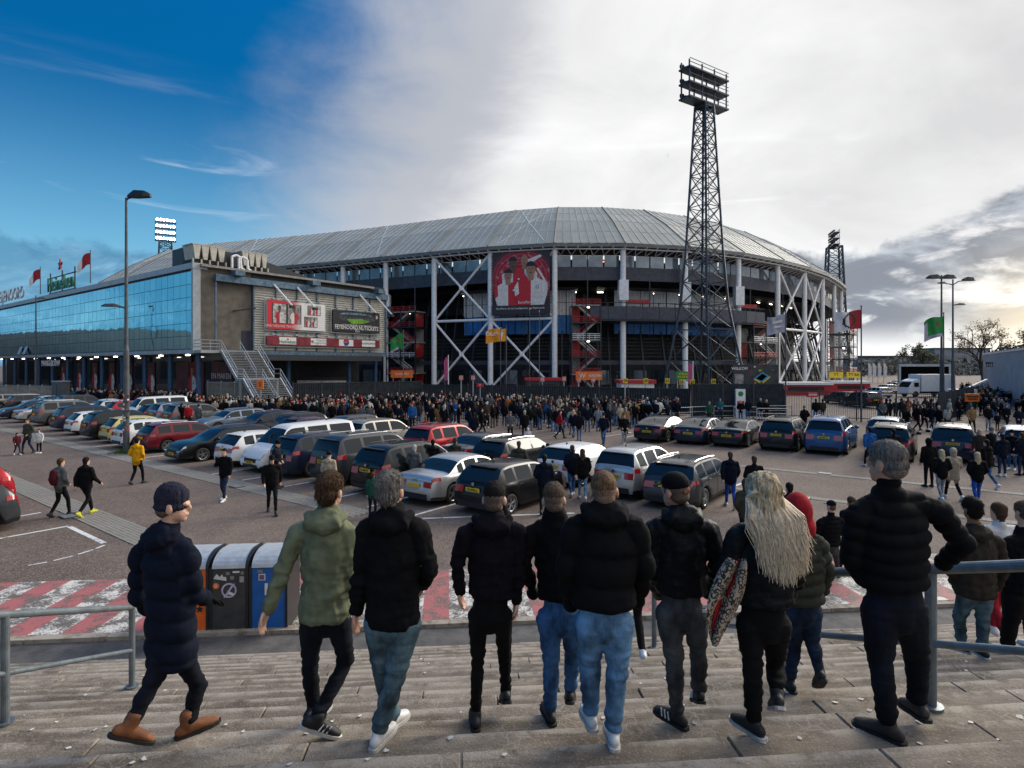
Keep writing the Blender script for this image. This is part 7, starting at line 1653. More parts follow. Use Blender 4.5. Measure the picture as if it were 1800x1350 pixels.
def mid_mesh(kind, hair='short', voxel=.026, coat=0.0, hood=False, wide=1.0, pack=False):
    J = pose(kind); jk, hd, tr = skeleton_prims(J, 1.0, hood=hood, puff=1.12 * wide, torso=(1.08 * wide, 1.05), hem=-.12 - coat); fh = J['fh']; up_ = Vector((0, 0, 1)); hc = J['hc']
    pr = jk + hd + tr + head_prims(hc, fh, up_)[:4] + [Prim('skin', [J['nk'], hc], [.055, .055])]
    for S in 'LR':
        d = (J['w' + S] - J['e' + S]).normalized(); pr.append(Prim('skin', [J['w' + S] + d * .03, J['w' + S] + d * .09, J['w' + S] + d * .14], [.036, .042, .03], (0, 1, 0))); pr += shoe_prims(J['a' + S], J['t' + S], 1.12)[0]
    HB = lambda o, rf, rs, ru: ball('hair', hc + fh * o[0] + up_ * o[1], fh, 0, up_, rf, rs, ru)
    if hair == 'short': pr += [HB((-.02, .06), .105, .085, .085), HB((-.05, -.005), .07, .076, .07)]
    if hair == 'hat': pr += [HB((-.012, .07), .115, .092, .10)]
    if hair == 'cap': pr += [HB((-.008, .065), .11, .09, .085), Prim('hair', [hc + fh * .08 + up_ * .03, hc + fh * .17 + up_ * .02], [(.075, .014), (.06, .012)], (1, 0, 0))]
    if hair == 'long': pr += [HB((-.02, .055), .115, .095, .095), HB((-.06, -.05), .08, .1, .13), Prim('hair', [hc - fh * .07 - up_ * .05, hc - fh * .12 - up_ * .30], [(.1, .05), (.08, .03)], (1, 0, 0))]
    if hair == 'hoodup':
        for p in (HB((-.015, .03), .128, .112, .135), HB((-.03, -.08), .10, .10, .08)): p.tag = 'hood'; pr.append(p)
    if pack: pr.append(Prim('pack', [Vector((0, -.19, 1.02)), Vector((0, -.21, 1.15)), Vector((0, -.19, 1.38))], [(.12, .07), (.15, .10), (.12, .07)], (1, 0, 0)))
    me = shell(pr, voxel, 3 if voxel < .03 else 1, 'person'); ix = near_tags(me, pr)
    if voxel < .03: displace(me, lambda C, N: nz(C, 9, 9, 14, 3) * .007)
    me.materials.clear()
    for m in (SKIN['a'], HAIR['brown'], CL['black'], DN['dark'], SH['black'], CL['maroon']): me.materials.append(m)
    me.polygons.foreach_set('material_index', ix); me.polygons.foreach_set('use_smooth', [True] * len(me.polygons)); me.update()
    return me
MID = {}
def mid(kind, hair, **k):
    key = (kind, hair, tuple(sorted(k.items())))
    if key not in MID: MID[key] = mid_mesh(kind, hair, **k)
    return MID[key]
def place(label, p, face, me, jacket, trousers, hair='brown', skin='a', shoe='black', h=1.76, group=None):
    o = link('person', me, None, p, R(-face)); k = h / 1.76; o.scale = (k, k, k)
    for i, m in enumerate((SKIN[skin], HAIR.get(hair) or CL[hair], CL[jacket], DN[trousers], SH[shoe])):
        o.material_slots[i].link = 'OBJECT'; o.material_slots[i].material = m
    o.material_slots[5].link = 'OBJECT'; o.material_slots[5].material = CL['maroon']
    return tag(o, label, 'person', group)
PEOPLE = [  # u, v of the feet, facing (0 away, 90 right, 180 towards us), pose, head, jacket, trousers, hair colour, shoes, height, label, options
 (241, 851, 5, 'walk2', 'hoodless', 'yellow', 'black', 'dark', 'black', 1.76, 'person in bright yellow jacket walking towards the parked cars', dict(hood=True)),
 (106, 908, 20, 'walk2', 'short', 'grey', 'black', 'brown', 'black', 1.74, 'person with dark red rucksack walking beside friend in black jacket', dict(pack=True)),
 (151, 907, 10, 'walk', 'short', 'black', 'black', 'dark', 'acid', 1.76, 'person in black jacket with acid yellow shoes beside the rucksack wearer', dict(hood=True)),
 (49, 797, 190, 'walk2', 'short', 'dolive', 'indigo', 'brown', 'black', 1.78, 'person in dark green coat over blue top walking with two children', dict(coat=.15)),
 (30, 800, 120, 'walk', 'long', 'maroon', 'indigo', 'brown', 'white', 1.12, 'small child in dark red coat running beside the adult', {}),
 (69, 797, 175, 'stand', 'short', 'white', 'black', 'brown', 'white', 1.25, 'child in white jacket over red top holding the adult', {}),
 (395, 880, 190, 'phone', 'short', 'black', 'indigo', 'dark', 'white', 1.74, 'person in black jacket holding a phone to the ear', {}),
 (478, 903, 155, 'walk', 'cap', 'black', 'black', 'black', 'black', 1.78, 'person in black cap and black tracksuit striding past the big SUV', {}),
 (487, 858, 90, 'pockets', 'cap', 'navy', 'indigo', 'black', 'dbrown', 1.76, 'person in navy jacket and cap between the parked SUVs', {}),
 (578, 884, 10, 'stand', 'cap', 'beige', 'dark', 'navy', 'black', 1.70, 'person in beige jacket and navy cap behind the compact SUV', dict(hood=True)),
 (655, 910, 0, 'stand', 'short', 'green', 'dark', 'brown', 'black', 1.35, 'child in green jacket standing behind the silver sedan', {}),
 (728, 868, 20, 'pockets', 'short', 'grey', 'dark', 'white', 'black', 1.72, 'white haired person in grey jacket near the red SUV', dict(hood=True)),
 (741, 853, 0, 'stand', 'hoodup', 'maroon', 'black', 'brown', 'black', 1.74, 'person in maroon hooded top near the red SUV', {}),
 (761, 856, 0, 'pockets', 'short', 'dnavy', 'black', 'dark', 'black', 1.76, 'person in plum black coat behind the silver sedan', dict(hood=True)),
 (800, 852, 10, 'stand', 'short', 'dolive', 'dark', 'brown', 'black', 1.78, 'person in dark olive coat beside the dark grey sedan', dict(hood=True, coat=.1)),
 (833, 778, 0, 'stand', 'short', 'navy', 'indigo', 'dark', 'black', 1.76, 'person in navy coat before the red SUV bonnet', {}),
 (912, 862, 0, 'pockets', 'short', 'dolive', 'dark', 'mid', 'black', 1.78, 'person in moss green coat beside the black estate', dict(hood=True)),
 (957, 903, 5, 'walk2', 'short', 'navy', 'black', 'dark', 'black', 1.80, 'person in navy hooded jacket and black trousers behind the black hatchback', dict(hood=True, wide=1.05)),
 (1006, 872, -10, 'walk2', 'short', 'navy', 'blue', 'brown', 'white', 1.76, 'person in navy jacket with tan collar walking with long haired companion', {}),
 (1024, 880, 5, 'walk', 'long', 'black', 'light', 'brown', 'white', 1.72, 'long haired person in black puffer jacket and light jeans', dict(wide=1.12)),
 (1284, 893, 15, 'walk', 'short', 'navy', 'sport', 'brown', 'white', 1.78, 'person in navy hoodie and bright blue sports trousers', dict(hood=True)),
 (1326, 905, 8, 'walk2', 'short', 'black', 'dark', 'brown', 'black', 1.78, 'person in black jacket beside the wearer of blue sports trousers', {}),
 (1312, 968, 0, 'walk2', 'hoodup', 'dolive', 'dark', 'dark', 'black', 1.74, 'person in dark olive hood partly behind the blonde walker', {}),
 (1388, 985, 0, 'walk2', 'short', 'navy', 'dark', 'dark', 'black', 1.80, 'dark haired person in navy coat beyond the red hooded walker', {}),
 (1497, 1015, 0, 'walk', 'short', 'navy', 'dark', 'brown', 'black', 1.72, 'person in navy coat beside the quilted jacket and cap wearer', {}),
 (1529, 822, 10, 'walk', 'short', 'blue', 'dark', 'dark', 'white', 1.78, 'person with blue and white shirt beside the black SUV', {}),
 (1571, 826, 5, 'stand', 'short', 'black', 'dark', 'dark', 'black', 1.76, 'person in black sweater standing behind the black SUV', {}),
 (1633, 856, 5, 'stand', 'hoodup', 'black', 'black', 'black', 'black', 1.80, 'person in black hood next to the dark SUV', {}),
 (1655, 880, 10, 'walk2', 'long', 'black', 'pale', 'blonde', 'white', 1.70, 'blonde person in black jacket and pale jeans', {}),
 (1676, 878, 8, 'walk', 'hoodup', 'beige', 'black', 'blonde', 'white', 1.72, 'person in long cream coat with hood', dict(coat=.35)),
 (1718, 886, 20, 'walk2', 'long', 'black', 'sport', 'blonde', 'black', 1.68, 'blonde person in black leather jacket and bright blue jeans', {}),
 (1735, 858, -15, 'walk', 'short', 'black', 'blue', 'dark', 'white', 1.78, 'person in black coat and blue jeans among the bystanders', dict(hood=True)),
 (1762, 838, 5, 'stand', 'short', 'navy', 'indigo', 'dark', 'white', 1.74, 'person in navy jacket in the group beside the dark SUV', dict(hood=True)),
 (1722, 822, 200, 'stand', 'long', 'brown', 'black', 'blonde', 'black', 1.68, 'person in brown fur collar jacket facing the group', {}),
 (1742, 820, 170, 'stand', 'hat', 'black', 'indigo', 'grey', 'black', 1.74, 'person in black coat with grey fur hat in the group', {}),
 (1779, 826, 240, 'pockets', 'hat', 'black', 'blue', 'black', 'white', 1.72, 'person in black hat facing the group beside pale car', {}),
 (1797, 836, 0, 'stand', 'short', 'navy', 'indigo', 'brown', 'black', 1.76, 'person in navy jacket at the rear of the pale car', {}),
 (824, 763, 60, 'walk', 'short', 'navy', 'blue', 'dark', 'black', 1.78, 'person in navy jacket and blue jeans crossing the open asphalt', {}),
 (846, 766, 75, 'walk', 'short', 'black', 'black', 'dark', 'white', 1.78, 'person in black with white shoes crossing the open asphalt', {}),
 (897, 775, 185, 'pockets', 'cap', 'grey', 'black', 'grey', 'black', 1.76, 'person in grey jacket and cap facing the cars', {}),
 (922, 772, 170, 'stand', 'hat', 'black', 'black', 'white', 'black', 1.74, 'person with red scarf and white hat facing the cars', {}),
 (928, 790, 0, 'stand', 'hoodup', 'white', 'pale', 'blonde', 'white', 1.15, 'child in cream fleece hood behind the white hatchback', {}),
 (984, 771, 80, 'walk', 'short', 'red', 'dark', 'dark', 'black', 1.76, 'person in grey coat with red collar walking past the crowd', {}),
 (1008, 769, 30, 'walk', 'long', 'navy', 'blue', 'blonde', 'black', 1.72, 'blonde person in navy jacket walking to the crowd', {}),
 (1018, 776, 10, 'walk', 'short', 'dnavy', 'blue', 'dark', 'black', 1.78, 'person in plum jacket and blue jeans walking to the crowd', {}),
 (1061, 782, 200, 'walk', 'cap', 'navy', 'blue', 'black', 'black', 1.80, 'person in navy coat and cap walking away from the crowd', {}),
 (1097, 783, 175, 'walk2', 'short', 'black', 'pale', 'brown', 'white', 1.78, 'person in black coat and pale trousers near the black coupe', {}),
 (1100, 762, 175, 'stand', 'long', 'camel', 'dark', 'blonde', 'black', 1.74, 'person in camel coat with fair hair at the crowd edge', dict(coat=.3)),
 (1127, 743, 0, 'stand', 'short', 'hiviz', 'black', 'dark', 'black', 1.78, 'steward in bright yellow vest at the end of the barriers', {}),
 (1247, 746, 200, 'walk', 'short', 'green', 'dark', 'grey', 'black', 1.76, 'person in green jacket between the parked fastbacks', {}),
 (1266, 738, 200, 'walk2', 'short', 'teal', 'indigo', 'grey', 'black', 1.78, 'grey haired person in teal coat by the barriers', {}),
 (1302, 741, 210, 'pockets', 'short', 'black', 'blue', 'white', 'black', 1.72, 'white haired person in black jacket leaning on barrier', {}),
 (1315, 738, 0, 'stand', 'short', 'navy', 'blue', 'dark', 'white', 1.78, 'person in navy jacket and blue jeans at the notice pillar', {}),
 (1337, 739, 0, 'stand', 'short', 'black', 'pale', 'white', 'black', 1.80, 'white haired person in black jacket and pale jeans', {}),
 (1347, 739, 180, 'stand', 'long', 'black', 'black', 'blonde', 'black', 1.70, 'fair haired person in black coat facing the car park', dict(coat=.3)),
 (1414, 760, 0, 'pockets', 'hat', 'black', 'grey', 'grey', 'black', 1.78, 'person in black jacket and grey hat beside the blue SUV', {}),
 (1434, 740, 0, 'stand', 'short', 'black', 'blue', 'dark', 'black', 1.80, 'person in black jacket and jeans leaning at the bar fence', {}),
 (1446, 740, 0, 'stand', 'short', 'brown', 'blue', 'dark', 'white', 1.78, 'person in brown jacket and jeans at the bar fence', {}),
 (1594, 758, 80, 'walk', 'long', 'black', 'black', 'brown', 'white', 1.62, 'person in black and white jacket walking along the bar fence', {}),
 (1612, 757, 85, 'walk', 'short', 'black', 'black', 'dark', 'black', 1.82, 'tall person in long black coat walking along the bar fence', dict(coat=.3)),
 (1624, 756, 80, 'walk2', 'short', 'dnavy', 'dark', 'grey', 'white', 1.80, 'grey haired person in dark jacket walking along the bar fence', {}),
 (1637, 757, 70, 'walk', 'short', 'navy', 'indigo', 'dark', 'white', 1.78, 'person in navy jacket walking along the bar fence', {}),
 (1650, 758, 75, 'stand', 'hat', 'black', 'black', 'white', 'black', 1.72, 'person in white hat at the dark lamp post foot', {}),
 (1665, 756, 0, 'stand', 'long', 'lgrey', 'dark', 'grey', 'black', 1.68, 'person in pale grey jacket by the lamp posts', {}),
 (1708, 760, 200, 'walk', 'short', 'camel', 'black', 'dark', 'black', 1.78, 'person in tan jacket below the orange road sign', {}),
 (1737, 757, 180, 'stand', 'short', 'black', 'pale', 'dark', 'white', 1.80, 'person in black coat and pale jeans facing us beside a child', {}),
 (1753, 756, 185, 'stand', 'short', 'black', 'black', 'dark', 'black', 1.2, 'child in black coat beside the pale jeans wearer', {}),
 (1769, 755, 180, 'walk2', 'short', 'black', 'black', 'mid', 'black', 1.78, 'person all in black walking out of the right crowd', {}),
 (1791, 762, 180, 'pockets', 'short', 'navy', 'indigo', 'brown', 'black', 1.74, 'person in navy jacket with blue bag at the right crowd', {}),
 (319, 752, 0, 'stand', 'short', 'black', 'black', 'dark', 'black', 1.74, 'person in black beside the grey SUV', {}),
 (331, 752, 160, 'stand', 'short', 'red', 'black', 'brown', 'black', 1.72, 'person with red and white scarf beside the grey SUV', {}),
 (349, 753, 0, 'stand', 'hat', 'grey', 'black', 'dark', 'black', 1.70, 'person in grey jacket and dark hat behind the pale blue estate', {}),
 (662, 835, 0, 'stand', 'long', 'dnavy', 'black', 'dark', 'black', 1.66, 'dark haired person between the beige SUV and big SUV', {}),
 (690, 780, 0, 'stand', 'short', 'navy', 'indigo', 'brown', 'black', 1.78, 'person in dark navy coat beyond the beige SUV', {}),
 (710, 782, 0, 'stand', 'short', 'black', 'black', 'dark', 'black', 1.7, 'person in black coat beyond the red SUV roof', dict(wide=1.1)),
 (748, 784, 0, 'stand', 'short', 'red', 'dark', 'mid', 'black', 1.62, 'person in red top beyond the red SUV', {}),
 (771, 755, 0, 'stand', 'long', 'camel', 'black', 'brown', 'white', 1.72, 'person in long camel coat at the crowd edge', dict(coat=.45)),
]
for (u, v, fc, ps, hr, jc, trs, hc_, sh, h, lb, kw) in PEOPLE:
    p = stair_hit(u, v) if v > 1060 else gnd(u, v)
    place(lb, p, fc, mid(ps, 'short' if hr == 'hoodless' else hr, **kw), jc, trs, hc_, 'a', sh, h, 'people on the car park')
p = stair_hit(1757, 1128); place('person in red trousers beyond the wide black trousers', p, 0, mid('walk2', 'short'), 'white', 'red', 'brown', 'a', 'white', 1.74, 'people on the car park')
p = stair_hit(1108, 1150); place('person in black coat with pink shoes hidden between two walkers', p, 0, mid('walk', 'short'), 'black', 'black', 'brown', 'a', 'white', 1.70, 'people on the car park')

# ---- the waiting crowd: the nearest as individuals, those behind as one mass
rc = random.Random(31); spots = []
def region(n, u0, u1, vf, vb, mind=.42):
    k = 0; tries = 0
    while k < n and tries < n * 60:
        tries += 1; u = rc.uniform(u0, u1); a, b = vb(u), vf(u)
        Yn, Yf = 4635 / (b - HY), 4635 / (a - HY); Y = rc.uniform(Yn, Yf); X = (u - 900) / F * Y
        if any(abs(s[0] - X) < mind and abs(s[1] - Y) < mind * 1.15 for s in spots): continue
        spots.append((X, Y, u)); k += 1
def ip(*pts): return lambda u: float(np.interp(u, [p[0] for p in pts], [p[1] for p in pts]))
region(330, 560, 1195, ip((560, 752), (640, 757), (760, 760), (860, 754), (960, 764), (1060, 764), (1120, 752), (1195, 741)), ip((560, 724), (742, 718), (1000, 727), (1195, 733)))
region(150, 345, 620, ip((345, 740), (450, 744), (620, 756)), ip((345, 724), (440, 729), (620, 725)))
region(120, 125, 345, ip((125, 713), (250, 722), (345, 728)), ip((125, 706), (345, 711)))
region(150, 1690, 1830, ip((1690, 728), (1740, 742), (1830, 744)), ip((1690, 690), (1830, 684)), .5)
region(26, 1540, 1690, ip((1540, 745), (1690, 742)), ip((1540, 741), (1690, 731)), .5)
region(26, 1380, 1530, ip((1380, 690), (1530, 690)), ip((1380, 686), (1530, 684)), .5)
spots.sort(key=lambda s: s[1])
JC = ['black'] * 18 + ['navy'] * 12 + ['dnavy'] * 8 + ['grey'] * 3 + ['dolive'] * 3 + ['brown'] * 2 + ['nylon'] * 3 + ['lgrey', 'camel', 'red', 'blue', 'maroon', 'green', 'white', 'beige', 'teal', 'orange']
JN = dict(nylon='shiny black', dnavy='plum black', dolive='dark olive', lgrey='light grey')
TRS = ['dark', 'indigo', 'black', 'blue', 'dark', 'grey', 'light', 'black']
HN = dict(short='', hat=' and knitted hat', cap=' and cap', long=' with long hair', hoodup=' with hood up')
kinds = [('stand', 'short'), ('pockets', 'short'), ('stand', 'hat'), ('pockets', 'short'), ('walk2', 'short'), ('turned', 'short'), ('stand', 'long'), ('pockets', 'cap'), ('stand', 'hoodup'), ('turned', 'hat')]
lowk = [mid_mesh(k, h, .055) for k, h in (('stand', 'short'), ('pockets', 'short'), ('stand', 'hat'), ('turned', 'long'))]
mass = []; nind = 0; NIND = 218
for X, Y, u in spots:
    jc = rc.choice(JC); trs = rc.choice(TRS); ps, hr = rc.choice(kinds); hcol = rc.choice(['brown', 'dark', 'mid', 'grey', 'blonde', 'brown', 'dark', 'white']); h = rc.gauss(1.77, .06); face = rc.gauss(8 if u > 740 else -14, 26)
    if rc.random() < .12: face += 180
    if u > 1400: face = rc.choice((180, 175, 185, 90, 0)) + rc.gauss(0, 20)
    if hr in ('hat', 'cap'): hcol = rc.choice(['black', 'navy', 'grey', 'white', 'red'])
    sk = rc.choice('aaabbc')
    place_ = 'by turnstile fence' if u > 560 and u < 1250 else 'by staircase foot' if u > 345 and u < 600 else 'under glass building' if u < 345 else 'by pale hall'
    if nind < NIND:
        place('person in %s jacket, %s trousers%s in crowd %s' % (JN.get(jc, jc), dict(dark='inky', light='pale blue').get(trs, trs), HN[hr], place_), (X, Y, 0), face, mid(ps, hr), jc, trs, hcol, sk, rc.choice(['black', 'black', 'white', 'dbrown']), h, 'people waiting in the crowd'); nind += 1
    else: mass.append((X, Y, face, h, rc.randrange(4), jc, trs, hcol, sk))
Vs = []; Fs = []; Is = []; mats = []; mi = {}
def mslot(m):
    if m.name not in mi: mi[m.name] = len(mats); mats.append(m)
    return mi[m.name]
nv = 0; lowd = []
for me in lowk:
    c, n = arrays(me); polys = [tuple(p.vertices) for p in me.polygons]; lowd.append((c, polys, [p.material_index for p in me.polygons]))
for X, Y, face, h, kd, jc, trs, hcol, sk in mass:
    c, polys, ixs = lowd[kd]; a = R(-face); k = h / 1.76; ca, sa = math.cos(a) * k, math.sin(a) * k
    P = np.stack([c[:, 0] * ca - c[:, 1] * sa + X, c[:, 0] * sa + c[:, 1] * ca + Y, c[:, 2] * k], 1); Vs += P.tolist(); Fs += [tuple(i + nv for i in p) for p in polys]; nv += len(c)
    sl = [mslot(m) for m in (SKIN[sk], HAIR.get(hcol) or CL[hcol], CL[jc], DN[trs], SH['black'], CL['maroon'])]; Is += [sl[i] for i in ixs]
if mass:
    me = mesh_from('crowd', Vs, Fs, mats, Is, True); tag(link('crowd', me), 'dense far part of the crowd in dark coats at the gates', 'crowd', kind='stuff')
# heads along the stadium balcony
for k in range(26):
    i = rc.choice((10, 11, 11, 12, 12)); t_ = rc.uniform(.55, 1) if i == 10 else rc.random(); p = lerp(O15[i], O15[(i + 1) % NV], t_); n_ = (inward(i, 2) - VV[i]).normalized()
    place('person in dark clothes leaning on the stadium balcony', (p.x + n_.x * .7, p.y + n_.y * .7, 11.85 + .35), 180 + rc.gauss(0, 30), mid('pockets', 'short'), rc.choice(JC), 'dark', rc.choice(['brown', 'dark', 'mid']), 'a', 'black', rc.gauss(1.76, .05), 'people on the stadium balcony')
bpy.data.scenes.remove(TS)
# ================================================================== background to the right and left
M_bark = mat('bark', (.075, .058, .042), .9, 0, .25, 3, .4, 30)
def tree(label, base, H, spread, leaf, nleaf, seed, leaflen=.22, group='trees behind the car park'):
    rr = random.Random(seed); t = thing('tree', label, 'tree', base, 0, group); tr = MB(); br = MB(); tips = []
    def grow(p, d, L, r, dep):
        n = 2; q = p
        for k in range(n):
            d2 = (d + Vector((rr.gauss(0, .10), rr.gauss(0, .10), .03))).normalized(); e = q + d2 * L / n; (tr if dep == 0 else br).tube(q, e, r * (1 - .28 * k / n), r * (1 - .28 * (k + 1) / n), 6 if dep < 2 else 3, False); q = e; d = d2
        if dep >= 5: tips.append(q); return
        for k in range(3 if dep < 4 else 3):
            a = rr.uniform(0, 6.28); tilt = rr.uniform(.3, .85) * spread; s_ = d.orthogonal().normalized(); s_.rotate(Matrix.Rotation(a, 3, d)); nd = (d + s_ * tilt + Vector((0, 0, .10))).normalized()
            grow(q - d * L * rr.uniform(0, .3), nd, L * rr.uniform(.62, .86), r * .60, dep + 1)
    grow(Vector((0, 0, 0)), Vector((0, 0, 1)), H * .27, H * .026, 0)
    tr.build('trunk', M_bark, t)
    zmax = max(p.z for p in tips); k = H / zmax
    c = br.build('branch', M_bark, t); tag(c, kind='stuff')
    if nleaf:
        q = MB()
        for i in range(nleaf):
            p = rr.choice(tips) + Vector((rr.gauss(0, .3), rr.gauss(0, .3), rr.gauss(0, .25))); a = Vector((rr.gauss(0, 1), rr.gauss(0, 1), rr.gauss(0, 1))).normalized() * leaflen; b = a.orthogonal().normalized() * leaflen * .6; q.add([p - a, p + b, p + a, p - b], [(0, 1, 2, 3)])
        tag(q.build('crown', leaf, t), kind='stuff')
    t.scale = (k, k, k); return t
M_lf1 = mat('autumn_leaf', (.24, .16, .05), .8, 0, .4, .6); M_lf2 = mat('olive_leaf', (.075, .085, .028), .8, 0, .4, .5); M_lf3 = mat('evergreen_leaf', (.025, .04, .018), .8, 0, .4, .5)
def at(u, Y): return Vector(((u - 900) / F * Y, Y, 0))
tree('tall nearly bare tree with spreading twigs behind the pale blue hall', at(1730, 112), 13.3, 1.15, M_lf1, 2600, 3, .13)
tree('round autumn tree behind the large dark screen', at(1611, 150), 9.8, 1.2, M_lf2, 2600, 4, .22)
tree('second bare tree rising over the pale blue hall roof', at(1806, 100), 11.0, 1.1, M_lf1, 2200, 5, .12)
tree('dark evergreen tree over the pale blue hall roof', at(1792, 104), 8.0, 1.0, M_lf3, 3200, 6, .25)
# far belt of trees
rr = random.Random(12); q = MB()
for u in list(range(1520, 1800, 5)) + list(range(-700, -20, 14)) + list(range(1810, 2500, 12)):
    Y = rr.uniform(230, 300); c = at(u, Y); h = rr.uniform(5, 8.5) * Y / 250; w_ = rr.uniform(3, 5)
    for k in range(90):
        a = rr.random() * 6.28; ph = rr.random(); p = c + Vector((math.cos(a) * w_ * math.sqrt(rr.random()), math.sin(a) * w_ * .6, h * (ph ** .8) * rr.uniform(.75, 1.05))); l_ = Vector((rr.gauss(0, 1), rr.gauss(0, 1), rr.gauss(0, 1))).normalized() * rr.uniform(.4, .9); b = l_.orthogonal().normalized() * .5; q.add([p - l_, p + b, p + l_, p - b], [(0, 1, 2, 3)])
tag(q.build('far_woodland', mat('far_foliage', (.075, .072, .048), .85, 0, .45, .05)), 'belt of brown green trees along the horizon', 'woodland', kind='stuff')
q = MB()
for u, Y, w_, h in ((1672, 280, 26, 12), (1700, 300, 18, 10), (1560, 320, 40, 9), (1525, 300, 18, 8)):
    t = thing('far_building', {1672: 'pale grey flat roofed block above the distant trees', 1700: 'grey block beside the flat roofed block above the trees', 1560: 'long low building in the distant tree line', 1525: 'low building beside the stadium in the distance'}[u], 'building', at(u, Y)); m = MB(); m.box((0, 0, h / 2), (w_, 14, h)); m.build('wall', mat('haze_grey_wall', (.28, .30, .33), .8), t); m = MB(); m.box((0, 0, h + .3), (w_ + .6, 14.6, .6)); m.build('roof', M_dsteel, t)
    for k in range(int(w_ / 4)): m = MB(); m.box((-w_ / 2 + 4 * k + 2, -7.02, h * .6), (2.2, .1, h * .3)); m.build('window', M_glass, t)
# pale blue hall
a = at(1728, 88); b = at(1800, 60); d = b - a
t = thing('sheet_hall', 'pale blue sheet metal hall at the right edge behind the crowd', 'building', a, math.atan2(d.y, d.x)); L = d.length + 26; hh = 6.0
M_hall = mat('pale_blue_sheet', (.36, .44, .50), .5, .1, .08, .6); n = 14
for k in range(n):
    m = MB(); V = []; x0, x1 = L * k / n, L * (k + 1) / n - .03
    for j in range(13): x_ = x0 + (x1 - x0) * j / 12; y_ = .05 if j % 2 else 0; V += [(x_, y_, 0.8), (x_, y_, hh)]
    m.add(V, [(2 * j, 2 * j + 2, 2 * j + 3, 2 * j + 1) for j in range(12)]); m.build('wall_sheet', M_hall, t)
m = MB(); m.box2((0, .08, 0), (L, 24, hh + .05)); m.build('core', M_hall, t); m = MB(); m.box2((-.1, -.1, hh + .05), (L + .1, 24.1, hh + .3)); m.build('roof_edge', M_white, t); m = MB(); m.box2((0, -.06, 0), (L, .06, .85)); m.build('plinth', M_bsteel, t)
for k in range(4): m = MB(); m.box((4 + 2 * k, -.03, 4.6), (1.1, .08, .7)); m.build('window', M_glass, t)
m = MB(); m.prism(ell(6, 1.6, .5, .5, 18), -.08, -.1); m.build('round_sign', M_redp, t)
# hedge along the hall
q = MB(); rr = random.Random(3)
for k in range(1500):
    p = a + d * rr.uniform(.02, .75) + Vector((-1.1, -1.0, 0)) * rr.uniform(.3, 1.0); p.z = rr.uniform(.1, 1.3); l_ = Vector((rr.gauss(0, 1), rr.gauss(0, 1), rr.gauss(0, 1))).normalized() * .22; b_ = l_.orthogonal().normalized() * .12; q.add([p - l_, p + b_, p + l_, p - b_], [(0, 1, 2, 3)])
tag(q.build('hedge', M_lf2), 'low green hedge along the pale blue hall', 'hedge', kind='stuff')
# large screen
p = at(1625, 108); t = thing('large_screen', 'large blank dark screen in pale frame beyond the parked cars', 'screen', p); c0 = pix(1580, 640, 108); c1 = pix(1672, 672, 108); W_, z0, z1 = c1.x - c0.x, c1.z, c0.z
m = MB(); m.box((0, 0, (z0 + z1) / 2), (W_, .5, z1 - z0)); m.build('frame', M_frame, t); m = MB(); m.box((-.1, -.27, (z0 + z1) / 2 - .05), (W_ - .9, .06, z1 - z0 - .8)); m.build('display', mat('screen_black', (.004, .004, .005), .95, spec=.05), t)
for x_ in (-W_ * .4, W_ * .4): m = MB(); m.box((x_, .1, z0 / 2), (.5, .6, z0)); m.build('leg', M_frame, t)
m = MB(); m.box((0, 0, .6), (W_ * .95, 1.6, 1.2)); m.build('trailer_base', M_white, t)
# white box truck and generator
p = at(1628, 84); t = thing('box_truck', 'white box truck parked behind the dark bar fence', 'truck', (p.x, p.y, 0), R(8))
m = MB(); m.box((.9, 0, 2.0), (5.4, 2.3, 2.4)); m.build('cargo_box', M_white, t); m = MB(); m.add([(-2.0, y_, z) for y_ in (-1.05, 1.05) for z in (.5, 2.6)] + [(-3.0, y_, 2.3) for y_ in (-1, 1)] + [(-3.7, y_, z) for y_ in (-1.0, 1.0) for z in (.5, 1.3)], [(0, 1, 4, 7, 6), (2, 8, 9, 5, 3), (1, 3, 5, 4), (4, 5, 9, 7), (7, 9, 8, 6), (0, 6, 8, 2), (0, 2, 3, 1)]); m.build('cab', M_white, t)
m = MB(); m.add([(-3.03, -.9, 2.25), (-3.03, .9, 2.25), (-3.66, .92, 1.4), (-3.66, -.92, 1.4)], [(0, 1, 2, 3)]); m.build('windscreen', M_cglass, t)
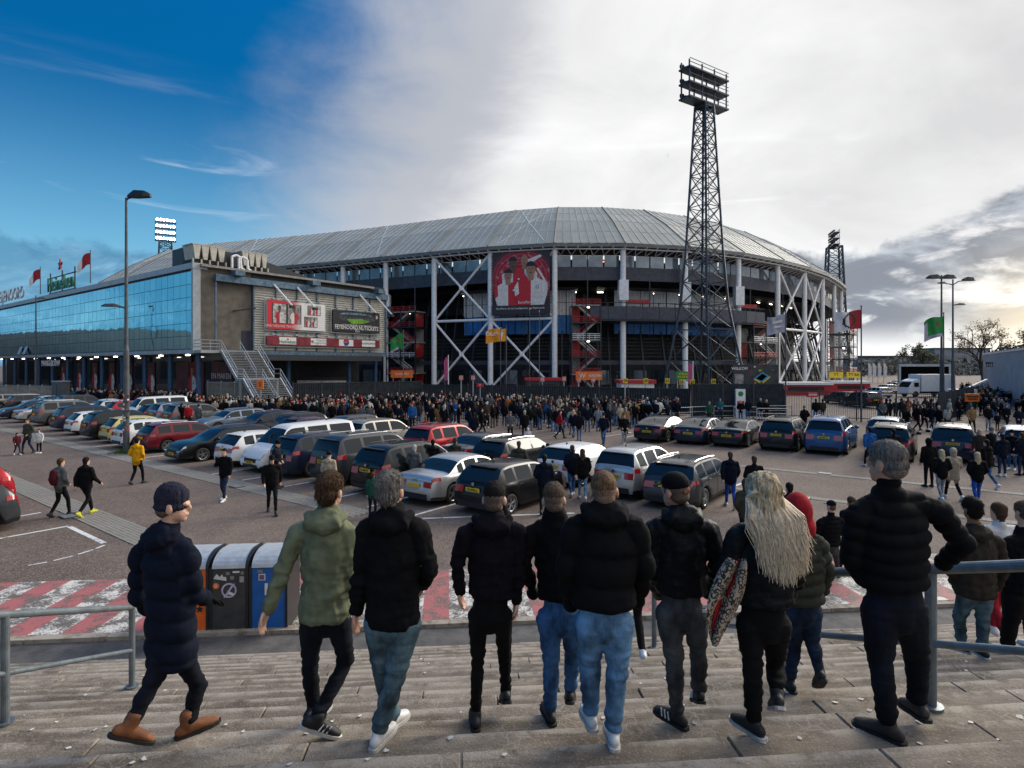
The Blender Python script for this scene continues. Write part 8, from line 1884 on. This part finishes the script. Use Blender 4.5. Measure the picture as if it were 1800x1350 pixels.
m = MB(); m.box((-2.5, -1.04, 1.75), (.7, .05, .6)); m.build('side_window', M_cglass, t); m = MB(); m.box((.9, 0, .65), (5.2, 1.6, .3)); m.build('chassis', M_black, t)
for x_ in (-2.6, 2.2):
    for y_ in (-.95, .95): m = MB(); m.lathe([(.01, -.13), (.25, -.13), (.42, -.12), (.42, .12), (.25, .13), (.01, .13)], (x_, y_, .42), 18, 'y'); m.build('wheel', M_tyre, t)
p = at(1690, 60); t = thing('folded_ramp', 'white barrier trailer with slanted arm beyond the lamp posts', 'trailer', (p.x, p.y, 0), R(20)); m = MB(); m.box((0, 0, 1.2), (2.6, 1.4, 1.7)); m.build('body', M_white, t); m = MB(); m.bar((-.9, -.8, 2.0), (2.6, -.8, 3.0), .18); m.build('arm', M_white, t)
for y_ in (-.7, .7): m = MB(); m.lathe([(.01, -.1), (.32, -.1), (.32, .1), (.01, .1)], (0, y_, .33), 14, 'y'); m.build('wheel', M_tyre, t)
for k, u in enumerate((1526, 1534, 1543, 1553)):
    p = at(u, 150); t = thing('beach_flag', 'white feather flag standing before the distant trees', 'flag', p, 0, 'white feather flags'); m = MB(); m.tube((0, 0, 0), (0, 0, 5.2), .06, .03, 6); m.build('pole', M_steel, t); m = MB(); m.prism([(0, 1.2), (0, 5.1), (.5, 4.9), (.95, 4.0), (.9, 2.0), (.6, 1.2)], -.02, .02); m.build('cloth', M_fwhite, t)
# dark hall and trees across the road, seen mirrored in the glass front
t = thing('arena_hall', 'dark rounded hall across the road mirrored in the glass facade', 'building', (-128, 92, 0), R(12))
m = MB(); pr = [(-30, 0), (-30, 8), (-27, 10.5), (-18, 12.2), (0, 12.8), (20, 12.0), (34, 10.8), (40, 9), (40, 0)]; m.add([(12, x_, z) for x_, z in pr] + [(-14, x_, z) for x_, z in pr], [tuple(range(9)), tuple(range(17, 8, -1))] + [(k, k + 9, (k + 1) % 9 + 9, (k + 1) % 9) for k in range(9)]); m.build('wall', M_navy, t)
for k in range(8): m = MB(); m.box((12.1, -24 + 8 * k, 3.4), (.2, 6.5, 4.2)); m.build('window', M_glass, t)
